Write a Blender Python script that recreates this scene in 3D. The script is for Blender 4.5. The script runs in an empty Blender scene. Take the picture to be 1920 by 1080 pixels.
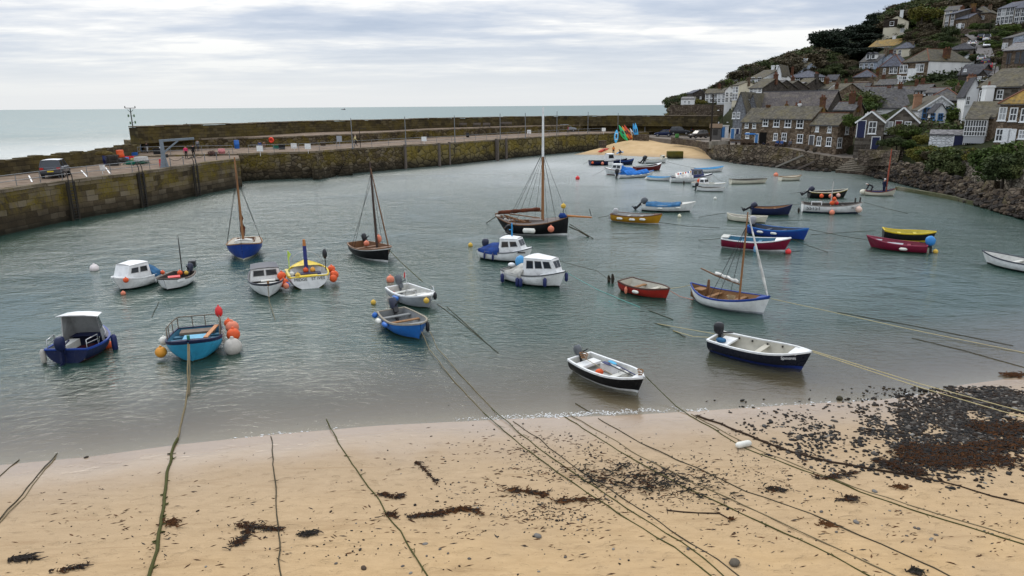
import bpy, math, random
from mathutils import Vector, Matrix, noise as mnoise
random.seed(7)
R_ = math.radians
scene = bpy.context.scene
COL = scene.collection
# ---------------------------------------------------------------- camera
F = 1280.0; CH = 10.0; TH = R_(14.93); RO = R_(0.43)
FW = Vector((0, math.cos(TH), -math.sin(TH)))
_r0 = Vector((1, 0, 0)); _u0 = Vector((0, math.sin(TH), math.cos(TH)))
CR = math.cos(RO)*_r0 - math.sin(RO)*_u0
CU = math.sin(RO)*_r0 + math.cos(RO)*_u0
CAM = Vector((0, 0, CH))
cd = bpy.data.cameras.new('camera'); cam = bpy.data.objects.new('camera', cd); COL.objects.link(cam)
cd.sensor_width = 36; cd.lens = 24.0; cd.clip_start = 0.3; cd.clip_end = 80000
cam.matrix_world = Matrix(((CR.x, CU.x, -FW.x, 0), (CR.y, CU.y, -FW.y, 0), (CR.z, CU.z, -FW.z, CH), (0, 0, 0, 1)))
scene.camera = cam
# ---------------------------------------------------------------- world: Nishita behind a broken cloud deck
SUN_EL, SUN_AZ = R_(48), R_(-28)       # azimuth measured from +Y towards +X
w = bpy.data.worlds.new('World'); scene.world = w; w.use_nodes = True
t = w.node_tree; t.nodes.clear()
def wn(typ, **kw):
 n = t.nodes.new(typ)
 for k, v in kw.items(): setattr(n, k, v)
 return n
L = t.links.new
out = wn('ShaderNodeOutputWorld'); bg = wn('ShaderNodeBackground'); L(bg.outputs[0], out.inputs[0])
sky = wn('ShaderNodeTexSky', sky_type='NISHITA', sun_disc=False, sun_elevation=SUN_EL, sun_rotation=SUN_AZ)
sk = wn('ShaderNodeVectorMath', operation='SCALE'); sk.inputs['Scale'].default_value = 0.09; L(sky.outputs[0], sk.inputs[0])
tc = wn('ShaderNodeTexCoord'); sep = wn('ShaderNodeSeparateXYZ'); L(tc.outputs['Generated'], sep.inputs[0])
def wm(op, a, b=None, clamp=False):
 n = wn('ShaderNodeMath', operation=op, use_clamp=clamp)
 for i, q in enumerate((a, b)):
  if q is None: continue
  if isinstance(q, (int, float)): n.inputs[i].default_value = q
  else: L(q, n.inputs[i])
 return n.outputs[0]
zc = wm('MAXIMUM', sep.outputs['Z'], 0.0)
zz = wm('ADD', zc, 0.055)
cx = wm('DIVIDE', sep.outputs['X'], zz); cy = wm('DIVIDE', sep.outputs['Y'], zz)
cmb = wn('ShaderNodeCombineXYZ'); L(cx, cmb.inputs[0]); L(cy, cmb.inputs[1])
def wnoise(scale, detail, rough, loc, sx=1.0):
 mp = wn('ShaderNodeMapping'); mp.inputs['Location'].default_value = loc; mp.inputs['Scale'].default_value = (scale*sx, scale, 1)
 mp.inputs['Rotation'].default_value = (0, 0, R_(-8)); L(cmb.outputs[0], mp.inputs[0])
 n = wn('ShaderNodeTexNoise'); n.inputs['Scale'].default_value = 1; n.inputs['Detail'].default_value = detail
 n.inputs['Roughness'].default_value = rough; n.inputs['Distortion'].default_value = 0.25; L(mp.outputs[0], n.inputs['Vector']); return n.outputs[0]
n1 = wnoise(0.62, 7, 0.56, (3.1, 1.7, 0), 0.62); n2 = wnoise(0.2, 3, 0.5, (8.3, 4.2, 0)); n3 = wnoise(2.6, 5, 0.6, (1, 2, 0), 0.7)
mixn = wm('ADD', wm('ADD', wm('MULTIPLY', n1, 0.62), wm('MULTIPLY', n2, 0.42)), wm('MULTIPLY', n3, 0.18))
cr = wn('ShaderNodeValToRGB'); L(mixn, cr.inputs[0]); e = cr.color_ramp.elements
e[0].position = 0.50; e[0].color = (0.47, 0.55, 0.69, 1); e[1].position = 0.695; e[1].color = (1.06, 1.05, 1.03, 1)
q = e.new(0.585); q.color = (0.62, 0.68, 0.79, 1); q = e.new(0.65); q.color = (0.84, 0.86, 0.90, 1)
# pale band over the horizon
hz = wn('ShaderNodeMapRange'); hz.interpolation_type = 'SMOOTHSTEP'; L(zc, hz.inputs[0]); hz.inputs[1].default_value = 0.0; hz.inputs[2].default_value = 0.12
hm = wn('ShaderNodeMix', data_type='RGBA'); L(hz.outputs[0], hm.inputs[0]); hm.inputs[6].default_value = (0.80, 0.835, 0.87, 1); L(cr.outputs[0], hm.inputs[7])
mx = wn('ShaderNodeMix', data_type='RGBA'); mx.inputs[0].default_value = 0.9; L(sk.outputs[0], mx.inputs[6]); L(hm.outputs[2], mx.inputs[7])
gain = wn('ShaderNodeMapRange'); L(zc, gain.inputs[0]); gain.inputs[1].default_value = 0.12; gain.inputs[2].default_value = 0.9; gain.inputs[3].default_value = 1.03; gain.inputs[4].default_value = 2.15
gs = wn('ShaderNodeVectorMath', operation='SCALE'); L(mx.outputs[2], gs.inputs[0]); L(gain.outputs[0], gs.inputs['Scale'])
L(gs.outputs[0], bg.inputs[0]); bg.inputs[1].default_value = 1.0
sl = bpy.data.lights.new('sun', 'SUN'); sl.energy = 1.5; sl.angle = R_(28); sl.color = (1.0, 0.95, 0.87)
sun = bpy.data.objects.new('sun', sl); COL.objects.link(sun)
sd = Vector((math.sin(SUN_AZ)*math.cos(SUN_EL), math.cos(SUN_AZ)*math.cos(SUN_EL), math.sin(SUN_EL)))
sun.rotation_euler = sd.to_track_quat('Z', 'Y').to_euler(); sun.location = (0, 0, 60)
vs = scene.view_settings; vs.view_transform = 'Standard'; vs.look = 'None'; vs.exposure = 0.0; vs.gamma = 1.0
scene.cycles.use_denoising = True
scene.cycles.max_bounces = 6; scene.cycles.transparent_max_bounces = 10; scene.cycles.diffuse_bounces = 3; scene.cycles.glossy_bounces = 3
scene.cycles.sample_clamp_indirect = 6
# ---------------------------------------------------------------- from photograph pixels (1920x1080) to places
def ray(x, y): return FW + CR*((x-960)/F) + CU*((540-y)/F)
def P(x, y, z=0.0):
 d = ray(x, y); return CAM + d*((z-CH)/d.z)
def D(x, y, dep): return CAM + ray(x, y)*dep
def proj(p):
 q = p-CAM; k = q.dot(FW); return 960+F*q.dot(CR)/k, 540-F*q.dot(CU)/k
def zat(p, py):
 """height of the point straight above p that shows at picture row py"""
 z0, z1 = p.z, p.z+1.0
 y0 = proj(Vector((p.x, p.y, z0)))[1]; y1 = proj(Vector((p.x, p.y, z1)))[1]
 return z0 + (py-y0)/(y1-y0)
def lerp(a, b, f): return a+(b-a)*f
def pl(xs, x):
 """piecewise linear table"""
 if x <= xs[0][0]: return xs[0][1]
 for (a, va), (b, vb) in zip(xs, xs[1:]):
  if x <= b: return va+(vb-va)*(x-a)/(b-a)
 return xs[-1][1]
def smooth(a, b, x):
 f = min(1, max(0, (x-a)/(b-a))); return f*f*(3-2*f)
# ---------------------------------------------------------------- mesh builder
class MB:
 def __init__(s): s.v = []; s.f = []; s.m = []; s.s = []
 def add(s, vs, fs, mi=0, sm=False):
  o = len(s.v); s.v += [tuple(v) for v in vs]
  for i, f in enumerate(fs):
   s.f.append(tuple(o+k for k in f)); s.m.append(mi[i] if isinstance(mi, list) else mi); s.s.append(sm)
  return s
 def box(s, c, d, mi=0, rz=0, mat=None):
  hx, hy, hz = d[0]/2, d[1]/2, d[2]/2
  vs = [Vector((x, y, z)) for z in (-hz, hz) for y in (-hy, hy) for x in (-hx, hx)]
  if rz: mat = Matrix.Rotation(rz, 3, 'Z')
  vs = [(mat @ v if mat else v)+Vector(c) for v in vs]
  return s.add(vs, [(0, 2, 3, 1), (4, 5, 7, 6), (0, 1, 5, 4), (2, 6, 7, 3), (0, 4, 6, 2), (1, 3, 7, 5)], mi)
 def bar(s, a, b, w, h, mi=0):
  a, b = Vector(a), Vector(b); d = b-a; q = d.to_track_quat('X', 'Z').to_matrix()
  return s.box((a+b)/2, (d.length, w, h), mi, mat=q)
 def tube(s, pts, r, n=6, mi=0, sm=True, cap=True):
  pts = [Vector(p) for p in pts]; k = len(pts); rs = r if isinstance(r, (list, tuple)) else [r]*k
  vs = []; up = Vector((0, 0, 1))
  for i, p in enumerate(pts):
   d = (pts[min(i+1, k-1)]-pts[max(i-1, 0)]).normalized()
   a = d.cross(up)
   if a.length < 1e-3: a = d.cross(Vector((0, 1, 0)))
   a.normalize(); b = a.cross(d)
   for j in range(n):
    th = 2*math.pi*j/n; vs.append(p+(a*math.cos(th)+b*math.sin(th))*rs[i])
  fs = [(i*n+j, i*n+(j+1) % n, (i+1)*n+(j+1) % n, (i+1)*n+j) for i in range(k-1) for j in range(n)]
  s.add(vs, fs, mi, sm)
  if cap:
   s.add(vs[:n], [tuple(range(n))], mi); s.add(vs[-n:], [tuple(range(n))[::-1]], mi)
  return s
 def ell(s, c, r, mi=0, nu=10, nv=7, mat=None, sm=True, jit=0.0):
  r = (r, r, r) if isinstance(r, (int, float)) else r
  vs = []; c = Vector(c)
  for i in range(nv+1):
   ph = math.pi*i/nv
   for j in range(nu):
    th = 2*math.pi*j/nu; p = Vector((r[0]*math.sin(ph)*math.cos(th), r[1]*math.sin(ph)*math.sin(th), r[2]*math.cos(ph)))
    if jit: p *= 1+random.uniform(-jit, jit)*(0 < i < nv)
    vs.append((mat @ p if mat else p)+c)
  fs = [(i*nu+j, (i+1)*nu+j, (i+1)*nu+(j+1) % nu, i*nu+(j+1) % nu) for i in range(nv) for j in range(nu)]
  return s.add(vs, fs, mi, sm)
 def prism(s, poly, ext, mi=0):
  poly = [Vector(p) for p in poly]; ext = Vector(ext); n = len(poly)
  vs = poly+[p+ext for p in poly]
  fs = [tuple(range(n))[::-1], tuple(range(n, 2*n))]+[(i, (i+1) % n, n+(i+1) % n, n+i) for i in range(n)]
  return s.add(vs, fs, mi)
 def loft(s, rings, closed=True, mi=0, sm=True, caps=True):
  n = len(rings[0]); vs = [p for r in rings for p in r]; k = n if closed else n-1
  fs = [(i*n+j, i*n+(j+1) % n, (i+1)*n+(j+1) % n, (i+1)*n+j) for i in range(len(rings)-1) for j in range(k)]
  s.add(vs, fs, mi, sm)
  if caps and closed:
   s.add(rings[0], [tuple(range(n))[::-1]], mi); s.add(rings[-1], [tuple(range(n))], mi)
  return s
 def build(s, name, mats, parent=None, loc=None, rz=0.0, fix=False, **props):
  me = bpy.data.meshes.new(name); me.from_pydata(s.v, [], s.f);
  mats = mats if isinstance(mats, (list, tuple)) else [mats]
  for m in mats: me.materials.append(m)
  me.polygons.foreach_set('material_index', s.m); me.polygons.foreach_set('use_smooth', s.s)
  me.update()
  if fix:
   import bmesh
   b = bmesh.new(); b.from_mesh(me); bmesh.ops.remove_doubles(b, verts=b.verts, dist=1e-4); bmesh.ops.recalc_face_normals(b, faces=b.faces); b.to_mesh(me); b.free()
  uv = me.uv_layers.new(name='UVMap'); dat = [0.0]*(2*len(me.loops)); co = [v.co for v in me.vertices]
  for p in me.polygons:
   n = p.normal
   if abs(n.z) > 0.97: u, v = Vector((1, 0, 0)), Vector((0, 1, 0))
   else:
    u = Vector((0, 0, 1)).cross(n).normalized(); v = n.cross(u)
   for li in p.loop_indices:
    c = co[me.loops[li].vertex_index]; dat[2*li] = c.dot(u); dat[2*li+1] = c.dot(v)
  uv.data.foreach_set('uv', dat)
  o = bpy.data.objects.new(name, me); COL.objects.link(o)
  if parent: o.parent = parent
  if loc is not None: o.location = loc
  o.rotation_euler.z = rz
  for k, q in props.items(): o[k] = q
  return o
def tag(o, label, cat, group=None):
 o['label'] = label; o['category'] = cat
 if group: o['group'] = group
 return o
def empty(name, loc, rz=0, label=None, cat=None, group=None):
 o = bpy.data.objects.new(name, None); o.empty_display_size = 0.3; COL.objects.link(o); o.location = loc; o.rotation_euler.z = rz
 if label: tag(o, label, cat, group)
 return o
def kids(o): return [c for c in bpy.data.objects if c.parent == o]
def copy_tree(o, parent=None):
 c = o.copy(); COL.objects.link(c)
 if parent: c.parent = parent
 for k in o.children: copy_tree(k, c)
 return c
# ---------------------------------------------------------------- materials
class G:
 def __init__(s, name):
  s.m = bpy.data.materials.new(name); s.m.use_nodes = True; s.t = s.m.node_tree; s.b = s.t.nodes['Principled BSDF']; s.o = s.t.nodes['Material Output']
 def put(s, inp, v):
  if isinstance(v, bpy.types.NodeSocket): s.t.links.new(v, inp)
  elif isinstance(v, (tuple, list)) and len(v) == 3 and inp.type == 'RGBA': inp.default_value = (*v, 1)
  else: inp.default_value = v
 def n(s, typ, ins=None, **kw):
  n = s.t.nodes.new(typ)
  for k, v in kw.items(): setattr(n, k, v)
  for k, v in (ins or {}).items(): s.put(n.inputs[k], v)
  return n
 def P(s, **kw):
  kw.setdefault('Specular_IOR_Level', 0.12 if not isinstance(kw.get('Roughness', 0), float) or kw['Roughness'] > 0.55 else 0.35)
  for k, v in kw.items(): s.put(s.b.inputs[k.replace('_', ' ')], v)
  return s.m
 def mix(s, f, a, b, blend='MIX'):
  n = s.n('ShaderNodeMix', data_type='RGBA', blend_type=blend); s.put(n.inputs[0], f); s.put(n.inputs[6], a); s.put(n.inputs[7], b); return n.outputs[2]
 def ramp(s, f, els, interp='LINEAR'):
  n = s.n('ShaderNodeValToRGB', {0: f}); n.color_ramp.interpolation = interp; e = n.color_ramp.elements
  while len(e) < len(els): e.new(0.5)
  for k, (p, c) in zip(e, els): k.position = p; k.color = (*c, 1) if len(c) == 3 else c
  return n.outputs[0]
 def rf(s, f, a, b, lo=0.0, hi=1.0):
  n = s.n('ShaderNodeMapRange', {0: f, 1: a, 2: b, 3: lo, 4: hi}); return n.outputs[0]
 def math(s, op, a, b=0.0, clamp=False): return s.n('ShaderNodeMath', {0: a, 1: b}, operation=op, use_clamp=clamp).outputs[0]
 def noise(s, scale, vec=None, detail=4, rough=0.55, dist=0.0, col=False):
  d = {'Scale': scale, 'Detail': detail, 'Roughness': rough, 'Distortion': dist}
  if vec is not None: d['Vector'] = vec
  n = s.n('ShaderNodeTexNoise', d); return n.outputs[1 if col else 0]
 def pos(s): return s.n('ShaderNodeNewGeometry').outputs['Position']
 def obj(s): return s.n('ShaderNodeTexCoord').outputs['Object']
 def uv(s): return s.n('ShaderNodeTexCoord').outputs['UV']
 def scl(s, v, sc, rot=(0, 0, 0)): return s.n('ShaderNodeMapping', {'Vector': v, 'Scale': sc, 'Rotation': rot}).outputs[0]
 def z(s): return s.n('ShaderNodeSeparateXYZ', {0: s.pos()}).outputs[2]
 def bump(s, h, st=0.5, dist=0.05):
  s.put(s.b.inputs['Normal'], s.n('ShaderNodeBump', {'Height': h, 'Strength': st, 'Distance': dist}).outputs[0])
_M = {}
def paint(c, rough=0.4, name=None, dirt=0.38, metal=0.0):
 """painted or plastic surface with slight wear"""
 key = ('p', c, rough, dirt, metal)
 if key in _M: return _M[key]
 g = G(name or 'paint'); p = g.obj()
 n = g.noise(3.0, p, 5, 0.65); n2 = g.noise(14.0, g.scl(p, (1, 1, 0.35)), 3, 0.6)
 dk = tuple(q*0.55+0.012 for q in c)
 col = g.mix(g.math('MULTIPLY', g.rf(n, 0.42, 0.75), dirt*1.6), c, dk)
 col = g.mix(g.math('MULTIPLY', g.rf(n2, 0.55, 0.8), dirt), col, tuple(q*0.7+0.06 for q in c))
 g.P(Base_Color=col, Roughness=g.rf(n, 0.3, 0.7, max(0.05, rough-0.1), min(1, rough+0.15)), Metallic=metal, Specular_IOR_Level=0.2)
 _M[key] = g.m; return g.m
def plain(c, rough=0.6, metal=0.0):
 key = ('s', c, rough, metal)
 if key not in _M:
  g = G('finish'); n = g.noise(6.0, g.obj(), 4)
  g.P(Base_Color=g.mix(g.rf(n, 0.35, 0.7), tuple(q*0.85 for q in c), tuple(min(1, q*1.1) for q in c)), Roughness=rough, Metallic=metal); _M[key] = g.m
 return _M[key]
def wood(c, rough=0.55):
 key = ('w', c, rough)
 if key not in _M:
  g = G('timber'); p = g.obj(); n = g.noise(5.0, g.scl(p, (0.35, 6, 6)), 5, 0.6, 0.4)
  g.P(Base_Color=g.ramp(n, [(0.25, tuple(q*0.5 for q in c)), (0.55, c), (0.8, tuple(min(1, q*1.35) for q in c))]), Roughness=rough); g.bump(n, 0.3, 0.01); _M[key] = g.m
 return _M[key]
def glass_pane():
 if 'glass' not in _M:
  g = G('window_glass'); n = g.noise(0.8, g.obj(), 2)
  g.P(Base_Color=g.mix(n, (0.012, 0.014, 0.017), (0.035, 0.04, 0.045)), Roughness=0.07, Specular_IOR_Level=0.5); _M['glass'] = g.m
 return _M['glass']
def stone(name, cols, mortar, kind='rubble', size=0.45, lich=None, lich_amt=0.4, tide=None, bump=0.6, row=0.3, dark=(0.02, 0.017, 0.013), world=True):
 """masonry. rubble: irregular voronoi stones; ashlar: coursed blocks. lich: lichen colour, tide: height below which weed darkens it"""
 g = G(name); uv = g.uv(); pos = g.pos()
 wob = g.noise(1.3, pos, 2, 0.5, col=True)
 v = g.n('ShaderNodeVectorMath', {0: uv, 1: g.n('ShaderNodeVectorMath', {0: wob, 'Scale': 0.35 if kind == 'rubble' else 0.12}, operation='SCALE').outputs[0]}, operation='ADD').outputs[0]
 if kind == 'rubble':
  sv = g.scl(v, (1/size, 1.45/size, 1))
  cell = g.n('ShaderNodeTexVoronoi', {'Vector': sv, 'Scale': 1.0, 'Randomness': 0.95}, voronoi_dimensions='2D').outputs['Color']
  ed = g.n('ShaderNodeTexVoronoi', {'Vector': sv, 'Scale': 1.0, 'Randomness': 0.95}, voronoi_dimensions='2D', feature='DISTANCE_TO_EDGE').outputs[0]
  rnd = g.n('ShaderNodeSeparateColor', {0: cell}).outputs[0]; gap = g.rf(ed, 0.02, 0.11); hgt = g.rf(ed, 0.0, 0.25)
 else:
  br = g.n('ShaderNodeTexBrick', {'Vector': v, 'Color1': (0, 0, 0, 1), 'Color2': (1, 1, 1, 1), 'Mortar': (0.5, 0.5, 0.5, 1), 'Scale': 1.0, 'Mortar Size': 0.018, 'Mortar Smooth': 0.3, 'Brick Width': size, 'Row Height': row}, offset=0.5, squash=0.75, squash_frequency=3)
  rnd = g.n('ShaderNodeSeparateColor', {0: br.outputs[0]}).outputs[0]; gap = g.math('SUBTRACT', 1.0, br.outputs[1]); hgt = gap
 fine = g.noise(7.0, pos, 6, 0.65)
 f = g.math('ADD', g.math('MULTIPLY', rnd, 0.7), g.math('MULTIPLY', fine, 0.4))
 k = len(cols); col = g.ramp(f, [(0.12+0.8*i/(k-1), c) for i, c in enumerate(cols)])
 col = g.mix(gap, mortar, col)
 st = g.noise(0.5, g.scl(pos, (1, 1, 0.4)), 5, 0.6)
 col = g.mix(g.rf(st, 0.5, 0.72, 0, 0.6), col, dark)
 if lich:
  ln = g.noise(0.33, pos, 5, 0.68, 0.6); lm = g.rf(ln, 0.60-lich_amt*0.35, 0.70-lich_amt*0.25); lm = g.math('MULTIPLY', lm, g.rf(fine, 0.32, 0.6))
  if tide is not None: lm = g.math('MULTIPLY', lm, g.rf(g.z(), tide, tide+0.9))
  col = g.mix(lm, col, lich)
 if tide is not None:
  tz = g.math('ADD', g.z(), g.math('MULTIPLY', g.noise(0.6, pos, 4), 1.1))
  col = g.mix(g.rf(tz, tide+0.3, tide+0.9, 0.6, 0.0), col, (0.022, 0.018, 0.012))
  col = g.mix(g.rf(tz, 0.7, 1.15, 0.8, 0.0), col, (0.012, 0.012, 0.008))
 g.P(Base_Color=col, Roughness=0.9)
 g.bump(g.math('ADD', hgt, g.math('MULTIPLY', fine, 0.6)), bump, 0.08)
 return g.m
def slate(name, base, lich=(0.17, 0.13, 0.045), amt=0.3, row=0.24, wid=0.34):
 g = G(name); uv = g.uv(); pos = g.pos()
 br = g.n('ShaderNodeTexBrick', {'Vector': uv, 'Color1': (0, 0, 0, 1), 'Color2': (1, 1, 1, 1), 'Mortar': (0, 0, 0, 1), 'Scale': 1.0, 'Mortar Size': 0.012, 'Brick Width': wid, 'Row Height': row})
 r = g.n('ShaderNodeSeparateColor', {0: br.outputs[0]}).outputs[0]; fine = g.noise(3.5, pos, 5, 0.65)
 f = g.math('ADD', g.math('MULTIPLY', r, 0.5), g.math('MULTIPLY', fine, 0.5))
 col = g.ramp(f, [(0.2, tuple(q*0.55 for q in base)), (0.5, base), (0.8, tuple(q*1.5 for q in base))])
 ln = g.noise(0.55, pos, 6, 0.7, 0.5); col = g.mix(g.math('MULTIPLY', g.rf(ln, 0.62-amt*0.4, 0.74-amt*0.2), g.rf(fine, 0.3, 0.62)), col, lich)
 st = g.noise(2.0, g.scl(uv, (1, 0.16, 1)), 4, 0.6); col = g.mix(g.rf(st, 0.5, 0.75, 0, 0.45), col, tuple(q*0.4 for q in base))
 g.P(Base_Color=col, Roughness=0.75); g.bump(g.math('ADD', br.outputs[1], fine), 0.4, 0.03); return g.m
def render_wall(name, c, rough=0.85):
 g = G(name); pos = g.pos(); n = g.noise(0.7, g.scl(pos, (1, 1, 0.3)), 5, 0.65); f = g.noise(9.0, pos, 4, 0.6)
 col = g.mix(g.rf(n, 0.45, 0.8, 0, 0.6), c, tuple(q*0.62 for q in c)); col = g.mix(g.rf(f, 0.5, 0.8, 0, 0.25), col, tuple(q*0.7 for q in c))
 g.P(Base_Color=col, Roughness=rough); g.bump(f, 0.4, 0.03); return g.m
# ================================================================ BEACH AND WATER
_shore = [P(x, y) for x, y in ((0, 872), (170, 856), (330, 834), (510, 815), (720, 797), (870, 790), (960, 785), (1160, 779), (1300, 771), (1500, 758), (1650, 750), (1740, 738), (1800, 722), (1920, 706))]
SH = [(-60, 13.0), (-30, 15.5)]+[(p.x, p.y) for p in _shore]+[(30, 26.5), (60, 30)]
def beach_z(x, y):
 d = pl(SH, x)-y
 if d > 0: return 0.088*d+smooth(0, 4, d)*(mnoise.noise((x*0.5, y*0.7, 2))*0.05+mnoise.noise((x*1.1, y*1.3, 5))*0.022)
 return max(-2.8, 0.1*d)
def PB(x, y, up=0.0):
 """place on the sloping beach that shows at this pixel"""
 z = 0.3
 for _ in range(6):
  p = P(x, y, z+up); z = max(beach_z(p.x, p.y), -0.0)
 return P(x, y, z+up)
g = G('wet_and_dry_sand'); pos = g.pos(); z = g.z()
big = g.noise(0.35, pos, 5, 0.6); fine = g.noise(38.0, pos, 4, 0.7); mid = g.noise(3.2, g.scl(pos, (0.6, 1.6, 1)), 5, 0.65, 0.4)
drift = g.noise(1.1, g.scl(pos, (0.25, 2.2, 1), (0, 0, R_(12))), 6, 0.66, 0.8)
dry = g.mix(g.rf(mid, 0.3, 0.75), (0.385, 0.262, 0.135), (0.485, 0.338, 0.182))
dry = g.mix(g.rf(z, 0.28, 0.78), g.mix(g.rf(mid, 0.3, 0.75), (0.33, 0.245, 0.155), (0.40, 0.30, 0.195)), dry)
dry = g.mix(g.rf(big, 0.42, 0.7, 0, 0.5), dry, (0.36, 0.262, 0.16))
dry = g.mix(g.rf(drift, 0.55, 0.72, 0, 0.5), dry, (0.24, 0.155, 0.08))
trod = g.noise(2.6, g.scl(pos, (1, 1.5, 1)), 3, 0.5, 0.3); dry = g.mix(g.math('MULTIPLY', g.rf(trod, 0.6, 0.68, 0, 0.35), g.rf(big, 0.45, 0.6)), dry, (0.25, 0.17, 0.095))
wet = g.mix(mid, (0.26, 0.195, 0.135), (0.34, 0.26, 0.185))
zw = g.math('ADD', z, g.math('MULTIPLY', g.math('SUBTRACT', g.noise(0.5, pos, 4, 0.6), 0.5), 0.16))
wetf = g.rf(zw, 0.07, 0.30, 1.0, 0.0)
col = g.mix(wetf, dry, wet); col = g.mix(g.rf(z, -0.35, -0.02, 1.0, 0.0), col, (0.20, 0.155, 0.10))
speck = g.math('MAXIMUM', g.rf(g.noise(9.0, pos, 3, 0.75), 0.66, 0.72, 0, 0.7), g.rf(g.noise(21.0, g.scl(pos, (0.5, 1.3, 1)), 2, 0.6), 0.69, 0.74, 0, 0.6)); col = g.mix(speck, col, (0.16, 0.105, 0.055))
g.P(Base_Color=col, Roughness=g.rf(zw, 0.03, 0.26, 0.14, 0.95), Specular_IOR_Level=g.rf(zw, 0.03, 0.24, 0.75, 0.12))
g.bump(g.math('ADD', g.math('MULTIPLY', g.math('SUBTRACT', mid, g.math('MULTIPLY', g.rf(trod, 0.58, 0.7), 0.8)), g.rf(zw, 0.03, 0.3, 0.12, 1.3)), g.math('MULTIPLY', fine, g.rf(zw, 0.0, 0.3, 0.0, 0.35))), 0.7, 0.05)
SAND = g.m
mb = MB(); nx, ny = 250, 150; vs = []
for j in range(ny):
 y = 3+(j/(ny-1))**1.3*45
 for i in range(nx):
  x = -42+i*84/(nx-1); zz_ = beach_z(x, y)
  vs.append((x, y, zz_))
mb.add(vs, [(j*nx+i, j*nx+i+1, (j+1)*nx+i+1, (j+1)*nx+i) for j in range(ny-1) for i in range(nx-1)], 0, True)
mb.build('sandy_beach', SAND, kind='structure')
# the far little beach in the corner of the harbour
fb_mb = MB(); fb = []; nfx, nfy = 44, 26
for j in range(nfy):
 f = j/(nfy-1)
 for i in range(nfx):
  px = 1078+i*(1345-1078)/(nfx-1)
  yb = pl([(1040, 291), (1085, 289.5), (1150, 291), (1200, 293.5), (1260, 296), (1345, 299)], px)+3.0
  yt = pl([(1040, 293), (1078, 289.5), (1120, 279), (1150, 268.5), (1190, 261), (1260, 259), (1345, 268)], px)
  a = P(px, yb, -0.25); b = P(px, yt, pl([(1080, 0.05), (1120, 0.95), (1150, 1.7), (1190, 2.45), (1300, 2.6), (1345, 2.2)], px))
  p = a.lerp(b, f); p.z = lerp(-0.25, b.z, f**0.8)+mnoise.noise((p.x*0.4, p.y*0.3, 0))*0.08*f
  fb.append(p)
fb_mb.add(fb, [(j*nfx+i, j*nfx+i+1, (j+1)*nfx+i+1, (j+1)*nfx+i) for j in range(nfy-1) for i in range(nfx-1)], 0, True)
g = G('far_sand'); pos = g.pos(); n = g.noise(0.5, pos, 6, 0.65); n2 = g.noise(1.5, g.scl(pos, (0.5, 2, 1)), 5, 0.6)
c = g.mix(g.rf(n, 0.35, 0.7), (0.41, 0.285, 0.145), (0.49, 0.355, 0.20)); c = g.mix(g.rf(n2, 0.56, 0.75, 0, 0.55), c, (0.26, 0.16, 0.07))
c = g.mix(g.rf(g.z(), 0.05, 0.5, 0.75, 0), c, (0.30, 0.22, 0.14)); g.P(Base_Color=c, Roughness=0.9); g.bump(n2, 0.5, 0.1)
fb_mb.build('cove_beach', g.m, kind='structure')
# water: one sheet from this beach to the horizon
def axis(lo, hi, step, far, k):
 a = []; x = lo
 while x < hi: a.append(x); x += step
 a.append(hi); d = step; x = hi
 while x < far: d *= k; x += d; a.append(x)
 return a
xs = axis(0, 60, 1.0, 40000, 1.35); xs = [-q for q in xs[:0:-1]]+xs
ys = axis(12, 60, 0.8, 60000, 1.18)
vs = [(x, y, 0.0) for y in ys for x in xs]; n = len(xs)
mb = MB(); mb.add(vs, [(j*n+i, j*n+i+1, (j+1)*n+i+1, (j+1)*n+i) for j in range(len(ys)-1) for i in range(n-1)], 0, True)
g = G('sea_water'); pos = g.pos()
dep = g.n('ShaderNodeAttribute', attribute_name='depth').outputs[2]
dist = g.n('ShaderNodeVectorMath', {0: pos}, operation='LENGTH').outputs['Value']
w1 = g.noise(2.9, g.scl(pos, (0.8, 1.5, 1), (0, 0, R_(10))), 5, 0.6, 0.6)
w2 = g.noise(0.55, g.scl(pos, (0.75, 1.5, 1), (0, 0, R_(-14))), 3, 0.55, 0.5)
w3 = g.noise(0.045, pos, 4, 0.62, 0.5)
patch = g.rf(w3, 0.38, 0.6, 0.3, 1.4)
h = g.math('ADD', g.math('MULTIPLY', w1, g.math('MULTIPLY', patch, 0.10)), g.math('MULTIPLY', w2, g.math('ADD', 0.05, g.math('MULTIPLY', patch, 0.085))))
calm = g.math('MULTIPLY', g.rf(dep, 0.0, 0.8, 0.25, 1.0), g.rf(dist, 25, 60, 0.62, 1.0))
bn = g.n('ShaderNodeBump', {'Height': g.math('MULTIPLY', h, calm), 'Strength': 1.0, 'Distance': 1.0}).outputs[0]
fre = g.n('ShaderNodeFresnel', {'IOR': g.rf(dist, 24, 70, 1.45, 1.8), 'Normal': bn}).outputs[0]
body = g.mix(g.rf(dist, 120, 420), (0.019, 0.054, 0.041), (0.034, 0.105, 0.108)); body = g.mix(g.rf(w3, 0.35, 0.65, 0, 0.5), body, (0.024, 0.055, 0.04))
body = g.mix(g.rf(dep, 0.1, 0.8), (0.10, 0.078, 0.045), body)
dif = g.n('ShaderNodeBsdfDiffuse', {'Color': body, 'Normal': bn}).outputs[0]
tra = g.n('ShaderNodeBsdfTransparent', {'Color': (0.86, 0.90, 0.86, 1)}).outputs[0]
op = g.math('SUBTRACT', 1.0, g.math('POWER', 2.718, g.math('MULTIPLY', dep, -2.4)), True)
und = g.n('ShaderNodeMixShader', {0: op, 1: tra, 2: dif}).outputs[0]
glo = g.n('ShaderNodeBsdfGlossy', {'Color': (1, 1, 1, 1), 'Roughness': g.rf(dist, 40, 120, 0.05, 0.32), 'Normal': bn}).outputs[0]
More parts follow.
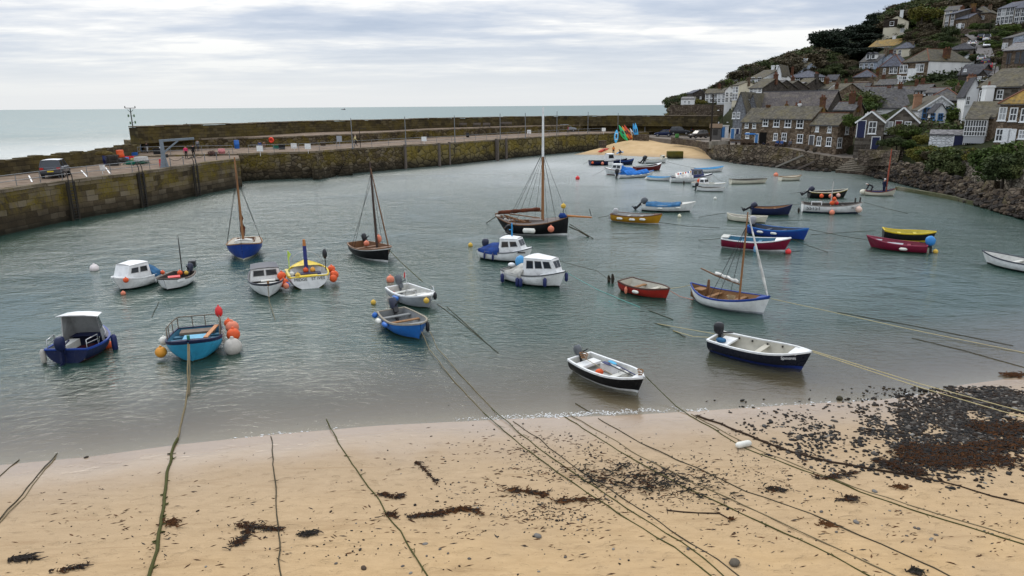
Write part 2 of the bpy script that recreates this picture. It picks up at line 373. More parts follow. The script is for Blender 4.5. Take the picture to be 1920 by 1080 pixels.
fin = g.n('ShaderNodeMixShader', {0: g.math('MINIMUM', fre, g.rf(dist, 90, 300, 0.62, 0.27)), 1: und, 2: glo}).outputs[0]
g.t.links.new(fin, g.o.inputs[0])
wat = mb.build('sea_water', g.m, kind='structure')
at = wat.data.attributes.new('depth', 'FLOAT', 'POINT')
at.data.foreach_set('value', [max(0.0, -beach_z(x, y)) if y < 60 else 2.6 for x, y, _ in vs])
mb = MB(); mb.add([(-400, 30, -2.7), (400, 30, -2.7), (400, 600, -2.7), (-400, 600, -2.7)], [(0, 1, 2, 3)])
mb.build('sea_bed', plain((0.05, 0.05, 0.035), 0.9), kind='structure')
# foam where the ripples break on the sand
FOAM = plain((0.85, 0.86, 0.86), 0.5); mb = MB()
for _ in range(1000):
 u = random.random(); px = lerp(850, 1290, u); py = pl([(850, 789), (900, 786), (1000, 783), (1080, 779), (1160, 775), (1290, 769)], px)
 den = math.exp(-((px-1080)/150)**2);
 if random.random() > den: continue
 py += random.choice((-1, -1, -5))+random.gauss(0, 1.3)+4*mnoise.noise((px*0.03, 0, 0)); p = P(px, py, 0.012); s = random.uniform(0.004, 0.014)
 mb.ell((p.x, p.y, max(0.005, beach_z(p.x, p.y))+0.004), (s*random.uniform(1.2, 3.2), s, 0.012), 0, 6, 4, mat=Matrix.Rotation(random.uniform(-0.6, 0.6), 3, 'Z'))
for px0, px1 in ((1490, 1560), (1290, 1330), (1590, 1720), (420, 640), (1400, 1480)):
 for _ in range(22):
  px = random.uniform(px0, px1); p = _q = None
  yy = pl([(330, 835), (510, 815), (720, 797), (1300, 771), (1500, 758), (1650, 750), (1740, 738)], px)+random.gauss(-1.5, 1.6)
  p = P(px, yy, 0.012); s = random.uniform(0.006, 0.018); mb.ell((p.x, p.y, max(0.005, beach_z(p.x, p.y))+0.004), (s*3, s, 0.009), 0, 6, 4)
mb.build('foam', FOAM, kind='stuff')
# ================================================================ PIERS
MAS_COL = [(0.028, 0.021, 0.012), (0.068, 0.051, 0.030), (0.11, 0.086, 0.055), (0.155, 0.128, 0.088)]
M_PIER = stone('pier_masonry', MAS_COL, (0.035, 0.028, 0.018), 'ashlar', 1.25, (0.135, 0.10, 0.012), 0.6, 1.2, 0.7, 0.52)
M_FAR = stone('far_pier_masonry', MAS_COL, (0.025, 0.02, 0.014), 'rubble', 0.75, (0.125, 0.094, 0.014), 0.5, 1.3, 0.8)
M_BOULD = stone('boulder_wall', [(0.05, 0.04, 0.02), (0.11, 0.09, 0.045), (0.17, 0.14, 0.07)], (0.012, 0.01, 0.008), 'rubble', 1.35, (0.18, 0.135, 0.025), 0.55, 1.0, 1.0)
M_PARA = stone('parapet_masonry', [(0.032, 0.025, 0.013), (0.062, 0.048, 0.024), (0.10, 0.08, 0.042)], (0.025, 0.02, 0.014), 'ashlar', 1.0, (0.10, 0.075, 0.02), 0.4, None, 0.7, 0.45)
g = G('pier_deck'); pos = g.pos(); n = g.noise(0.6, pos, 6, 0.66); n2 = g.noise(4.0, pos, 4)
c = g.ramp(n, [(0.3, (0.085, 0.06, 0.042)), (0.5, (0.165, 0.122, 0.088)), (0.72, (0.24, 0.185, 0.14))]); c = g.mix(g.rf(n2, 0.5, 0.8, 0, 0.5), c, (0.11, 0.085, 0.06))
g.P(Base_Color=c, Roughness=0.9); g.bump(n2, 0.5, 0.05); M_DECK = g.m
M_COPE = stone('coping_stone', [(0.09, 0.07, 0.046), (0.15, 0.12, 0.085), (0.21, 0.175, 0.13)], (0.1, 0.08, 0.05), 'ashlar', 1.6, (0.15, 0.11, 0.02), 0.25, None, 0.4, 2.0)
STEEL = plain((0.21, 0.22, 0.23), 0.45, 0.6); IRON = plain((0.035, 0.033, 0.032), 0.6, 0.3)
def wallpoly(mb, pts, zb, mi=0):
 """vertical wall faces along a polyline of top points, short bays so that the masonry can stay uneven"""
 for a, b in zip(pts, pts[1:]):
  k = max(1, int((b-a).length/3))
  for i in range(k):
   p, q = a.lerp(b, i/k), a.lerp(b, (i+1)/k)
   mb.add([(p.x, p.y, zb), (q.x, q.y, zb), q, p], [(0, 1, 2, 3)], mi)
def deck(mb, front, back, mi=0):
 n = len(front); mb.add(front+back, [(i, i+1, n+i+1, n+i) for i in range(n-1)], mi)
def resample(pts, n):
 ls = [0]
 for a, b in zip(pts, pts[1:]): ls.append(ls[-1]+(b-a).length)
 return [Vector([pl([(l, p[k]) for l, p in zip(ls, pts)], ls[-1]*i/(n-1)) for k in range(3)]) for i in range(n)]
def coping(pts, parent, mat, w=0.7, h=0.28, ln=1.3, out=0.06, name='coping', jz=0.03):
 mb = MB()
 for a, b in zip(pts, pts[1:]):
  d = b-a; k = max(1, round(d.length/ln)); nrm = Vector((-d.y, d.x, 0)).normalized()
  for i in range(k):
   l = d.length/k; c = a+d*((i+0.5)/k)+nrm*(w/2-out); c.z += h/2-0.2+random.uniform(-jz, jz)
   mb.box(c, (l*random.uniform(0.96, 0.985), w+random.uniform(-0.05, 0.05), h), 0, rz=math.atan2(d.y, d.x))
 return mb.build(name, mat, parent)
def ragged(mb, pts, z0, thick, h, mi=0, seg=0.8, jit=0.16):
 """parapet of rough stones: a wall with an uneven top"""
 for a, b in zip(pts, pts[1:]):
  d = b-a; k = max(1, round(d.length/seg)); nrm = Vector((-d.y, d.x, 0)).normalized()
  for i in range(k):
   p, q = a.lerp(b, i/k), a.lerp(b, (i+1)/k); hh = h+random.uniform(-jit, jit)
   if random.random() < 0.12: hh -= jit
   z = lerp(p.z, q.z, 0.5)
   pts8 = [Vector((p.x, p.y, z0)), Vector((q.x, q.y, z0)), Vector((q.x, q.y, z0))+nrm*thick, Vector((p.x, p.y, z0))+nrm*thick]
   mb.prism(pts8, (0, 0, z+hh-z0), mi)
# ---- near pier (left)
ZN = 3.62
top = [P(x, y, ZN) for x, y in ((-260, 392), (0, 357), (125, 339), (250, 325), (350, 310.5), (449, 297.5))]
backpar = [P(x, y, ZN) for x, y in ((-320, 362), (0, 331), (100, 320), (200, 305.5), (262, 291), (300, 286.5))]
near_pier = empty('stone_pier', top[3], 0, 'near harbour pier of mossy stone blocks with a grey car parked on it', 'pier')
def rel(o, pts): return [p-o.location for p in pts]
mb = MB(); T = rel(near_pier, top); B = rel(near_pier, backpar)
endb = P(446, 288.5, ZN)-near_pier.location
wallpoly(mb, T+[endb], -ZN-2.5)
mb.build('masonry_wall', M_PIER, near_pier)
mb = MB(); deck(mb, resample(T, 24), resample(B+[endb], 24)); mb.build('deck', M_DECK, near_pier)
coping(rel(near_pier, top), near_pier, M_COPE, 0.75)
for o_, rw in ((near_pier, 0),):
 mb = MB(); sea = [Vector((p.x-1.0, p.y+0.8, p.z)) for p in B]
 ragged(mb, B[:-1], 0, 1.1, 1.62, 0, 0.9, 0.15); wallpoly(mb, B[::-1], -ZN-2.5); mb.build('sea_parapet', M_PARA, near_pier)
for px, yt, yb in ((130, 338, 421), (262, 322, 399), (364, 308, 377)):
 p = P(px, yt+1.5, ZN); d = (top[4]-top[1]).normalized(); nrm = Vector((d.y, -d.x, 0)).normalized()
 mb = MB()
 for s in (-0.24, 0.24):
  a = p+d*s+nrm*0.12; mb.tube([a+Vector((0, 0, 0.75))-nrm*0.6, a+Vector((0, 0, 0.95))-nrm*0.15, a+Vector((0, 0, 0.5)), a+Vector((0, 0, -3.9))], 0.045, 6)
 for k in range(15): q = p+nrm*0.12+Vector((0, 0, -0.1-k*0.26)); mb.tube([q-d*0.24, q+d*0.24], 0.03, 5)
 for s in (-0.5, 0.5): mb.box(p+d*s*.8+nrm*0.05+Vector((0, 0, -2.2)), (0.2, 0.12, 4.3), 1, rz=math.atan2(d.y, d.x))  # dark strips either side, painting the shade of a recess around the ladder
 mb.v = [tuple(Vector(v)-near_pier.location) for v in mb.v]
 mb.build('ladder', [IRON, plain((0.03, 0.026, 0.02), 0.9)], near_pier)
# white parking bay lines
WHITE = plain((0.72, 0.72, 0.70), 0.7)
mb = MB()
for a, b in (((54, 329), (60, 341)), ((105, 323), (112, 333)), ((152, 319), (164, 332)), ((198, 314), (206, 325))):
 p, q = P(*a, ZN+0.012), P(*b, ZN+0.012); d = (q-p).normalized(); s = Vector((-d.y, d.x, 0))*0.06
 mb.add([v-near_pier.location for v in (p-s, q-s, q+s, p+s)], [(0, 1, 2, 3)])
mb.build('bay_marking', WHITE, near_pier)
def railing(name, pts, label, step, h, parent_group=None, r=0.035, rails=(1.0, 0.5), lean=0):
 o = empty(name, pts[len(pts)//2], 0, label, 'railing', parent_group); L0 = o.location
 for a, b in zip(pts, pts[1:]):
  pass
 ls = 0; n = max(2, int(sum((b-a).length for a, b in zip(pts, pts[1:]))/step)); rp = resample(pts, n)
 for p in rp:
  mb = MB(); mb.tube([p-L0, p-L0+Vector((0, 0, h+0.03))], r, 6); mb.box(p-L0+Vector((0, 0, 0.02)), (0.16, 0.16, 0.05)); mb.build('post', STEEL, o)
 for f in rails:
  mb = MB(); mb.tube([p-L0+Vector((0, 0, h*f)) for p in rp], r*0.85, 6); mb.build('rail', STEEL, o)
 return o
ins = Vector((-0.5, 0.35, 0))
railing('railing', [P(x, y, ZN)+ins for x, y in ((-200, 383), (0, 356), (125, 338), (250, 324), (318, 315))], 'grey tubular railing along the edge of the near pier', 2.4, 1.05)
o = empty('chain_fence', P(385, 305, ZN), 0, 'sagging chain between short posts at the end of the near pier', 'chain fence');
rp = [P(x, y, ZN)+ins for x, y in ((326, 314), (350, 310), (372, 307), (390, 304.5), (412, 301.5), (436, 298.5))]
for p in rp: mb = MB(); mb.tube([p-o.location, p-o.location+Vector((0, 0, 1.05))], 0.05, 6); mb.build('post', STEEL, o)
mb = MB()
for a, b in zip(rp, rp[1:]): mb.tube([a.lerp(b, f)-o.location+Vector((0, 0, 0.95-1.3*f*(1-f))) for f in [i/8 for i in range(9)]], 0.028, 5)
mb.build('chain', IRON, o)
# ---- far pier beyond the entrance
ZF = 3.8
ftop = [P(x, y, ZF) for x, y in ((252, 293), (350, 290.5), (445, 288.8), (480, 287.5), (580, 284.5), (655, 279), (755, 273), (855, 267.5), (955, 260), (1075, 252.5), (1150, 249.5), (1217, 247.5))]
fback = [P(x, y, ZF) for x, y in ((246, 282), (350, 279.5), (445, 276.5), (480, 276.5), (580, 272.5), (680, 267), (805, 258), (880, 254.5), (955, 251.2), (1050, 247.5), (1150, 244.5), (1345, 241.5))]
ledge_f = [P(x, y, 5.4) for x, y in ((246, 261), (350, 258), (480, 254.5), (580, 252), (662, 249.5), (792, 242), (955, 239), (1050, 234.5), (1150, 233), (1345, 231))]
par = [P(x, y, 7.45) for x, y in ((257, 238.5), (352, 235), (480, 231.5), (580, 227.5), (730, 225), (800, 222.5), (955, 219.5), (1050, 218), (1150, 217.6), (1345, 217.5))]
far_pier = empty('stone_pier', ftop[5], 0, 'far stone pier with terraced sea wall across the harbour mouth', 'pier')
T = rel(far_pier, ftop); Bk = rel(far_pier, fback); LF = rel(far_pier, ledge_f); PR = rel(far_pier, par)
mb = MB(); wallpoly(mb, [Bk[0]]+T[:7], -ZF-2.5); mb.build('masonry_wall', M_FAR, far_pier)
mb = MB(); wallpoly(mb, T[6:], -ZF-2.5); mb.build('boulder_wall', M_BOULD, far_pier)
mb = MB(); deck(mb, resample(T, 40), resample(Bk, 40)); mb.build('deck', M_DECK, far_pier)
coping(T, far_pier, M_COPE, 0.6, 0.25, 1.4)
mb = MB(); b2 = resample(Bk, 44); l2 = resample([Vector((p.x, p.y, 5.4-ZF)) for p in Bk], 44)
wallpoly(mb, l2, -0.3); mb.build('terrace_wall', M_FAR, far_pier)
# ledge on the terrace wall and the parapet behind it
p2 = resample([Vector((p.x, p.y, 5.4-ZF)) for p in PR], 44)
mb = MB(); deck(mb, l2, [q+Vector((0, 0.5, 0)) for q in p2]); mb.build('terrace', M_DECK, far_pier)
coping([p-Vector((0, 0, 0.02)) for p in l2], far_pier, M_COPE, 0.55, 0.24, 1.5, 0.08, 'terrace_coping')
mb = MB(); pp = [Vector((p.x, p.y, 0)) for p in resample(PR, 60)]
ragged(mb, pp, 5.4-ZF-0.3, 1.6, 7.45-ZF, 0, 1.1, 0.1)
wallpoly(mb, [Vector((p.x-0.5, p.y+1.7, 3.0)) for p in pp][::-1], -ZF-2); mb.build('parapet', M_PARA, far_pier)
coping([Vector((p.x, p.y, 7.45-ZF+0.2)) for p in pp], far_pier, M_COPE, 1.8, 0.14, 2.2, 0.1, 'parapet_coping', 0.04)
# end wall of the upper terrace
mb = MB(); e0, e1 = l2[0], PR[0]; mb.prism([l2[0], l2[0]+Vector((-1.6, 1.2, 0)), Vector((PR[0].x-2.2, PR[0].y+1.4, l2[0].z)), Vector((PR[0].x, PR[0].y, l2[0].z))], (0, 0, -5.5)); mb.build('end_wall', M_FAR, far_pier)
# two flights of steps meeting at the water, dark recess between them
def pier_steps(pa, pb, n, wdt, par_o, zt, zb):
 a = P(*pa, zt); b0 = P(*pb, zb); d = Vector((b0.x-a.x, b0.y-a.y, 0)); L0 = d.length; d.normalize(); nr = Vector((d.y, -d.x, 0)); mb = MB()
 if nr.y > 0: nr = -nr
 for i in range(n):
  z = lerp(zt, zb, (i+0.6)/n); c = a+d*(L0*(i+0.5)/n)+nr*(wdt/2-0.1); c.z = (z-2.2)/2
  mb.box(c-par_o.location, (L0/n*0.99, wdt, z+2.2), 0, rz=math.atan2(d.y, d.x))
 return mb.build('steps', M_FAR, par_o)
pier_steps((584, 289), (622, 329), 13, 0.9, far_pier, 3.6, 0.1)
pier_steps((656, 283), (632, 328), 13, 1.0, far_pier, 3.6, 0.1)
pier_steps((792, 246), (776, 259), 6, 1.4, far_pier, 5.3, 3.85)
# timber fenders bolted on the boulder wall
TIMB = wood((0.12, 0.10, 0.085), 0.85)
for px, yt, yb in ((821, 270, 309), (840, 268, 306), (931, 263, 300), (947, 261, 298), (757, 273, 306), (928, 262, 302)):
 p = P(px, yt, ZF); q = Vector((p.x+0.22, p.y-0.25, 0)); mb = MB(); mb.box(Vector((q.x, q.y, 1.5))-far_pier.location, (0.34, 0.34, 5.0), 0, rz=0.8); mb.build('fender_pile', TIMB, far_pier)
railing('railing', [P(x, y, ZF)+Vector((-0.4, 0.4, 0)) for x, y in ((470, 287.3), (580, 284), (655, 278.6), (755, 272.5), (855, 267), (955, 259.6), (1075, 252.2), (1130, 250))], 'thin grey railing along the edge of the far pier', 3.2, 1.1)
railing('railing', [P(x, y, ZF)+Vector((-0.4, 0.4, 0)) for x, y in ((262, 291.5), (350, 289.5), (440, 287.8))], 'short grey railing at the seaward tip of the far pier', 2.6, 1.1)
# tall thin lamp-less posts along the far pier
for i, (px, yb, yt) in enumerate(((663, 279, 222), (763, 273, 219), (855, 267.5, 217), (940, 261, 213), (987, 259, 212), (1046, 254, 209), (1104, 250, 210), (1160, 248, 212), (1211, 247, 220))):
 p = P(px, yb, ZF); mb = MB(); h = zat(p, yt)-p.z; mb.tube([(0, 0, 0), (0, 0, h)], [0.085, 0.06], 7); mb.box((0, 0, 0.1), (0.26, 0.26, 0.2))
 tag(mb.build('pole', STEEL, None, p+Vector((-0.2, 0.3, 0))), 'thin grey pole standing in the row along the far pier', 'pole', 'thin poles along the far pier')
# white notices on the railing
for i, (px, py, z, lab) in enumerate(((487, 278.5, 4.7, 0), (551, 273.5, 4.6, 0), (577, 274.5, 4.6, 0), (795, 260.5, 4.7, 0), (992, 247, 4.7, 0), (1132, 243, 4.8, 0), (1206, 229, 6.0, 0))):
 p = P(px, py, z); sc = max(0.9, p.y/100); mb = MB(); mb.box((0, 0, 0), (0.85, 0.04, 0.75)); mb.tube([(0, 0.03, -0.37), (0, 0.03, -1.0)], 0.03, 5)
 tag(mb.build('notice_board', WHITE, None, p), 'small white notice board fixed by the railing of the far pier', 'sign', 'white notices on the far pier')
p = P(191, 314.5, ZN+0.65); mb = MB(); mb.box((0, 0, 0), (0.42, 0.05, 0.62), 0, mat=Matrix.Rotation(0.2, 3, 'X')); mb.box((0, 0.12, -0.02), (0.42, 0.05, 0.62), 0, mat=Matrix.Rotation(-0.2, 3, 'X')); mb.tube([(0, 0, -0.25), (0, 0, -0.65)], 0.03, 5)
tag(mb.build('notice_board', WHITE, None, p), 'white notice board on the railing of the near pier', 'sign')
p = P(636, 260.5, 5.0); mb = MB(); mb.box((0, 0, 0), (0.85, 0.06, 0.95)); mb.tube([(0, 0.03, -0.45), (0, 0.03, -1.2)], 0.04, 5)
tag(mb.build('information_board', plain((0.30, 0.33, 0.36), 0.5), None, p), 'grey information board in front of the terrace wall', 'sign')
# lifebuoy in its red housing
p = P(507, 262.5, 4.9)+Vector((0.2, -0.2, 0)); mb = MB(); rg = [Vector((0.34*math.cos(a), 0, 0.34*math.sin(a))) for a in [2*math.pi*i/16 for i in range(17)]]
mb.tube(rg, 0.13, 8); mb.ell((0, 0.06, 0), (0.42, 0.05, 0.42), 1, 14, 6); tag(mb.build('lifebuoy', [plain((0.75, 0.06, 0.02), 0.4), plain((0.5, 0.03, 0.015), 0.5)], None, p), 'bright red round lifebuoy on the terrace wall', 'lifebuoy')
# swing davit at the tip of the near pier
p = P(309, 315, ZN); dv = empty('davit_crane', p+Vector((-0.3, 0.6, 0)), math.radians(35), 'grey steel davit crane at the edge of the near pier', 'crane')
hh = zat(p, 263)-ZN; GRY = paint((0.17, 0.20, 0.23), 0.5)
mb = MB(); mb.loft([[Vector((x*s, y*s, z)) for x, y in ((-1, -1), (1, -1), (1, 1), (-1, 1))] for s, z in ((0.42, 0), (0.36, 0.25), (0.2, 1.3), (0.17, hh))], True, 0, False); mb.build('column', GRY, dv)
mb = MB(); mb.bar((-0.2, 0, hh-0.1), (3.4, 0, hh+0.05), 0.2, 0.24); mb.build('arm', GRY, dv)
mb = MB(); mb.bar((0.1, 0, hh-1.4), (1.7, 0, hh-0.15), 0.15, 0.15); mb.build('brace', GRY, dv)
mb = MB(); mb.tube([(0.25, -0.2, 1.3), (0.45, -0.2, 1.3)], 0.2, 10); mb.build('winch', IRON, dv); mb = MB(); mb.tube([(3.3, 0, hh), (3.3, 0, hh-0.9)], 0.03, 5); mb.build('hoist_rope', IRON, dv)
# navigation mast on the tip of the far pier
p = P(255, 279, ZF); nm = empty('navigation_mast', p, 0, 'thin steel mast with small lights and crossarm at pier tip', 'mast')
hh = zat(p, 200)-ZF; mb = MB(); mb.tube([(0, 0, 0), (0, 0, hh-0.3)], [0.12, 0.07], 8); mb.build('mast_pole', IRON, nm)
mb = MB(); mb.bar((-0.8, 0, hh-0.3), (0.8, 0, hh-0.3), 0.09, 0.09); mb.bar((-0.8, 0, hh-0.3), (-0.8, 0, hh), 0.1, 0.1); mb.bar((0.8, 0, hh-0.3), (0.8, 0, hh), 0.1, 0.1); mb.bar((-0.45, 0, hh-0.55), (0, 0, hh-1.0), 0.05, 0.05); mb.bar((0.45, 0, hh-0.55), (0, 0, hh-1.0), 0.05, 0.05); mb.build('crossarm', IRON, nm)
for z_, sx in ((hh-1.5, -0.45), (hh-1.5, 0.45), (hh-2.5, 0.5), (hh-2.6, -0.3), (hh-4.8, -0.45), (hh-4.8, 0.3)):
 mb = MB(); mb.bar((0, 0, z_), (sx, 0, z_), 0.05, 0.05); mb.tube([(sx, 0, z_-0.18), (sx, 0, z_+0.22)], 0.11, 7, 1); mb.build('signal_lamp', [IRON, plain((0.10, 0.17, 0.08), 0.3)], nm)
# benches on the terrace of the far pier
for px in (800, 819, 868, 894, 912, 946, 953):
 p = P(px, 238.5 if px < 930 else 236.5, 5.45); b = empty('bench', p+Vector((0, 0.3, 0)), R_(-12), 'dark timber bench on the terrace of the far pier', 'bench', 'dark benches on the terrace')
 mb = MB(); mb.box((0, 0, 0.45), (1.7, 0.5, 0.07)); mb.build('seat', TIMB, b); mb = MB(); mb.box((0, 0.25, 0.75), (1.7, 0.06, 0.4), 0, mat=Matrix.Rotation(-0.15, 3, 'X')); mb.build('backrest', TIMB, b)
 for s in (-0.75, 0.75): mb = MB(); mb.box((s, 0, 0.21), (0.08, 0.45, 0.42)); mb.build('leg', IRON, b)
# ================================================================ QUAY, HILL AND ROCKY SHORE
HT = [
 (1205, [(150, -2), (195, -1.5), (200, -1), (250, -3), (400, -4)]),
 (1222, [(150, -1), (195, 0.5), (203, 1.5), (230, -1), (400, -4)]),
 (1240, [(150, 1), (180, 3.0), (196, 4.6), (206, 4.6), (240, 0), (400, -4)]),
 (1254, [(150, 3), (180, 3.6), (187, 4.2), (190, 6.0), (205, 6.5), (240, 4), (400, -4)]),
 (1262, [(150, 3.2), (180, 3.8), (187, 4.4), (189, 9.8), (215, 10.2), (240, 9), (330, -4)]),
 (1300, [(150, 3.4), (180, 3.8), (187, 4.4), (189, 10.2), (205, 10.8), (240, 12.0), (330, 0)]),
 (1345, [(128, 2.9), (150, 3.4), (184, 4.8), (188, 10.2), (205, 13.0), (240, 17.0), (340, 5)]),
 (1400, [(118, 2.8), (134, 3.4), (172, 11.8), (200, 16), (240, 20.5), (350, 15)]),
 (1500, [(112, 2.8), (126, 3.6), (165, 11.5), (200, 18), (240, 23.5), (350, 22)]),
 (1600, [(102, 2.4), (112, 4.0), (150, 12), (200, 22.5), (240, 31), (350, 32)]),
 (1650, [(96, 2.6), (106, 4.5), (150, 14.5), (200, 26.5), (240, 36), (350, 40)]),
 (1700, [(90, 3.0), (102, 5.8), (150, 17), (200, 29.5), (240, 39), (350, 46)]),
 (1800, [(84, 3.4), (98, 6.0), (150, 19.7), (200, 33.5), (250, 45), (350, 54)]),
 (1920, [(70, 4.2), (90, 6.6), (150, 22), (200, 36), (250, 47), (350, 58)]),
 (2100, [(56, 4.5), (80, 8.0), (150, 25), (200, 38), (250, 49), (350, 60)]),
 (2700, [(40, 5.0), (70, 10), (150, 28), (200, 40), (250, 50), (350, 60)])]
def KS(px, y): return 1+0.33*smooth(1390, 1600, px)*smooth(105, 150, y)
HT = [(px, [(y*KS(px, y), CH+(z-CH)*KS(px, y)) for y, z in tb]) for px, tb in HT]
def hz_(px, r):
 if px <= HT[0][0]: return pl(HT[0][1], r)
 for (a, ta), (b, tb) in zip(HT, HT[1:]):
  if px <= b: return lerp(pl(ta, r), pl(tb, r), (px-a)/(b-a))
 return pl(HT[-1][1], r)
def azpx(x, y): return 960+1324*x/max(0.01, y)
def hill(px, py, up=0.0):
 """where the line of sight through a pixel first meets the hill"""
 d = ray(px, py); hl = d.y; a = azpx(d.x, d.y); r = 50.0
 while r < 465:
  if CH+d.z/hl*r <= hz_(a, r)+up: break
  r += 0.5
 return CAM+d*(r/hl)
def HZ(x, y): return hz_(azpx(x, y), y)
g = G('scrub_hillside'); pos = g.pos(); n = g.noise(0.12, pos, 6, 0.65); n2 = g.noise(1.2, pos, 5, 0.7)
c = g.ramp(n, [(0.3, (0.016, 0.021, 0.008)), (0.5, (0.028, 0.032, 0.012)), (0.68, (0.042, 0.034, 0.018))]); c = g.mix(g.rf(n2, 0.45, 0.75, 0, 0.6), c, (0.016, 0.022, 0.009))
g.P(Base_Color=c, Roughness=0.95); g.bump(n2, 0.9, 0.4); M_HILL = g.m
mb = MB(); vs = []; cols = [1205+i*6 for i in range(90)]+[1745+i*16 for i in range(61)]; rs = [58+i*2.2 for i in range(125)]
for a in cols:
 dx, dy = (a-960)/1324, 1.0; hl = 1.0
 r0 = pl([(1205, 180), (1255, 183), (1345, 183), (1372, 172), (1385, 138), (1400, 131), (1500, 123), (1600, 108), (1700, 94), (1800, 86), (1920, 76), (2100, 60), (2700, 45)], a)
 for r in rs:
  r = r0+(r-58)*(460-r0)/(rs[-1]-58); x, y = dx/hl*r, dy/hl*r
  z = hz_(a, r); k = smooth(r0+8, r0+25, r); vs.append((x, y, z-0.15+k*(mnoise.noise((x*0.09, y*0.09, 0))*0.8+mnoise.noise((x*0.35, y*0.35, 3))*0.35)-k*0.4-(3.0 if r < r0+0.1 else 0)))
nr = len(rs); mb.add(vs, [(i*nr+j, (i+1)*nr+j, (i+1)*nr+j+1, i*nr+j+1) for i in range(len(cols)-1) for j in range(nr-1)], 0, True)
mb.build('hillside', M_HILL, kind='structure')
# quay surface
g = G('quay_paving'); pos = g.pos(); n = g.noise(0.5, pos, 6, 0.65); n2 = g.noise(5.0, pos, 4)
c = g.ramp(n, [(0.3, (0.11, 0.095, 0.08)), (0.55, (0.18, 0.155, 0.13)), (0.75, (0.25, 0.215, 0.175))]); g.P(Base_Color=c, Roughness=0.9); g.bump(n2, 0.4, 0.05); M_QUAY = g.m
qf = [P(*q) for q in ((1186, 250, 3.55), (1217, 257.5, 2.9), (1258, 261.5, 2.7), (1300, 267, 2.4), (1327, 272, 2.35), (1345, 273.4, 2.6), (1367, 273, 2.85), (1427, 275, 3.05), (1472, 279, 3.0), (1510, 288, 2.45), (1545, 294, 2.1), (1577, 298, 1.85), (1600, 299, 2.0), (1630, 299, 2.5), (1656, 295, 2.9))]
qb = [P(*q) for q in ((1186, 243.5, 3.8), (1240, 240, 3.8), (1275, 238.5, 3.8), (1310, 238, 3.8), (1360, 240, 3.6), (1376, 244, 3.4), (1385, 260, 3.2), (1440, 262, 3.1), (1485, 264, 3.0), (1525, 266, 2.9), (1560, 266, 2.9), (1600, 268, 2.9), (1630, 272, 3.1), (1680, 280, 3.3), (1720, 286, 3.4))]
mb = MB(); a, b = resample(qf, 46), resample(qb, 46); m_ = [p.lerp(q, 0.5) for p, q in zip(a, b)]; deck(mb, a, m_); deck(mb, m_, b); wallpoly(mb, [q for q in a if proj(q)[0] < 1332], -1.0); mb.build('quay', M_QUAY, kind='structure')
M_QW = stone('quay_wall_stone', [(0.038, 0.028, 0.019), (0.085, 0.065, 0.045), (0.135, 0.105, 0.075), (0.18, 0.15, 0.11)], (0.014, 0.011, 0.008), 'rubble', 0.8, (0.11, 0.085, 0.03), 0.3, 0.7, 1.0)
qw = empty('quay_wall', qf[7], 0, 'dark rough stone quay wall below the terrace of cottages', 'wall')
mb = MB(); wl = rel(qw, resample(qf[4:13], 34));
top_l = [p+Vector((0, 0, random.uniform(-0.06, 0.1))) for p in wl]
nrm = [(Vector((wl[min(i+1, 33)].y-wl[max(0, i-1)].y, -(wl[min(i+1, 33)].x-wl[max(0, i-1)].x), 0)).normalized()) for i in range(34)]
rings = []
for i, p in enumerate(wl):
 rr = []
 for k in range(9):
  f = k/8; q = Vector((p.x, p.y, lerp(-qw.location.z-1.2, top_l[i].z+0.16, f)))+nrm[i]*((1-f)*0.55+mnoise.noise((i*0.9, k*1.1, 4))*0.14); rr.append(q)
 rr.append(rr[-1]-nrm[i]*0.55); rr.append(rr[-1]-Vector((0, 0, 0.5))); rings.append(rr)
mb.loft(rings, False, 0, False); mb.build('rubble_face', M_QW, qw)
# return of the wall beside the cove
mb = MB(); a = qf[4]; ret = [P(1325, 293, 0), P(1322, 280, 1.2), P(1326, 272, 2.4)];
tt = [Vector((p.x, p.y, 2.4)) for p in ret]; wallpoly(mb, [q-qw.location for q in tt], -qw.location.z-1); mb.build('wall_return', M_QW, qw)
# low car-park wall and the concrete block wall
M_RW = stone('retaining_stone', [(0.05, 0.038, 0.028), (0.10, 0.078, 0.058), (0.155, 0.125, 0.095)], (0.03, 0.024, 0.018), 'rubble', 0.55, (0.12, 0.10, 0.05), 0.25, None, 0.8)
CONC = stone('weathered_concrete', [(0.13, 0.115, 0.09), (0.19, 0.17, 0.14), (0.24, 0.215, 0.18)], (0.16, 0.14, 0.11), 'ashlar', 3.0, (0.12, 0.10, 0.04), 0.3, None, 0.4, 2.0)
def low_wall(name, pts, h, thick, mat, label, cat='wall', seg=1.2, jit=0.05, dz=-0.5):
 o = empty(name, pts[len(pts)//2], 0, label, cat); mb = MB()
 for a, b in zip(pts, pts[1:]):
  d = b-a; k = max(1, round(d.length/seg)); nr = Vector((-d.y, d.x, 0)).normalized()*thick
  for i in range(k):
   p, q = a.lerp(b, i/k)-o.location, a.lerp(b, (i+1)/k)-o.location; hh = h+random.uniform(-jit, jit); p.z += dz; q.z += dz
   mb.add([p, q, q+nr, p+nr, p+Vector((0, 0, hh-dz)), q+Vector((0, 0, hh-dz)), q+nr+Vector((0, 0, hh-dz)), p+nr+Vector((0, 0, hh-dz))], [(0, 1, 5, 4), (1, 2, 6, 5), (2, 3, 7, 6), (3, 0, 4, 7), (4, 5, 6, 7)])
 mb.build('wall_stones', mat, o); return o
low_wall('low_wall', [P(1258, 264.5, 2.5), P(1295, 269.5, 2.3), P(1329, 275, 2.2)], 0.75, 0.45, M_RW, 'low stone wall between the cove sand and the parked cars')
low_wall('concrete_wall', [P(1329, 273.5, 2.35), P(1364, 273, 2.75)], 0.85, 0.5, CONC, 'pale concrete wall at the corner of the quay')
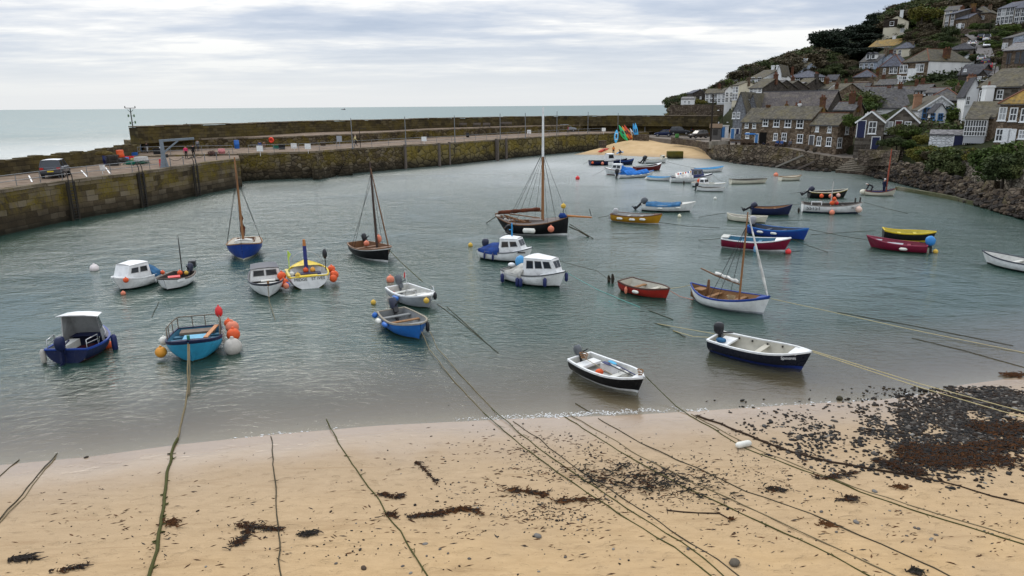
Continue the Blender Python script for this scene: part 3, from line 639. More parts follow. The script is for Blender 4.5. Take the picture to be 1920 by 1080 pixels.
low_wall('slip_wall', [P(1186, 262, 2.4), P(1199, 261.5, 2.5), P(1217, 260.5, 2.6)], 1.1, 0.5, M_RW, 'short stone wall behind the row of kayaks')
# high retaining wall under the far white houses
def face_wall(name, label, rows, mat, dz=1.0, thick=0.6):
 """rows: (px, y bottom, y top, distance of the foot)"""
 b = []; tp = []
 for px, yb, yt, r in rows:
  d = ray(px, yb); p = CAM+d*(r*KS(px, r)/d.y); b.append(p); tp.append(Vector((p.x, p.y, zat(p, yt))))
 o = empty(name, b[len(b)//2], 0, label, 'wall'); mb = MB(); n = max(12, int(sum((q-p).length for p, q in zip(b, b[1:]))/1.5))
 B, T = resample(b, n), resample(tp, n); rings = []
 for i, (p, q) in enumerate(zip(B, T)):
  d = (B[min(i+1, n-1)]-B[max(i-1, 0)]); nr = Vector((d.y, -d.x, 0)).normalized(); rr = []
  for k in range(7):
   f = k/6; v = Vector((p.x, p.y, lerp(p.z-dz, q.z, f)))+nr*((1-f)*0.35+mnoise.noise((i*0.7, k*0.9, 1))*0.1);
   if k == 6: v.z += random.uniform(-0.08, 0.08)
   rr.append(v-o.location)
  rr.append(rr[-1]-nr*thick); rr.append(rr[-1]-Vector((0, 0, 1.2))); rings.append(rr)
 mb.loft(rings, False, 0, False); mb.build('stone_face', mat, o); return o
face_wall('retaining_wall', 'tall brown stone retaining wall under the far white bungalows', [(1255, 219, 197, 187.5), (1300, 222, 196, 187), (1345, 226, 196, 185), (1392, 228, 198, 182)], M_RW, 3)
face_wall('garden_wall', 'stone garden wall beside the quay steps', [(1608, 296, 281, 97), (1640, 297, 282, 96), (1660, 297, 281, 94), (1686, 297, 283, 92)], M_RW, 1)
face_wall('sea_wall', 'pale bouldery sea wall under the bushes at the right', [(1738, 313, 289, 88), (1760, 320, 290, 84), (1786, 332, 293, 80), (1815, 340, 297, 76), (1850, 352, 303, 71), (1880, 362, 312, 68), (1920, 378, 322, 63), (1990, 410, 340, 55), (2100, 455, 360, 46)], stone('sea_wall_boulders', [(0.08, 0.066, 0.05), (0.16, 0.138, 0.108), (0.26, 0.235, 0.19)], (0.035, 0.028, 0.02), 'rubble', 0.7, None, 0, 1.2, 1.0), 3)
# rocky foreshore
M_ROCK = stone('foreshore_rock', [(0.028, 0.022, 0.017), (0.065, 0.05, 0.037), (0.12, 0.092, 0.062)], (0.02, 0.016, 0.012), 'rubble', 1.1, (0.10, 0.07, 0.03), 0.2, 0.3, 1.0)
rl = []
for px, yb, yt, zt in ((1628, 333, 322, 0.5), (1645, 338, 309, 1.5), (1680, 346, 304, 2.5), (1720, 356, 308, 2.7), (1760, 368, 321, 2.4), (1800, 380, 335, 2.0), (1850, 395, 348, 1.9), (1920, 416, 372, 1.6), (2000, 445, 400, 1.6), (2120, 490, 440, 1.6)):
 rl.append((P(px, yb, -0.7), P(px, yb-4, 0.05), P(px, yt, zt)))
mb = MB(); rings = []
A0, A1, A2 = [resample([r[k] for r in rl], 120) for k in range(3)]
for i in range(120):
 rr = [A0[i]]
 for k in range(16):
  f = k/15; v = A1[i].lerp(A2[i], f); v.z += (mnoise.noise((v.x*0.55, v.y*0.55, 0))*0.5+abs(mnoise.noise((v.x*1.4, v.y*1.4, 7)))*0.5)*(0.3+0.7*min(1, f*3))*min(1, (1-f)*5); rr.append(v)
 rings.append(rr)
mb.loft(rings, False, 0, False); mb.build('rocky_foreshore', M_ROCK, kind='structure')
mb = MB()
for _ in range(1500):
 i = random.randrange(119); f = random.random()**1.25; v = A1[i].lerp(A1[i+1], random.random()).lerp(A2[i].lerp(A2[i+1], 0.5), f)
 s = random.uniform(0.10, 0.30)*(1.5 if random.random() < 0.15 else 1)
 q = Matrix.Rotation(random.uniform(0, 6.3), 3, 'Z') @ Matrix.Rotation(random.uniform(-0.5, 0.5), 3, 'X')
 mb.ell(v+Vector((0, 0, 0.1)), (s*random.uniform(1, 1.7), s, s*random.uniform(0.5, 0.9)), random.choice((0, 0, 0, 1) if f < 0.4 else (0, 1, 1, 2)), 6, 4, mat=q, sm=False, jit=0.22)
mb.build('shore_boulders', [plain((0.030, 0.025, 0.021), 0.7), plain((0.07, 0.053, 0.038), 0.85), plain((0.13, 0.105, 0.075), 0.9)], kind='stuff')
# boulders piled along the foot of the quay wall
mb = MB()
for _ in range(420):
 px = random.uniform(1335, 1558); yb = pl([(1335, 296), (1379, 306), (1459, 314), (1521, 320), (1590, 324)], px); p = P(px, yb-random.uniform(-1, 4), 0)
 s = random.uniform(0.15, 0.5); mb.ell(p+Vector((0, 0, random.uniform(-0.1, 0.25))), (s*1.3, s, s*0.7), random.choice((0, 0, 1)), 6, 4, mat=Matrix.Rotation(random.uniform(0, 6), 3, 'Z'), sm=False, jit=0.2)
mb.build('wall_foot_rocks', [plain((0.030, 0.025, 0.021), 0.7), plain((0.07, 0.053, 0.038), 0.85)], kind='stuff')
# pale concrete ledge at the water's edge
o = empty('concrete_ledge', P(1800, 372, 0.1), 0, 'long narrow weedy concrete ledge at the edge of the water', 'ledge'); mb = MB()
lg = [P(x, y, 0.22)-o.location for x, y in ((1682, 352), (1735, 361), (1790, 371), (1840, 383), (1880, 394), (1925, 406), (1990, 424))]
for a, b in zip(lg, lg[1:]):
 m = (a+b)/2; mb.bar(a+Vector((0, 0, -0.1)), b+Vector((0, 0, -0.1)), 0.55, 0.5)
mb.build('ledge_slab', stone('weedy_concrete', [(0.07, 0.065, 0.045), (0.13, 0.12, 0.085), (0.19, 0.175, 0.13)], (0.05, 0.05, 0.03), 'ashlar', 3.0, (0.05, 0.06, 0.02), 0.6, None, 0.5, 2.0), o)
# three leaning stone buttress stumps
for px, yb, yt, wd in ((1812, 353, 332, 0.65), (1856, 368, 340, 0.75), (1904, 382, 354, 0.85)):
 p = P(px, yb, 0.9); h = zat(p, yt)-p.z; mb = MB(); mb.loft([[Vector((x*s+dx, y*s+dx*0.5, z)) for x, y in ((-1, -1), (1, -1), (1, 1), (-1, 1))] for s, z, dx in ((wd, -0.8, 0), (wd*0.8, h*0.5, 0.22), (wd*0.55, h, 0.45))], True, 0, False)
 tag(mb.build('buttress', M_RW, None, p, 0.4), 'leaning lichen topped stone buttress at the foot of the sea wall', 'buttress', 'buttresses along the sea wall')
# quay steps
st = empty('quay_steps', P(1600, 312, 0.6), 0, 'flight of wide worn stone steps down to the harbour water', 'steps'); mb = MB()
a0, a1 = P(1566, 323, 0.05), P(1617, 327, 0.05); b0, b1 = P(1600, 298.5, 2.0), P(1640, 299.5, 2.2)
for i in range(8):
 f0, f1 = i/8, (i+1)/8; q = [a0.lerp(b0, f0), a1.lerp(b1, f0), a1.lerp(b1, f1), a0.lerp(b0, f1)]; z = lerp(0.22, 2.1, (i+1)/8)
 mb.prism([Vector((v.x, v.y, -1.0))-st.location for v in q], (0, 0, z+1.0)); d = (q[0]-q[3]).normalized()*0.06; m2 = MB(); m2.prism([Vector((v.x, v.y, z+0.002))+(d if k < 2 else Vector())-st.location for k, v in enumerate(q)], (0, 0, 0.06)); m2.build('tread', plain((0.2, 0.175, 0.135), 0.85), st)  # treads coloured lighter than the risers, painting in skylight on their tops
mb.build('riser_block', M_RW, st)
# grey timber and rail ramps lying against the quay wall
for a, b, lab in (((1459, 313, 0.1), (1508, 291, 2.3), 'long pale timber spar leaning on the quay wall'), ((1499, 317, 0.1), (1530, 302, 1.4), 'short dark timber leaning on the quay wall')):
 p, q = P(*a)+Vector((-0.5, -0.4, 0)), P(*b)+Vector((-0.35, -0.3, 0)); mb = MB(); mb.bar((0, 0, 0), q-p, 0.28, 0.25); tag(mb.build('timber_spar', wood((0.22, 0.20, 0.17), 0.85) if 'pale' in lab else TIMB, None, p), lab, 'timber')
# concrete mooring blocks in the cove
p = P(1265, 296.5, 0); h = zat(p, 283.5); mb = MB(); mb.loft([[Vector((x*s, y*s*0.8, z)) for x, y in ((-1, -.5), (-.5, -1), (.5, -1), (1, -.5), (1, .5), (.5, 1), (-.5, 1), (-1, .5))] for s, z in ((1.5, -0.6), (1.5, h-0.06), (1.44, h))], True, 0, False)
tag(mb.build('concrete_block', stone('weed_block', [(0.06, 0.055, 0.015), (0.10, 0.088, 0.025), (0.14, 0.12, 0.05)], (0.05, 0.045, 0.02), 'ashlar', 2.5, (0.13, 0.10, 0.01), 0.5, 0.2, 0.5, 1.5), None, p), 'yellow weed covered concrete block at the edge of the cove', 'mooring block')
p = P(1129.5, 276.5, 1.1); h = zat(p, 263.5)-p.z; mb = MB(); mb.tube([(0, 0, -0.5), (0, 0, h-0.15), (0, 0, h-0.14), (0, 0, h)], [0.85, 0.85, 0.95, 0.95], 14, 0, False)
tag(mb.build('stone_bollard', M_RW, None, p), 'big round brown stone bollard at the foot of the far pier', 'bollard')
# low rocks of the headland
p0 = P(1238, 214, 3.0); mb = MB()
for _ in range(130):
 px = random.uniform(1204, 1262); r = random.uniform(180, 198); d = ray(px, 200); hl = d.y; x, y = d.x/hl*r, d.y/hl*r; s = random.uniform(0.5, 1.5)
 mb.ell((x, y, hz_(px, r)), (s*1.5, s, s*0.6), random.choice((0, 1)), 7, 5, mat=Matrix.Rotation(random.uniform(0, 6), 3, 'Z'), sm=False, jit=0.2)
mb.build('headland_rocks', [plain((0.10, 0.085, 0.035), 0.9), plain((0.06, 0.05, 0.03), 0.9)], kind='stuff')
# ================================================================ HOUSES
W_BROWN = stone('brown_granite', [(0.058, 0.040, 0.025), (0.118, 0.083, 0.053), (0.18, 0.132, 0.088), (0.26, 0.20, 0.14)], (0.10, 0.08, 0.06), 'rubble', 0.42, None, 0, None, 0.7)
W_GREY = stone('grey_granite', [(0.04, 0.033, 0.026), (0.095, 0.08, 0.064), (0.17, 0.148, 0.122)], (0.19, 0.17, 0.145), 'ashlar', 0.85, None, 0, None, 0.6, 0.4)
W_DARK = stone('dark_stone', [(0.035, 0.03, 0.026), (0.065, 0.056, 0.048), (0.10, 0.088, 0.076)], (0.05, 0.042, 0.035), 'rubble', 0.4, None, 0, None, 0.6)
W_WHITE = render_wall('white_render', (0.70, 0.71, 0.70)); W_CREAM = render_wall('cream_render', (0.60, 0.55, 0.42)); W_PALE = render_wall('pale_grey_render', (0.42, 0.43, 0.44))
W_WSTONE = stone('white_painted_stone', [(0.55, 0.56, 0.56), (0.66, 0.67, 0.67), (0.74, 0.75, 0.75)], (0.45, 0.46, 0.47), 'rubble', 0.5, None, 0, None, 0.8, dark=(0.4, 0.41, 0.42))
W_SLATE = slate('slate_hung_wall', (0.19, 0.195, 0.205), (0.22, 0.22, 0.2), 0.15, 0.18, 0.25); W_SLATEB = slate('blue_slate_hung_wall', (0.30, 0.34, 0.40), (0.28, 0.28, 0.28), 0.1, 0.2, 0.3)
R_GREY = slate('grey_slate_roof', (0.085, 0.082, 0.082), (0.13, 0.115, 0.07), 0.3); R_DARK = slate('dark_slate_roof', (0.05, 0.05, 0.056), (0.09, 0.085, 0.07), 0.15)
R_MOSS = slate('mossy_slate_roof', (0.085, 0.077, 0.06), (0.118, 0.10, 0.05), 0.42); R_OCHRE = slate('lichen_gold_roof', (0.13, 0.105, 0.06), (0.32, 0.19, 0.03), 0.75); R_PALE = slate('pale_slate_roof', (0.17, 0.165, 0.165), (0.17, 0.15, 0.1), 0.25)
R_BLUE = slate('blue_slate_roof', (0.085, 0.09, 0.11), (0.13, 0.12, 0.09), 0.15)
R_SCANT = slate('scantle_slate_roof', (0.075, 0.066, 0.066), (0.15, 0.13, 0.10), 0.42, 0.16, 0.22)
TERRA = plain((0.15, 0.068, 0.043), 0.85); BRICKY = stone('chimney_brick', [(0.075, 0.026, 0.014), (0.12, 0.044, 0.024), (0.17, 0.07, 0.04)], (0.09, 0.06, 0.042), 'ashlar', 0.24, (0.2, 0.13, 0.03), 0.25, None, 0.4, 0.085); BRICKO = stone('orange_chimney_brick', [(0.28, 0.13, 0.07), (0.36, 0.18, 0.10), (0.42, 0.23, 0.14)], (0.25, 0.17, 0.12), 'ashlar', 0.24, None, 0, None, 0.4, 0.085)
FRAME = plain((0.74, 0.75, 0.74), 0.45); FBLUE = plain((0.045, 0.16, 0.36), 0.5); NAVY = plain((0.008, 0.013, 0.055), 0.45); BRIGHTB = plain((0.02, 0.15, 0.42), 0.45); GLASS = glass_pane(); LEAD = plain((0.09, 0.09, 0.095), 0.6); OXB = plain((0.09, 0.012, 0.012), 0.5)
CURT = plain((0.35, 0.36, 0.36), 0.6)
WALLN = {'brown': W_BROWN, 'grey': W_GREY, 'dark': W_DARK, 'white': W_WHITE, 'cream': W_CREAM, 'pale': W_PALE, 'wstone': W_WSTONE, 'slate': W_SLATE, 'bslate': W_SLATEB, 'scant': R_SCANT}
ROOFN = {'grey': R_GREY, 'dark': R_DARK, 'moss': R_MOSS, 'ochre': R_OCHRE, 'pale': R_PALE, 'blue': R_BLUE, 'scant': R_SCANT}
def fmap(face, w, dep):
 if face == 'F': return lambda a, z, o: Vector((a, -o, z))
 if face == 'R': return lambda a, z, o: Vector((w+o, a, z))
 return lambda a, z, o: Vector((-o, a, z))
def slab(mb, f, a0, a1, z0, z1, o0, o1, mi=0):
 v = [f(a, z, o) for o in (o0, o1) for z in (z0, z1) for a in (a0, a1)]
 mb.add(v, [(0, 2, 3, 1), (4, 5, 7, 6), (0, 1, 5, 4), (2, 6, 7, 3), (0, 4, 6, 2), (1, 3, 7, 5)], mi)
def window(par, f, a0, a1, z0, z1, frame=None, bars=1, sill=True):
 frame = frame or FRAME; t = min(0.11, 0.16*(a1-a0)+0.02); mb = MB()
 slab(mb, f, a0, a0+t, z0, z1, 0.003, 0.07); slab(mb, f, a1-t, a1, z0, z1, 0.003, 0.07); slab(mb, f, a0+t, a1-t, z1-t, z1, 0.003, 0.068); slab(mb, f, a0+t, a1-t, z0, z0+t, 0.003, 0.068)
 zm = (z0+z1)/2; slab(mb, f, a0+t, a1-t, zm-t*0.4, zm+t*0.4, 0.003, 0.06)
 nb = bars if bars else 0
 for k in range(nb):
  c = lerp(a0, a1, (k+1)/(nb+1)); slab(mb, f, c-t*0.28, c+t*0.28, z0+t, z1-t, 0.003, 0.055)
 if sill: slab(mb, f, a0-0.08, a1+0.08, z0-0.1, z0-0.002, 0.003, 0.14)
 o = mb.build('window', frame, par); m2 = MB(); slab(m2, f, a0+t*0.9, a1-t*0.9, z0+t*0.9, z1-t*0.9, 0.003, 0.03)
 m2.build('pane', GLASS if random.random() < 0.8 else CURT, o); return o
def door(par, f, a0, a1, z0, z1, mat, frame=None):
 mb = MB(); slab(mb, f, a0, a1, z0, z1, 0.003, 0.06); o = mb.build('door', mat, par); m2 = MB(); slab(m2, f, a0-0.09, a0-0.002, z0, z1+0.09, 0.003, 0.09); slab(m2, f, a1+0.002, a1+0.09, z0, z1+0.09, 0.003, 0.09); slab(m2, f, a0, a1, z1+0.002, z1+0.09, 0.003, 0.088)
 m2.build('door_frame', frame or FRAME, o); return o
def chimney(par, x, y, ztop, zroof, w, mat, d=None, pots=2):
 d = d or w*0.7; mb = MB(); mb.box((x, y, (ztop+zroof-1.2)/2), (w, d, ztop-zroof+1.2)); mb.box((x, y, ztop-0.12), (w+0.16, d+0.16, 0.16)); mb.box((x, y, ztop+0.04), (w+0.05, d+0.05, 0.08)); o = mb.build('chimney', mat, par)
 for k in range(pots):
  m2 = MB(); xx = x+(k-(pots-1)/2)*(w/max(1, pots)); h = random.uniform(0.35, 0.6); m2.tube([(xx, y, ztop+0.07), (xx, y, ztop+h*0.8), (xx, y, ztop+h)], [0.16, 0.12, 0.14], 8); m2.build('chimney_pot', TERRA, o)
 return o
SC = 5.3333
def house(name, label, org, xl, xr, yb, ye, yr, kind='along', dep=6.0, yaw=0.0, wall='brown', roof='grey', win=(), doors=(), side=(), auto=None, chim=(), z0=None, sideauto=None, wallR=None, ridge=None, cat='house', group=None, base=4.0, over=0.22, y0=None, barge=None, back=False):
 """a house whose front shows between the given columns and rows of an enlarged view of the photograph"""
 ox, oy = org; px = lambda x: ox+x/SC; py = lambda y: oy+y/SC
 XL, XR = px(xl), px(xr)
 if z0 is not None: A = P(XL, py(yb), z0)
 elif y0 is not None: d = ray(XL, py(yb)); A = CAM+d*(y0*KS(XL, y0)/d.y)
 else: A = hill(XL, py(yb))
 if y0 is not None and XL > 1400 and y0 > 112:
  Ah = hill(XL, py(yb)); A = Ah if Ah.y < A.y else A
 kk = max(1, A.y/150)**0.9 if XL > 1400 else 1.0; dep *= kk; base *= kk
 va = Vector((A.x, A.y, 0)).normalized(); u = Matrix.Rotation(R_(yaw), 3, 'Z') @ Vector((va.y, -va.x, 0))
 d = ray(XR, py(yb)); k = (A.x*d.y-A.y*d.x)/(u.y*d.x-u.x*d.y); w = abs(k); n = Vector((-u.y, u.x, 0))
 he = zat(A, py(ye))-A.z; apex = A+u*(w/2)+(n*(dep/2) if kind != 'gable' else Vector((0, 0, 0))); hr = max(he+0.5, zat(apex, py(yr))-A.z)
 root = empty(name, A, math.atan2(u.y, u.x), label, cat, group); ov = over; base_ = -base
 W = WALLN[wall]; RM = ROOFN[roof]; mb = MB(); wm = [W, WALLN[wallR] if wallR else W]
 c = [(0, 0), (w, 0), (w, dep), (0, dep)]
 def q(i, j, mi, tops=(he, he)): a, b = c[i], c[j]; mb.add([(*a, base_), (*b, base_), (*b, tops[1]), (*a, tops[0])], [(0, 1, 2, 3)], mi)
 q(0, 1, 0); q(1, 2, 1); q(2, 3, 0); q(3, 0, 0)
 rm = MB(); th = 0.11
 def plane(pts):
  pts = [Vector(p) for p in pts]; rm.prism(pts, (0, 0, th))
 if kind == 'along':
  mb.add([(w, 0, he), (w, dep, he), (w, dep/2, hr)], [(0, 1, 2)], 1); mb.add([(0, 0, he), (0, dep, he), (0, dep/2, hr)], [(0, 2, 1)], 0)
  s = (hr-he)/(dep/2); e = -ov*s
  plane([(-ov, -ov, he+e), (w+ov, -ov, he+e), (w+ov, dep/2, hr), (-ov, dep/2, hr)]); plane([(-ov, dep/2, hr), (w+ov, dep/2, hr), (w+ov, dep+ov, he+e), (-ov, dep+ov, he+e)])
  rl_ = [((-ov, dep/2, hr+th), (w+ov, dep/2, hr+th))]
 elif kind == 'gable':
  mb.add([(0, 0, he), (w, 0, he), (w/2, 0, hr)], [(0, 1, 2)], 0); mb.add([(0, dep, he), (w, dep, he), (w/2, dep, hr)], [(0, 2, 1)], 0)
  s = (hr-he)/(w/2); e = -ov*s
  plane([(-ov, -ov, he+e), (w/2, -ov, hr), (w/2, dep+ov, hr), (-ov, dep+ov, he+e)]); plane([(w/2, -ov, hr), (w+ov, -ov, he+e), (w+ov, dep+ov, he+e), (w/2, dep+ov, hr)])
  rl_ = [((w/2, -ov, hr+th), (w/2, dep+ov, hr+th))]
 else:
  ins = min(w, dep)/2*0.98; s = (hr-he)/(dep/2) if dep <= w else (hr-he)/(w/2); e = -ov*s
  r0, r1 = ((ins, dep/2, hr), (w-ins, dep/2, hr)) if w >= dep else ((w/2, ins, hr), (w/2, dep-ins, hr))
  a, b, cc, dd = (-ov, -ov, he+e), (w+ov, -ov, he+e), (w+ov, dep+ov, he+e), (-ov, dep+ov, he+e)
  if w >= dep: plane([a, b, r1, r0]); plane([b, cc, r1]); plane([cc, dd, r0, r1]); plane([dd, a, r0])
  else: plane([a, b, r0]); plane([b, cc, r1, r0]); plane([cc, dd, r1]); plane([dd, a, r0, r1])
  t_ = lambda v: (v[0], v[1], v[2]+th)
  rl_ = [(t_(r0), t_(r1)), (t_(a), t_(r0)), (t_(b), t_(r1 if w >= dep else r0))]
 mb.build('wall', wm, root); ro = rm.build('roof', RM, root)
 if ridge:
  m2 = MB()
  for p, q_ in rl_:
   if (Vector(p)-Vector(q_)).length > 0.3: m2.bar(p, q_, 0.2, 0.12)
  m2.build('ridge_tiles', {'t': TERRA, 's': LEAD, 'w': FRAME}[ridge], ro)
 if barge:
  m2 = MB()
  if kind == 'gable':
   m2.bar((-ov, -ov-0.03, he+e-0.02), (w/2, -ov-0.03, hr-0.02), 0.06, 0.22); m2.bar((w/2, -ov-0.03, hr-0.02), (w+ov, -ov-0.03, he+e-0.02), 0.06, 0.22)
  m2.build('bargeboard', FRAME, root)
 else:
  if kind != 'gable': m2 = MB(); m2.bar((-ov, -ov-0.05, he+e-0.03), (w+ov, -ov-0.05, he+e-0.03), 0.11, 0.1); m2.build('gutter', LEAD, root)
 Minv = (Matrix.Translation(A) @ Matrix.Rotation(math.atan2(u.y, u.x), 4, 'Z')).inverted(); cl = Minv @ CAM
 def pick(face, X, Y):
  dl = (Minv.to_3x3() @ ray(px(X), py(Y)))
  if face == 'F': t_ = -cl.y/dl.y; p = cl+dl*t_; return p.x, p.z
  if face == 'R': t_ = (w-cl.x)/dl.x; p = cl+dl*t_; return p.y, p.z
  t_ = -cl.x/dl.x; p = cl+dl*t_; return p.y, p.z
 def rect(face, r):
  a0, z1 = pick(face, r[0], r[1]); a1, z0_ = pick(face, r[2], r[3])
  if face == 'L': a0, a1 = a1, a0
  return min(a0, a1), max(a0, a1), z0_, z1
 for it in win:
  a0, a1, b0, b1 = rect('F', it[:4]); window(root, fmap('F', w, dep), a0, a1, b0, b1, it[4] if len(it) > 4 else None, it[5] if len(it) > 5 else 1)
 for it in side:
  fc = it[0]; a0, a1, b0, b1 = rect(fc, it[1:5]); window(root, fmap(fc, w, dep), a0, a1, b0, b1, it[5] if len(it) > 5 else None)
 for it in doors:
  a0, a1, b0, b1 = rect('F', it[:4]); door(root, fmap('F', w, dep), a0, a1, b0, b1, it[4], it[5] if len(it) > 5 else None)
 for fc, au in (('F', auto), ('R', sideauto)):
  if au:
   nw, rows, ww, hh = au; ww *= kk; hh *= kk; ln = w if fc == 'F' else dep
   for zr in rows:
    for i in range(nw):
     c_ = ln*(i+0.5)/nw; window(root, fmap(fc, w, dep), c_-ww/2, c_+ww/2, he*zr-hh/2, he*zr+hh/2, None, 1)
 for it in chim:
  fx, fy, h, cw, m = it[:5]; x, y = fx*w, fy*dep
  if kind == 'along': zr = hr-abs(y-dep/2)*(hr-he)/(dep/2)
  elif kind == 'gable': zr = hr-abs(x-w/2)*(hr-he)/(w/2)
  else: zr = lerp(he, hr, 0.6)
  chimney(root, x, y, zr+h*kk*.85, zr, cw*.85*kk**.5, {'b': BRICKY, 'o': BRICKO, 's': W_BROWN, 'g': W_GREY, 'w': W_WHITE, 'd': W_DARK}[m], it[6] if len(it) > 6 else None, it[5] if len(it) > 5 else 2)
 root['dims'] = (w, dep, he, hr); return root
Z4, Z5, Z6, Z7 = (1240, 0), (1560, 0), (1240, 150), (1560, 150)
# --- the harbour front, left to right
slh = house('tall_gabled_house', 'twin gabled slate hung house at the left end of the harbour row', Z6, 700, 822, 610, 305, 132, 'gable', 8, -20, 'slate', 'moss', [(713, 320, 740, 386), (757, 320, 785, 386)], [(700, 487, 727, 585, FBLUE), (750, 487, 776, 540, NAVY)], z0=3.3)
gb2 = house('tall_gabled_house', 'second slate gable beside the twin gabled house, with one narrow window', Z6, 828, 935, 610, 300, 143, 'gable', 8, -20, 'slate', 'moss', [(867, 195, 884, 250), (835, 320, 868, 380)], z0=3.2)
house('long_slate_house', 'long house with a steep scantle slated roof behind the harbour cottages', Z6, 900, 1625, 560, 300, 122, 'along', 9, -24, 'dark', 'scant', y0=134, ridge='s', base=8)
c1 = house('harbour_cottage', 'low stone cottage with a blue awning over its door', Z6, 790, 982, 650, 416, 288, 'along', 5.5, -36, 'brown', 'moss', [(840, 425, 872, 480), (916, 427, 946, 484), (848, 522, 878, 583)], [(943, 540, 965, 630, FBLUE)], z0=2.95, chim=[(0.75, 0.55, 0.9, 0.7, 'b', 0)])
c2 = house('harbour_cottage', 'wide stone cottage with four white upper windows facing the harbour', Z6, 982, 1475, 660, 384, 270, 'along', 5.6, -36, 'brown', 'moss', [(1020, 382, 1067, 462), (1128, 385, 1180, 470), (1240, 390, 1297, 475), (1358, 393, 1418, 482), (1127, 530, 1160, 606), (1208, 527, 1250, 612), (1363, 540, 1413, 630)], [(988, 522, 1050, 640, plain((0.008, 0.007, 0.006), 0.9), W_BROWN)], z0=2.95, chim=[(0.99, 0.5, 1.6, 0.9, 'b', 2), (0.12, 0.9, 2.2, 0.5, 'b', 1), (0.32, 0.9, 1.9, 0.55, 'b', 1), (0.55, 0.5, 0.5, 0.4, 'w', 1)])  # its only door is a black sheet painting the shade of an open passage
c3 = house('harbour_cottage', 'lower stone cottage at the right end of the terrace with a rubble gable', Z6, 1478, 1745, 690, 443, 338, 'along', 4.2, -36, 'brown', 'moss', [(1548, 447, 1575, 517), (1670, 455, 1700, 527), (1560, 563, 1596, 657), (1655, 570, 1698, 663)], [(1487, 556, 1520, 650, LEAD)], [('R', 1845, 460, 1868, 543), ('R', 1765, 577, 1797, 677)], z0=2.9, ridge='t')
p = c1.location; aw = MB(); A_ = P(1407, 242, 5.2)
o = empty('awning', P(1414, 248, 5.2), R_(-55), 'bright blue canvas awning over the cottage door', 'awning'); mb = MB(); mb.prism([(-1.1, -0.25, 0.35), (1.1, -0.25, 0.35), (1.1, -1.15, -0.35), (-1.1, -1.15, -0.35)], (0, 0, 0.05)); mb.build('canvas', BRIGHTB, o); mb = MB(); mb.bar((-1.05, -0.2, -0.3), (-1.05, -1.1, -0.33), 0.04, 0.04); mb.bar((1.05, -0.2, -0.3), (1.05, -1.1, -0.33), 0.04, 0.04); mb.build('support', LEAD, o)
house('gable_cottage', 'small stone cottage with a navy door and white bargeboard gable', Z7, 217, 492, 690, 418, 318, 'gable', 6, -4, 'grey', 'moss', [(370, 414, 438, 538)], [(262, 408, 320, 576, NAVY), (405, 571, 465, 692, NAVY)], z0=3.4, barge=1, ridge='t')
house('gable_cottage', 'stone gable cottage with a dark red door above the flower garden', Z7, 512, 838, 640, 416, 278, 'gable', 6.5, -4, 'grey', 'moss', [(530, 414, 600, 538), (728, 414, 790, 470)], [(640, 410, 690, 500, OXB)], y0=104, barge=1, ridge='t')
wc = house('white_cottage', 'white cottage with blue windows and a little slate roofed porch', Z7, 845, 1250, 495, 300, 163, 'gable', 8, 14, 'wstone', 'moss', [(910, 275, 980, 388, FBLUE), (1132, 280, 1190, 386, FBLUE)], [(892, 422, 962, 497, FBLUE)], y0=110, barge=1, chim=[(0.1, 0.5, 2.3, 1.3, 'o', 1)])
pw = house('porch', 'small white projecting porch with slate roof on the white cottage', Z7, 1000, 1125, 470, 318, 240, 'gable', 2.0, 22, 'white', 'dark', [(1064, 332, 1104, 402, FBLUE)], [], [('L', 993, 330, 1028, 400, FBLUE)], y0=107.2, base=0.3, cat='porch')
house('slate_roof_house', 'long low house with a white side wall and pale slate roof', Z7, 440, 770, 330, 275, 90, 'along', 9, 18, 'white', 'grey', y0=121, chim=[(0.9, 0.5, 1.0, 0.8, 'b', 2)], base=6, win=[(460, 285, 500, 315)])
gw = house('white_outbuilding', 'flat white painted stone outbuilding with a navy door', Z7, 960, 1300, 680, 545, 524, 'along', 3.0, -2, 'wstone', 'pale', (), [(1227, 552, 1297, 678, NAVY)], z0=4.2, cat='outbuilding', over=0.05)
# bay fronted cottage
bc = house('bay_cottage', 'stone cottage with a glazed white bay over a bright blue door', Z7, 1300, 1560, 715, 372, 228, 'along', 7, -10, 'brown', 'moss', [(1335, 553, 1386, 657, None, 2), (1450, 553, 1506, 668, None, 2)], [(1406, 553, 1446, 715, BRIGHTB)], y0=90)
w_, d_, he_, hr_ = bc['dims']; f = lambda a, z, o: Vector((a, -o, z)); zt, zb = he_-0.35, he_-2.35
mb = MB(); mb.box((w_*0.42, -0.45, (zt+zb)/2), (w_*0.82, 0.9, zt-zb)); bay = mb.build('bay_window', GLASS, bc); mb = MB()
for i in range(9): a = w_*0.01+w_*0.82*i/8; slab(mb, f, a-0.035, a+0.035, zb, zt, 0.895, 0.96)
for z_ in (zb, zb+0.5, (zt+zb)/2+0.15, zt-0.08): slab(mb, f, w_*0.01-0.05, w_*0.83+0.05, z_, z_+0.09, 0.893, 0.957)
for i in range(4): y_ = i*0.28; mb.box((w_*0.832, -0.9+y_, (zt+zb)/2), (0.06, 0.06, zt-zb))
mb.build('glazing_bars', FRAME, bay); mb = MB(); mb.box((w_*0.42, -0.45, zb-0.45), (w_*0.8, 0.86, 0.88)); mb.build('bay_apron', W_PALE, bc); mb = MB(); mb.prism([(w_*-0.02, -1.05, zt), (w_*0.88, -1.05, zt), (w_*0.88, 0.1, zt+0.55), (w_*-0.02, 0.1, zt+0.55)], (0, 0, 0.1)); mb.build('bay_roof', R_MOSS, bc)
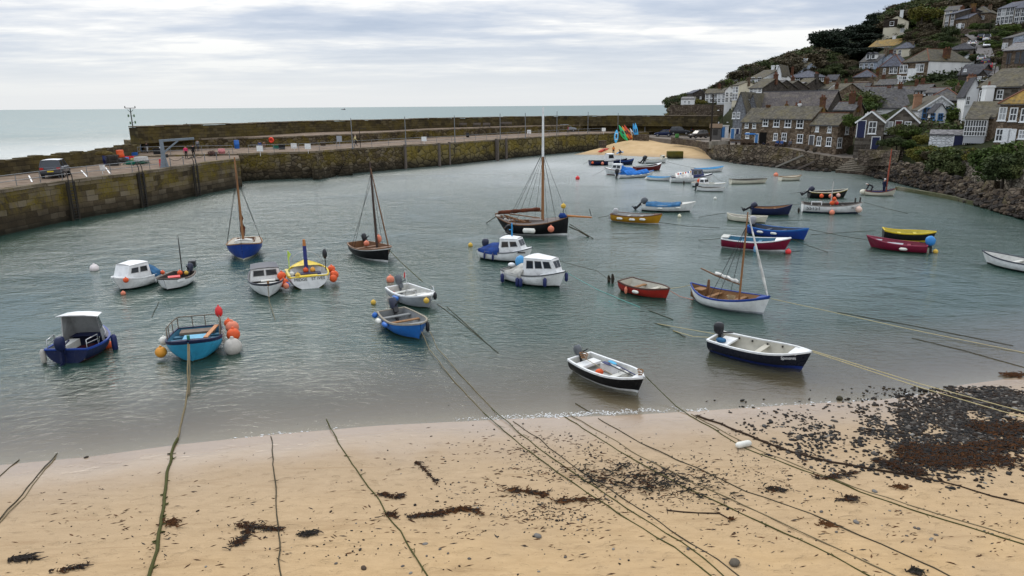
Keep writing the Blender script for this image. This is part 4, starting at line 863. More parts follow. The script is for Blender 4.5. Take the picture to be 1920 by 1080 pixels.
house('stone_house', 'large brown stone house with a golden lichen roof at the right edge', Z7, 1605, 2250, 720, 236, 20, 'hip', 9, -14, 'brown', 'ochre', [(1678, 270, 1735, 406), (1787, 275, 1843, 412), (1898, 282, 1955, 420), (1646, 485, 1702, 615), (1872, 498, 1930, 590)], [(1722, 492, 1764, 642, FRAME), (1770, 497, 1814, 640, FRAME)], y0=80, ridge='t')
house('stone_house', 'tall grey stone house with a mossy roof above the bay cottage', Z5, 1432, 1840, 1140, 872, 690, 'along', 9, -32, 'grey', 'moss', [(1482, 902, 1530, 1036), (1572, 897, 1614, 985), (1655, 897, 1706, 990)], y0=97, chim=[(0.75, 0.5, 1.1, 1.3, 's', 0)], base=8)
house('white_gable_house', 'narrow tall white gabled house between grey stone and slate roofs', Z5, 1320, 1462, 1085, 940, 780, 'gable', 6, 10, 'white', 'dark', [(1345, 960, 1375, 1050)], y0=104, chim=[(0.7, 0.8, 1.4, 1.3, 'o', 3)], base=8)
o = empty('white_chimney_stack', D(1847, 205, 92), 0, 'white rendered chimney stack in front of the tall grey house', 'chimney'); chimney(o, 0, 0, 3.0, -4.0, 1.1, W_WHITE, 0.9, 1)
# --- the hillside, row by row
house('slate_roof_house', 'slate roofed house with terracotta ridge and two skylights in the middle of the village', Z5, 300, 820, 1010, 985, 868, 'along', 9, -6, 'dark', 'grey', y0=128, ridge='t', chim=[(0.48, 0.2, 1.4, 0.9, 'b', 2), (0.98, 0.5, 1.2, 0.8, 'b', 2)])
house('slate_roof_house', 'dark slate roof with terracotta hips behind the white cottage', Z5, 930, 1310, 1030, 1000, 888, 'hip', 9, -6, 'dark', 'grey', y0=124, ridge='t', chim=[(0.75, 0.5, 1.5, 0.9, 's', 1)])
house('slate_roof_house', 'sloping slate roof with a terracotta ridge left of the round bush', Z5, 60, 300, 1010, 965, 830, 'along', 8, -22, 'brown', 'grey', y0=132, ridge='t', chim=[(1.0, 0.5, 1.2, 0.9, 's', 1)])
house('slate_roof_house', 'small brown house with a brick stack at the end of the terrace roofs', Z6, 1620, 1760, 330, 290, 232, 'along', 6, -20, 'brown', 'grey', y0=122, ridge='t', chim=[(0.1, 0.5, 1.5, 1.1, 'b', 1)])
house('slate_roof_house', 'low slate roof with two brick chimneys above the rubble gable', Z7, 20, 215, 330, 300, 220, 'along', 5, -20, 'brown', 'grey', y0=116, ridge='t', chim=[(0.65, 0.4, 1.9, 1.1, 'b', 2), (1.1, 0.3, 1.5, 0.7, 'b', 1)])
house('hill_house', 'low hipped slate roof with an orange ridge under the dormer house', Z5, 205, 440, 830, 770, 702, 'hip', 7, -8, 'brown', 'blue', ridge='t', chim=[(0.98, 0.2, 0.9, 0.9, 'b', 2)])
h11 = house('dormer_house', 'grey slate house with two dormers and three white windows', Z5, 265, 440, 745, 622, 545, 'along', 7, -24, 'bslate', 'grey', [(280, 632, 306, 697), (330, 632, 356, 697), (384, 632, 409, 697)], chim=[(1.0, 0.5, 1.5, 1.0, 's', 0)], wallR='bslate')
w_, d_, he_, hr_ = h11['dims']
for fx in (0.38, 0.68):
 mb = MB(); mb.box((w_*fx, 1.6, he_+1.5), (1.2, 2.2, 1.5), 0); mb.prism([(w_*fx-0.8, 0.3, he_+2.2), (w_*fx+0.8, 0.3, he_+2.2), (w_*fx, 0.3, he_+2.9)], (0, 3, 0), 1); dm = mb.build('dormer', [W_WHITE, R_DARK], h11)
 m2 = MB(); slab(m2, lambda a, z, o: Vector((a, 0.5-o, z)), w_*fx-0.4, w_*fx+0.4, he_+1.0, he_+2.1, 0.003, 0.05); m2.build('dormer_window', GLASS, dm)
house('hill_house', 'slate hung gable house with a dark red chimney behind the dormer house', Z5, 505, 645, 640, 585, 535, 'gable', 7, 0, 'bslate', 'blue', chim=[(0.5, 0.15, 0.9, 1.2, 'b', 0)], ridge='s')
h10 = house('hill_house', 'brown stone house with a navy and white bay window', Z5, 470, 690, 790, 662, 552, 'hip', 8, -14, 'brown', 'blue', [(515, 682, 533, 742), (578, 665, 616, 735), (616, 665, 650, 735)], [(605, 770, 640, 840, LEAD)], ridge='t')
h9 = house('hill_house', 'big corner house with stone front and white side wall under a lichen roof', Z5, 680, 937, 838, 622, 498, 'hip', 13, -38, 'brown', 'moss', [(684, 650, 715, 730), (717, 650, 750, 730), (842, 640, 876, 720), (880, 640, 914, 720), (668, 762, 702, 832), (704, 762, 740, 832), (826, 757, 860, 838), (862, 757, 897, 838)], [(765, 690, 793, 805, FRAME), (803, 690, 830, 805, FRAME)], wallR='white', ridge='t', chim=[(0.95, 0.42, 1.1, 1.5, 'b', 2, 0.9), (0.05, 0.6, 0.7, 1.8, 's', 0, 0.9)])
house('hill_house', 'white house with ochre lichen roof and low chimney below the pines', Z5, 360, 640, 545, 472, 395, 'along', 9, -20, 'white', 'ochre', [(372, 488, 392, 520), (450, 488, 480, 525), (510, 488, 545, 525), (590, 488, 620, 525)], ridge=None, chim=[(0.6, 0.5, 0.8, 0.9, 'w', 1)])
house('hill_house', 'cream house under a dark hipped slate roof beside the white one', Z5, 605, 765, 590, 486, 432, 'hip', 9, -25, 'cream', 'blue', [(615, 500, 640, 550), (665, 500, 690, 555)], ridge='s', chim=[(0.6, 0.4, 0.9, 1.0, 's', 0)])
h_ = house('cream_tower_house', 'cream house with a dark timber upper floor and tall white chimney', Z5, 500, 745, 395, 232, 160, 'gable', 9, -8, 'cream', 'moss', [(580, 215, 618, 255), (685, 283, 722, 320)], chim=[(0.66, 0.05, 1.8, 1.0, 'w', 0)])
w_, d_, he_, hr_ = h_['dims']; mb = MB(); slab(mb, lambda a, z, o: Vector((a, -o, z)), -0.05, w_*.55, he_*.72, he_+(hr_-he_)*.55, 0.003, 0.06); mb.build('timber_cladding', plain((0.035, 0.026, 0.02), 0.8), h_)
house('cream_villa', 'pale cream villa with white windows at the top edge of the hill', Z5, 1000, 1150, 130, 12, -40, 'hip', 8, -18, 'cream', 'grey', auto=(3, (0.3, 0.75), 0.8, 1.4), ridge='s')
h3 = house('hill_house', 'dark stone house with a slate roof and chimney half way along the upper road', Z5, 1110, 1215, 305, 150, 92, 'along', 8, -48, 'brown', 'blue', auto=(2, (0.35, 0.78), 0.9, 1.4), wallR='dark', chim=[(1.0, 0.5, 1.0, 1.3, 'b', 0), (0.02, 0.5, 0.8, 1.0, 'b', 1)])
house('hill_house', 'row house with white ground floor windows on the upper road', Z5, 1222, 1345, 302, 195, 140, 'along', 7, -25, 'brown', 'blue', [(1245, 240, 1262, 292), (1290, 240, 1318, 292)], [(1268, 235, 1284, 300, FRAME)], ridge='t')
house('hill_house', 'hip roofed house with a white balcony above the stone road wall', Z5, 1350, 1560, 240, 140, 75, 'hip', 8, -16, 'brown', 'moss', [(1412, 160, 1440, 205), (1490, 160, 1520, 190)], chim=[(0.35, 0.5, 1.0, 1.0, 's', 2), (0.7, 0.5, 1.0, 1.0, 's', 2)], ridge='s')
house('terrace_house', 'grey terrace house with white paired bays at the top right', Z5, 1635, 1800, 250, 90, 15, 'along', 9, -34, 'grey', 'blue', auto=(4, (0.28, 0.74), 0.8, 1.7), wallR='cream', ridge='t', chim=[(1.0, 0.5, 1.2, 1.2, 's', 2)])
house('terrace_house', 'grey terrace house with white bays cut by the right edge near the top', Z5, 1805, 2100, 265, 85, -10, 'along', 9, -20, 'grey', 'blue', auto=(5, (0.28, 0.74), 0.9, 1.7), ridge='t', chim=[(0.3, 0.5, 1.2, 1.2, 's', 2)])
house('hill_house', 'stone house with pale slate hung side and quoins at the right edge', Z5, 1690, 1790, 520, 385, 305, 'along', 12, -45, 'grey', 'grey', [(1708, 430, 1724, 490), (1738, 430, 1752, 490)], wallR='bslate', ridge='t', chim=[(0.6, 0.5, 1.2, 1.2, 's', 2)])
house('chapel', 'brown stone chapel with tall arched windows beside the hill road', Z5, 1685, 2150, 700, 508, 420, 'along', 11, -20, 'brown', 'pale', [(1758, 535, 1780, 635, LEAD), (1842, 522, 1866, 630, LEAD), (1900, 515, 1925, 630, LEAD)], cat='chapel', ridge='t')
house('white_gable_house', 'white gable end with a brick chimney behind dark sheds', Z5, 1262, 1432, 640, 600, 545, 'gable', 7, -20, 'white', 'blue', chim=[(0.72, 0.02, 0.5, 0.8, 'b', 0)])
house('slate_shed', 'dark slate shed in front of the white gable', Z5, 1255, 1468, 800, 745, 645, 'along', 7, -20, 'dark', 'dark', [(1320, 690, 1345, 715)], cat='shed')
house('hill_house', 'low stone house with dark hip roof and a tall stone stack by the road', Z5, 1150, 1405, 560, 498, 438, 'hip', 8, -14, 'grey', 'dark', [(1165, 500, 1193, 535)], ridge='s', chim=[(0.25, 0.9, 2.3, 1.6, 's', 0, 1.2)])
# far left end of the village (view Z4)
house('white_bungalow', 'low white flat roofed bungalow on the retaining wall', Z4, 195, 330, 1042, 990, 978, 'along', 6, -6, 'white', 'pale', [(228, 1005, 246, 1035), (265, 1008, 290, 1040)], y0=190, over=0.05)
house('dark_house', 'charcoal slate clad house with a white left side on the retaining wall', Z4, 312, 448, 1010, 930, 898, 'gable', 8, 12, 'dark', 'blue', [(385, 965, 400, 990)], y0=195, base=3)
house('white_house', 'white house with a slate roof next to the charcoal house', Z4, 435, 560, 1030, 935, 890, 'along', 7, -10, 'white', 'moss', auto=(3, (0.3, 0.72), 0.8, 1.2), y0=191, chim=[(0.9, 0.5, 1.2, 0.9, 'b', 1)])
house('white_house', 'stepped white house with grey roof below the lichen roofed one', Z4, 555, 640, 1035, 930, 880, 'along', 8, -30, 'white', 'moss', auto=(2, (0.3, 0.72), 0.8, 1.2), y0=188)
house('white_house', 'white gable house with lean to beside the slate hung twin gables', Z4, 628, 718, 1040, 905, 862, 'gable', 8, -10, 'white', 'moss', auto=(2, (0.3, 0.7), 0.8, 1.2), y0=183)
house('white_house', 'tall white house with pair of upper windows behind the twin gables', Z4, 705, 760, 1030, 855, 815, 'along', 8, -35, 'cream', 'moss', auto=(2, (0.35, 0.75), 0.8, 1.5), y0=178, chim=[(1.0, 0.5, 1.0, 1.0, 's', 0)])
house('white_house', 'white house with mossy roof and two chimneys high at the far left', Z4, 612, 725, 865, 812, 748, 'along', 9, -42, 'white', 'moss', auto=(3, (0.55,), 0.9, 1.2), chim=[(0.3, 0.5, 0.9, 0.8, 'd', 0), (0.7, 0.5, 0.9, 0.8, 'd', 0)])
house('white_house', 'small white gabled house with mossy roof on the middle slope', Z4, 880, 1015, 815, 785, 700, 'along', 9, -42, 'white', 'moss', auto=(2, (0.5,), 0.9, 1.0), chim=[(0.6, 0.5, 1.0, 0.8, 'w', 0), (0.95, 0.5, 1.0, 0.8, 'w', 0)])
house('white_house', 'white house with a pointed left gable and pale gable at right', Z4, 1140, 1200, 770, 740, 645, 'gable', 9, -12, 'white', 'moss', y0=186)
house('hill_house', 'broad mossy roof with three white chimneys under the wood', Z4, 1185, 1360, 750, 730, 632, 'along', 9, -36, 'white', 'moss', chim=[(0.3, 0.5, 1.1, 0.9, 'w', 1), (0.5, 0.5, 1.1, 0.9, 'w', 1), (0.68, 0.5, 1.1, 0.9, 'w', 1)], wallR='bslate')
house('slate_roof_house', 'blue slate hip roof with skylights and a brick stack', Z4, 1240, 1640, 820, 778, 708, 'hip', 9, -8, 'grey', 'blue', auto=(5, (0.5,), 0.9, 0.9), chim=[(0.08, 0.5, 1.6, 0.8, 'b', 1)], ridge='s')
for i, (xl, xr, yb, ye, yr, rf, lab, ch) in enumerate(((880, 1005, 925, 882, 790, 'moss', 'leftmost of the stepped mossy roofs behind the scantle roof', [(1.0, 0.5, 1.0, 0.9, 'b', 2)]), (1010, 1110, 915, 890, 805, 'grey', 'grey roof second from the left in the stepped row', []), (1105, 1222, 925, 888, 810, 'moss', 'olive roof over a blue window in the stepped row', [(0.6, 0.5, 0.8, 0.8, 'b', 2)]), (1222, 1300, 925, 890, 825, 'pale', 'pale slate roof between two mossy roofs in the stepped row', []), (1290, 1405, 940, 880, 785, 'moss', 'rightmost roof of the stepped row with a tall gable', [(1.0, 0.5, 1.0, 0.9, 'd', 3)]))):
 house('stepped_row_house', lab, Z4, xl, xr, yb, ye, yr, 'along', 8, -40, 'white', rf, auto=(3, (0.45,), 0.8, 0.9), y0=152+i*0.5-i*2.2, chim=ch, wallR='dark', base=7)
house('hill_house', 'brown house with brick stack and ochre roof right of the stepped row', Z4, 1520, 1660, 930, 890, 830, 'along', 7, -24, 'white', 'moss', ridge='t', y0=138, chim=[(0.45, 0.4, 1.3, 1.1, 'b', 2)], base=7)
house('hill_house', 'long mossy sloping roof with white gable left of the slate roofs', Z4, 1625, 1750, 1000, 930, 840, 'along', 8, -40, 'brown', 'moss', auto=(3, (0.5,), 0.8, 1.0), y0=130, chim=[(0.5, 0.2, 1.2, 0.7, 'b', 1)], base=7)
house('hill_house', 'dark slate roof below the wood with a grey dormer window', Z4, 1640, 1745, 830, 800, 750, 'along', 6, -10, 'brown', 'dark', [(1665, 805, 1700, 825)], y0=158)
for xl, xr, yb, ye, yr, yy, k, rf, wl, lab, ch in ((820, 960, 960, 905, 845, 132, 'along', 'grey', 'dark', 'short slate roof under the garden of the corner house', [(0.2, 0.5, 1.0, 0.8, 'b', 2)]), (440, 700, 880, 850, 790, 140, 'along', 'grey', 'brown', 'long dark slate roof below the navy bay window', [(0.1, 0.5, 1.1, 0.8, 'b', 1), (0.7, 0.5, 0.8, 0.8, 'w', 2)]), (190, 420, 905, 860, 815, 142, 'along', 'moss', 'brown', 'low mossy roofed cottage under the hipped orange ridge', [(0.95, 0.5, 1.0, 0.9, 's', 1)]), (930, 1130, 990, 930, 880, 130, 'along', 'grey', 'dark', 'slate roof with white rooflight below the dark bushes', []), (1290, 1420, 990, 940, 890, 122, 'along', 'grey', 'white', 'little slate roof right of the round stone stack', []), (0, 110, 960, 900, 850, 138, 'along', 'grey', 'white', 'grey roof with a white gable left of the village centre', [(0.8, 0.5, 1.0, 0.8, 'b', 2)]), (1440, 1560, 800, 770, 700, 138, 'gable', 'dark', 'dark', 'dark slate gable beside the parked cars', []), (1120, 1250, 160, 110, 60, 190, 'along', 'grey', 'cream', 'pale low roof among the trees at the top of the hill', [])):
 house('slate_roof_house', lab, Z5, xl, xr, yb, ye, yr, k, 7, -12, wl, rf, auto=(2, (0.5,), 0.8, 0.8), y0=yy, ridge='t', chim=ch, base=7)
# garden and road walls on the hill
M_RW2 = M_RW
face_wall('road_wall', 'high brown stone wall holding up the bend of the hill road', [(1800, 62, 52, 172), (1822, 68, 56, 170), (1834, 71, 55, 168), (1852, 70, 55, 166)], M_RW, 2)
# hill road
g = G('hill_road'); n = g.noise(0.8, g.pos(), 5); g.P(Base_Color=g.mix(n, (0.085, 0.08, 0.078), (0.15, 0.14, 0.135)), Roughness=0.9); M_ROAD = g.m
mb = MB(); L_, R2 = [], []
for xl, xr, y in ((1797, 1812, 62), (1812, 1832, 68), (1822, 1850, 76), (1826, 1858, 86), (1830, 1862, 98), (1834, 1866, 112), (1842, 1872, 126), (1848, 1874, 142)):
 L_.append(hill(xl, y, 0.45)); R2.append(hill(xr, y, 0.45))
def fix(a): return a
L3, R3 = resample(L_, 40), resample(R2, 40)
for q in L3+R3: q.z = max(q.z, HZ(q.x, q.y)+0.5)
deck(mb, L3, R3); mb.build('hill_road', M_ROAD, kind='structure')
# ================================================================ TREES
def leafmat(name, a, b, c):
 g = G(name); pos = g.pos(); oi = g.n('ShaderNodeObjectInfo').outputs['Random']; n = g.noise(0.55, pos, 4, 0.6); n2 = g.noise(3.0, pos, 3, 0.7)
 f = g.math('ADD', g.math('MULTIPLY', n, 0.6), g.math('ADD', g.math('MULTIPLY', n2, 0.35), g.math('MULTIPLY', oi, 0.25)))
 g.P(Base_Color=g.ramp(f, [(0.35, a), (0.55, b), (0.8, c)]), Roughness=0.8, Specular_IOR_Level=0.2); return g.m
LEAF_D = leafmat('pine_needles', (0.006, 0.011, 0.007), (0.012, 0.021, 0.012), (0.022, 0.033, 0.017)); LEAF_M = leafmat('dark_leaves', (0.014, 0.023, 0.007), (0.034, 0.049, 0.015), (0.078, 0.088, 0.028))
LEAF_B = leafmat('brown_leaves', (0.024, 0.02, 0.011), (0.056, 0.045, 0.024), (0.095, 0.075, 0.042)); LEAF_G = leafmat('bright_leaves', (0.02, 0.038, 0.007), (0.05, 0.078, 0.014), (0.105, 0.135, 0.028)); LEAF_Y = leafmat('yellow_leaves', (0.05, 0.05, 0.008), (0.10, 0.095, 0.014), (0.16, 0.14, 0.03))
BARK = wood((0.06, 0.05, 0.04), 0.9)
def crown(blobs, n, leaf, seed):
 rnd = random.Random(seed); mb = MB(); tot = sum(b[1]**2 for b in blobs)
 for (c, r, fl) in blobs:
  k = int(n*r*r/tot); nc = max(4, k//14)
  for _ in range(nc):
   d = Vector((rnd.gauss(0, 1), rnd.gauss(0, 1), rnd.gauss(0, 1))).normalized(); rr = r*(0.55+0.5*rnd.random()**0.6); cc = Vector(c)+Vector((d.x*rr, d.y*rr, d.z*rr*fl))
   cs = r*rnd.uniform(0.12, 0.26)
   for _ in range(14):
    p = cc+Vector((rnd.gauss(0, 1), rnd.gauss(0, 1), rnd.gauss(0, 0.7)))*cs; s = leaf*rnd.uniform(0.5, 1.25)
    a = Vector((rnd.gauss(0, 1), rnd.gauss(0, 1), rnd.gauss(0, 0.6))).normalized(); b = a.cross(Vector((rnd.gauss(0, 1), rnd.gauss(0, 1), rnd.gauss(0, 1)))).normalized()
    mb.add([p-a*s, p+b*s*0.55, p+a*s, p-b*s*0.55], [(0, 1, 2, 3)])
 return mb
def make_tree(name, blobs, n, leaf, lm, th, tr, seed, label, cat, group):
 rnd = random.Random(seed+50); o = empty(name, (0, 0, -500), 0, label, cat, group)
 crown(blobs, n, leaf, seed).build('crown', lm, o); mb = MB(); mb.tube([(0, 0, -1), (0.1, 0.05, th*0.5), (0, 0.1, th)], [tr*1.3, tr, tr*0.6], 7)
 for (c, r, fl) in blobs:
  mb.tube([(0, 0.05, th*0.6), Vector(c)*0.55+Vector((0, 0, th*0.35)), Vector(c)+Vector((0, 0, r*0.3))], [tr*0.55, tr*0.35, tr*0.12], 5)
 mb.build('trunk', BARK, o); return o
def bl(seed, n, R, H, z, r0, r1, fl=0.8):
 rnd = random.Random(seed); return [((rnd.uniform(-R, R), rnd.uniform(-R, R), z+rnd.uniform(0, H)), rnd.uniform(r0, r1), fl) for _ in range(n)]
TR = {}
def tree(kind, px, py, ht, label, group=None, y0=None, name=None, cat='tree', spread=1.0, raw=False):
 """stand a tree of a kind so that its top shows at the pixel; ht is its height in metres"""
 spec = {'pine': (bl(1, 9, 2.4, 5, 3.0, 1.5, 2.3, 0.7), 5200, 0.34, LEAF_D, 5.5, 0.35), 'oak': (bl(2, 10, 2.2, 2.6, 2.2, 1.2, 1.9), 4600, 0.28, LEAF_M, 3, 0.25), 'scrub': (bl(3, 9, 2.0, 1.6, 0.9, 0.9, 1.5), 3600, 0.24, LEAF_B, 1.6, 0.14), 'bright': (bl(4, 8, 1.8, 1.8, 1.0, 0.9, 1.4), 3600, 0.22, LEAF_G, 1.8, 0.15), 'gorse': (bl(5, 7, 1.6, 1.0, 0.8, 0.8, 1.2), 2600, 0.2, LEAF_Y, 1.2, 0.12)}[kind]
 Hn = max(c[2]+r*f*1.05 for c, r, f in spec[0]);
 if y0 is None:
  # march to the hill with the crown's height taken off
  p = hill(px, py+ht*1280/210*0.8); ht *= KS(px, 160)
 else: k_ = 1 if raw else KS(px, y0); ht *= k_; d = ray(px, py); p = CAM+d*(y0*k_/d.y); p.z -= ht
 if y0 is None:
  zt = zat(p, py); s = max(0.35, (zt-p.z)/Hn) if zt-p.z > 0.5 else ht/Hn
  s = min(s, 1.35*ht/Hn)
 else: s = ht/Hn
 nm = name or {'pine': 'pine_tree', 'oak': 'broadleaf_tree', 'scrub': 'scrub_tree', 'bright': 'green_shrub', 'gorse': 'gorse_bush'}[kind]
 if kind in TR: o = copy_tree(TR[kind])
 else: o = make_tree(nm, *spec[:3], spec[3], spec[4], spec[5], hash(kind) % 7, label, cat, group); TR[kind] = o
 o.name = nm; tag(o, label, cat)
 if group: o['group'] = group
 elif 'group' in o: del o['group']
 o.location = p; o.scale = (s*spread, s*spread, s); o.rotation_euler.z = random.uniform(0, 6.3); return o
def wood_tree(kd, px, y0, ht, skyline, label, group, spread=1.3):
 """a tree standing on the hill y0 metres away, kept under the skyline row"""
 k_ = KS(px, y0); y0 *= k_; ht *= k_; x = (px-960)/1324*y0; z = HZ(x, y0); p = Vector((x, y0, z-0.6)); lim = zat(p, skyline)-p.z
 ht = min(ht, lim)
 if ht < 1.2: return
 q = p.copy(); q.z += ht; X, Y = proj(q); return tree(kd, X, Y, ht, label, group, y0, spread=spread, raw=True)
# the dark pines standing over the village
rnd = random.Random(5)
for px, py, y0, ht in ((1532, 60, 215, 9), (1546, 72, 210, 9), (1560, 56, 220, 10), (1578, 60, 216, 10), (1596, 48, 222, 10), (1612, 38, 226, 11), (1626, 26, 228, 12), (1648, 34, 222, 12), (1606, 64, 212, 9), (1580, 82, 205, 8), (1620, 58, 220, 10), (1556, 90, 203, 8), (1636, 50, 222, 10), (1618, 84, 203, 9), (1592, 98, 198, 8), (1570, 106, 196, 7), (1604, 104, 196, 7), (1616, 108, 192, 6)):
 k_ = KS(px, y0); y0 *= k_; x = (px-960)/1324*y0; z = HZ(x, y0)-0.8; ht = max(4, min(20, zat(Vector((x, y0, z)), py)-z)); X, Y = proj(Vector((x, y0, z+ht)))
 tree('pine', X, Y, ht, 'dark evergreen pine in the clump standing over the village', 'dark pines over the village', y0, spread=1.15*9*k_/ht, raw=True)
SKY = [(1262, 186), (1268, 179), (1290, 174), (1320, 166), (1360, 150), (1400, 122), (1430, 114), (1460, 106), (1500, 92), (1530, 82), (1560, 68), (1640, 28), (1670, 8), (1710, -6), (1930, -60)]
KL = {'scrub': 'brown leafed scrub tree in the wood along the ridge', 'oak': 'dark green broadleaf tree in the wood along the ridge', 'bright': 'fresh green shrub in the wood along the ridge'}
KG = {'scrub': 'brown scrub trees on the ridge', 'oak': 'broadleaf trees on the ridge', 'bright': 'green shrubs on the ridge'}
for i in range(230):
 px = rnd.uniform(1264, 1580); y0 = rnd.uniform(pl([(1264, 202), (1330, 214), (1400, 215), (1480, 206), (1580, 190)], px), 248); kd = rnd.choice(('scrub', 'oak', 'oak', 'scrub', 'bright'))
 wood_tree(kd, px, y0, rnd.uniform(3.0, 6.0), pl(SKY, px)+rnd.uniform(0, 6), KL[kd], KG[kd])
for i in range(190):
 px = rnd.uniform(1640, 1960); y0 = rnd.uniform(212 if px < 1720 else 198, 252); kd = rnd.choice(('scrub', 'scrub', 'oak', 'oak', 'bright'))
 wood_tree(kd, px, y0, rnd.uniform(3.5, 6.5), pl(SKY, px)+rnd.uniform(0, 6), {'scrub': 'brown bare looking scrub tree on the top of the hill', 'oak': 'dark broadleaf tree on the top of the hill', 'bright': 'green shrub on the top of the hill'}[kd], {'scrub': 'scrub trees on the hilltop', 'oak': 'broadleaf trees on the hilltop', 'bright': 'green shrubs on the hilltop'}[kd])
# low scrub covering the open ground
rnd = random.Random(3); mb = MB()
for _ in range(5200):
 px = rnd.uniform(1255, 1990); y = rnd.uniform(pl([(1255, 196), (1380, 186), (1400, 140), (1500, 128), (1600, 114), (1700, 102), (1990, 92)], px), 250);
 if 1600 < px < 1690 and y < 204: continue
 if 1545 < px < 1835 and y < 168 and (y > 118 or px < 1700): continue
 k_ = KS(px, y); y *= k_; x = (px-960)/1324*y; z = HZ(x, y); mi = rnd.choice((0, 0, 1, 1, 1, 2)); r = rnd.uniform(0.5, 1.1)*k_
 for k in range(9):
  p = Vector((x+rnd.gauss(0, 0.6)*r, y+rnd.gauss(0, 0.6)*r, z-0.1+rnd.uniform(0, 0.75)*r)); s = rnd.uniform(0.14, 0.34)*k_; a = Vector((rnd.gauss(0, 1), rnd.gauss(0, 1), rnd.gauss(0, 0.6))).normalized(); b = a.cross(Vector((rnd.gauss(0, 1), rnd.gauss(0, 1), rnd.gauss(0, 1)))).normalized()
  mb.add([p-a*s, p+b*s*0.6, p+a*s, p-b*s*0.6], [(0, 1, 2, 3)], mi)
mb.build('undergrowth', [LEAF_M, LEAF_B, LEAF_G], kind='stuff')
# greenery between the houses
for px0, px1, y0_, y1_, n, kinds in ((1690, 1785, 58, 92, 34, ('oak', 'bright', 'scrub')), (1735, 1790, 24, 60, 14, ('oak', 'scrub')), (1560, 1620, 112, 135, 16, ('scrub', 'oak')), (1846, 1925, 42, 76, 26, ('bright', 'oak', 'scrub')), (1815, 1850, 40, 60, 7, ('oak', 'bright')), (1870, 1886, 70, 110, 8, ('scrub', 'bright')), (1770, 1830, 98, 106, 4, ('bright', 'oak')), (1470, 1570, 100, 132, 26, ('scrub', 'oak')), (1795, 1815, 150, 165, 5, ('bright',)), (1690, 1760, 30, 60, 14, ('oak', 'scrub', 'scrub'))):
 for i in range(n):
  kd = rnd.choice(kinds); tree(kd, rnd.uniform(px0, px1), rnd.uniform(y0_, y1_), rnd.uniform(1.6, 3.6), {'scrub': 'brown scrub bush among the hillside houses', 'oak': 'dark green bush among the hillside houses', 'bright': 'bright green shrub among the hillside houses'}[kd], {'scrub': 'brown bushes between the houses', 'oak': 'dark bushes between the houses', 'bright': 'bright shrubs between the houses'}[kd], spread=1.35)
for px, py, ht, y0, kd, lab in ((1728, 84, 4.5, 172, 'gorse', 'yellow green bush below the cream tower house'), (1732, 12, 3, 185, 'gorse', 'yellow leafed tree near the top of the hill'), (1625, 172, 4.2, 121, 'oak', 'round dark bush between the slate roofs'), (1611, 179, 3.2, 120, 'bright', 'green shrub beside the round dark bush'), (1632, 190, 2.4, 118, 'bright', 'low green shrub under the round dark bush'), (1748, 139, 4.5, 134, 'oak', 'dark bush in front of the white side wall'), (1782, 134, 5.0, 132, 'oak', 'taller dark bush beside the white side wall'), (1800, 148, 3.0, 128, 'bright', 'small green bush beside the dark ones by the white wall'), (1693, 233, 2.3, 99, 'oak', 'dark hydrangea bush with pale flowers in the cottage garden'), (1712, 238, 1.8, 98, 'bright', 'green shrub in the garden of the white cottage'), (1684, 258, 1.7, 96, 'oak', 'garden bush on the terrace of the gable cottages'), (1700, 262, 1.4, 95, 'bright', 'leafy shrub on the garden wall'), (1732, 252, 1.3, 96, 'gorse', 'yellow green shrub beside the white outbuilding'), (1772, 237, 1.7, 101, 'bright', 'shrub under the porch of the white cottage'), (1788, 236, 1.5, 101, 'oak', 'dark shrub right of the porch of the white cottage'), (1805, 195, 3.2, 108, 'bright', 'green shrub behind the white cottage'), (1655, 262, 1.2, 96, 'oak', 'small dark bush beside the navy cottage door'), (1305, 184, 2.2, 191, 'gorse', 'small palm like shrub before the charcoal house'), (1348, 187, 1.6, 191, 'oak', 'round dark shrub on the retaining wall'), (1367, 191, 1.5, 190, 'bright', 'low hedge shrub at the end of the retaining wall'), (1335, 190, 1.3, 191, 'bright', 'low green shrub between the white houses'), (1604, 214, 2.0, 108, 'bright', 'ivy clump on the rubble gable'), (1650, 214, 1.8, 108, 'bright', 'green clump between the two gable cottages')):
 tree(kd, px, py, ht, lab, None, y0, spread=1.2)
# bushes hanging over the sea wall at the right
for px, py, ht, y0, kd, lab in ((1752, 273, 2.1, 88, 'bright', 'light green bush on top of the sea wall under the white outbuilding'), (1740, 280, 1.7, 88, 'gorse', 'yellowish bush at the left end of the sea wall planting'), (1786, 282, 4.0, 80, 'oak', 'large dark bush hanging down the sea wall'), (1838, 284, 1.7, 78, 'scrub', 'brownish shrub beside the bay cottage steps'), (1868, 278, 3.4, 72, 'bright', 'bright green bush before the golden roofed house'), (1902, 264, 3.4, 71, 'bright', 'tall leafy shrub at the right edge'), (1890, 290, 3.2, 67, 'oak', 'dark trailing bush low on the sea wall'), (1906, 300, 2.6, 66, 'oak', 'dark trailing bush beside the white post'), (1930, 285, 4.0, 66, 'oak', 'dark bush cut by the right edge'), (1792, 305, 2.2, 78, 'oak', 'dark foot of the hanging bush')):
 tree(kd, px, py, ht, lab, None, y0, spread=0.95, name='sea_wall_bush', cat='bush')
rnd = random.Random(21)
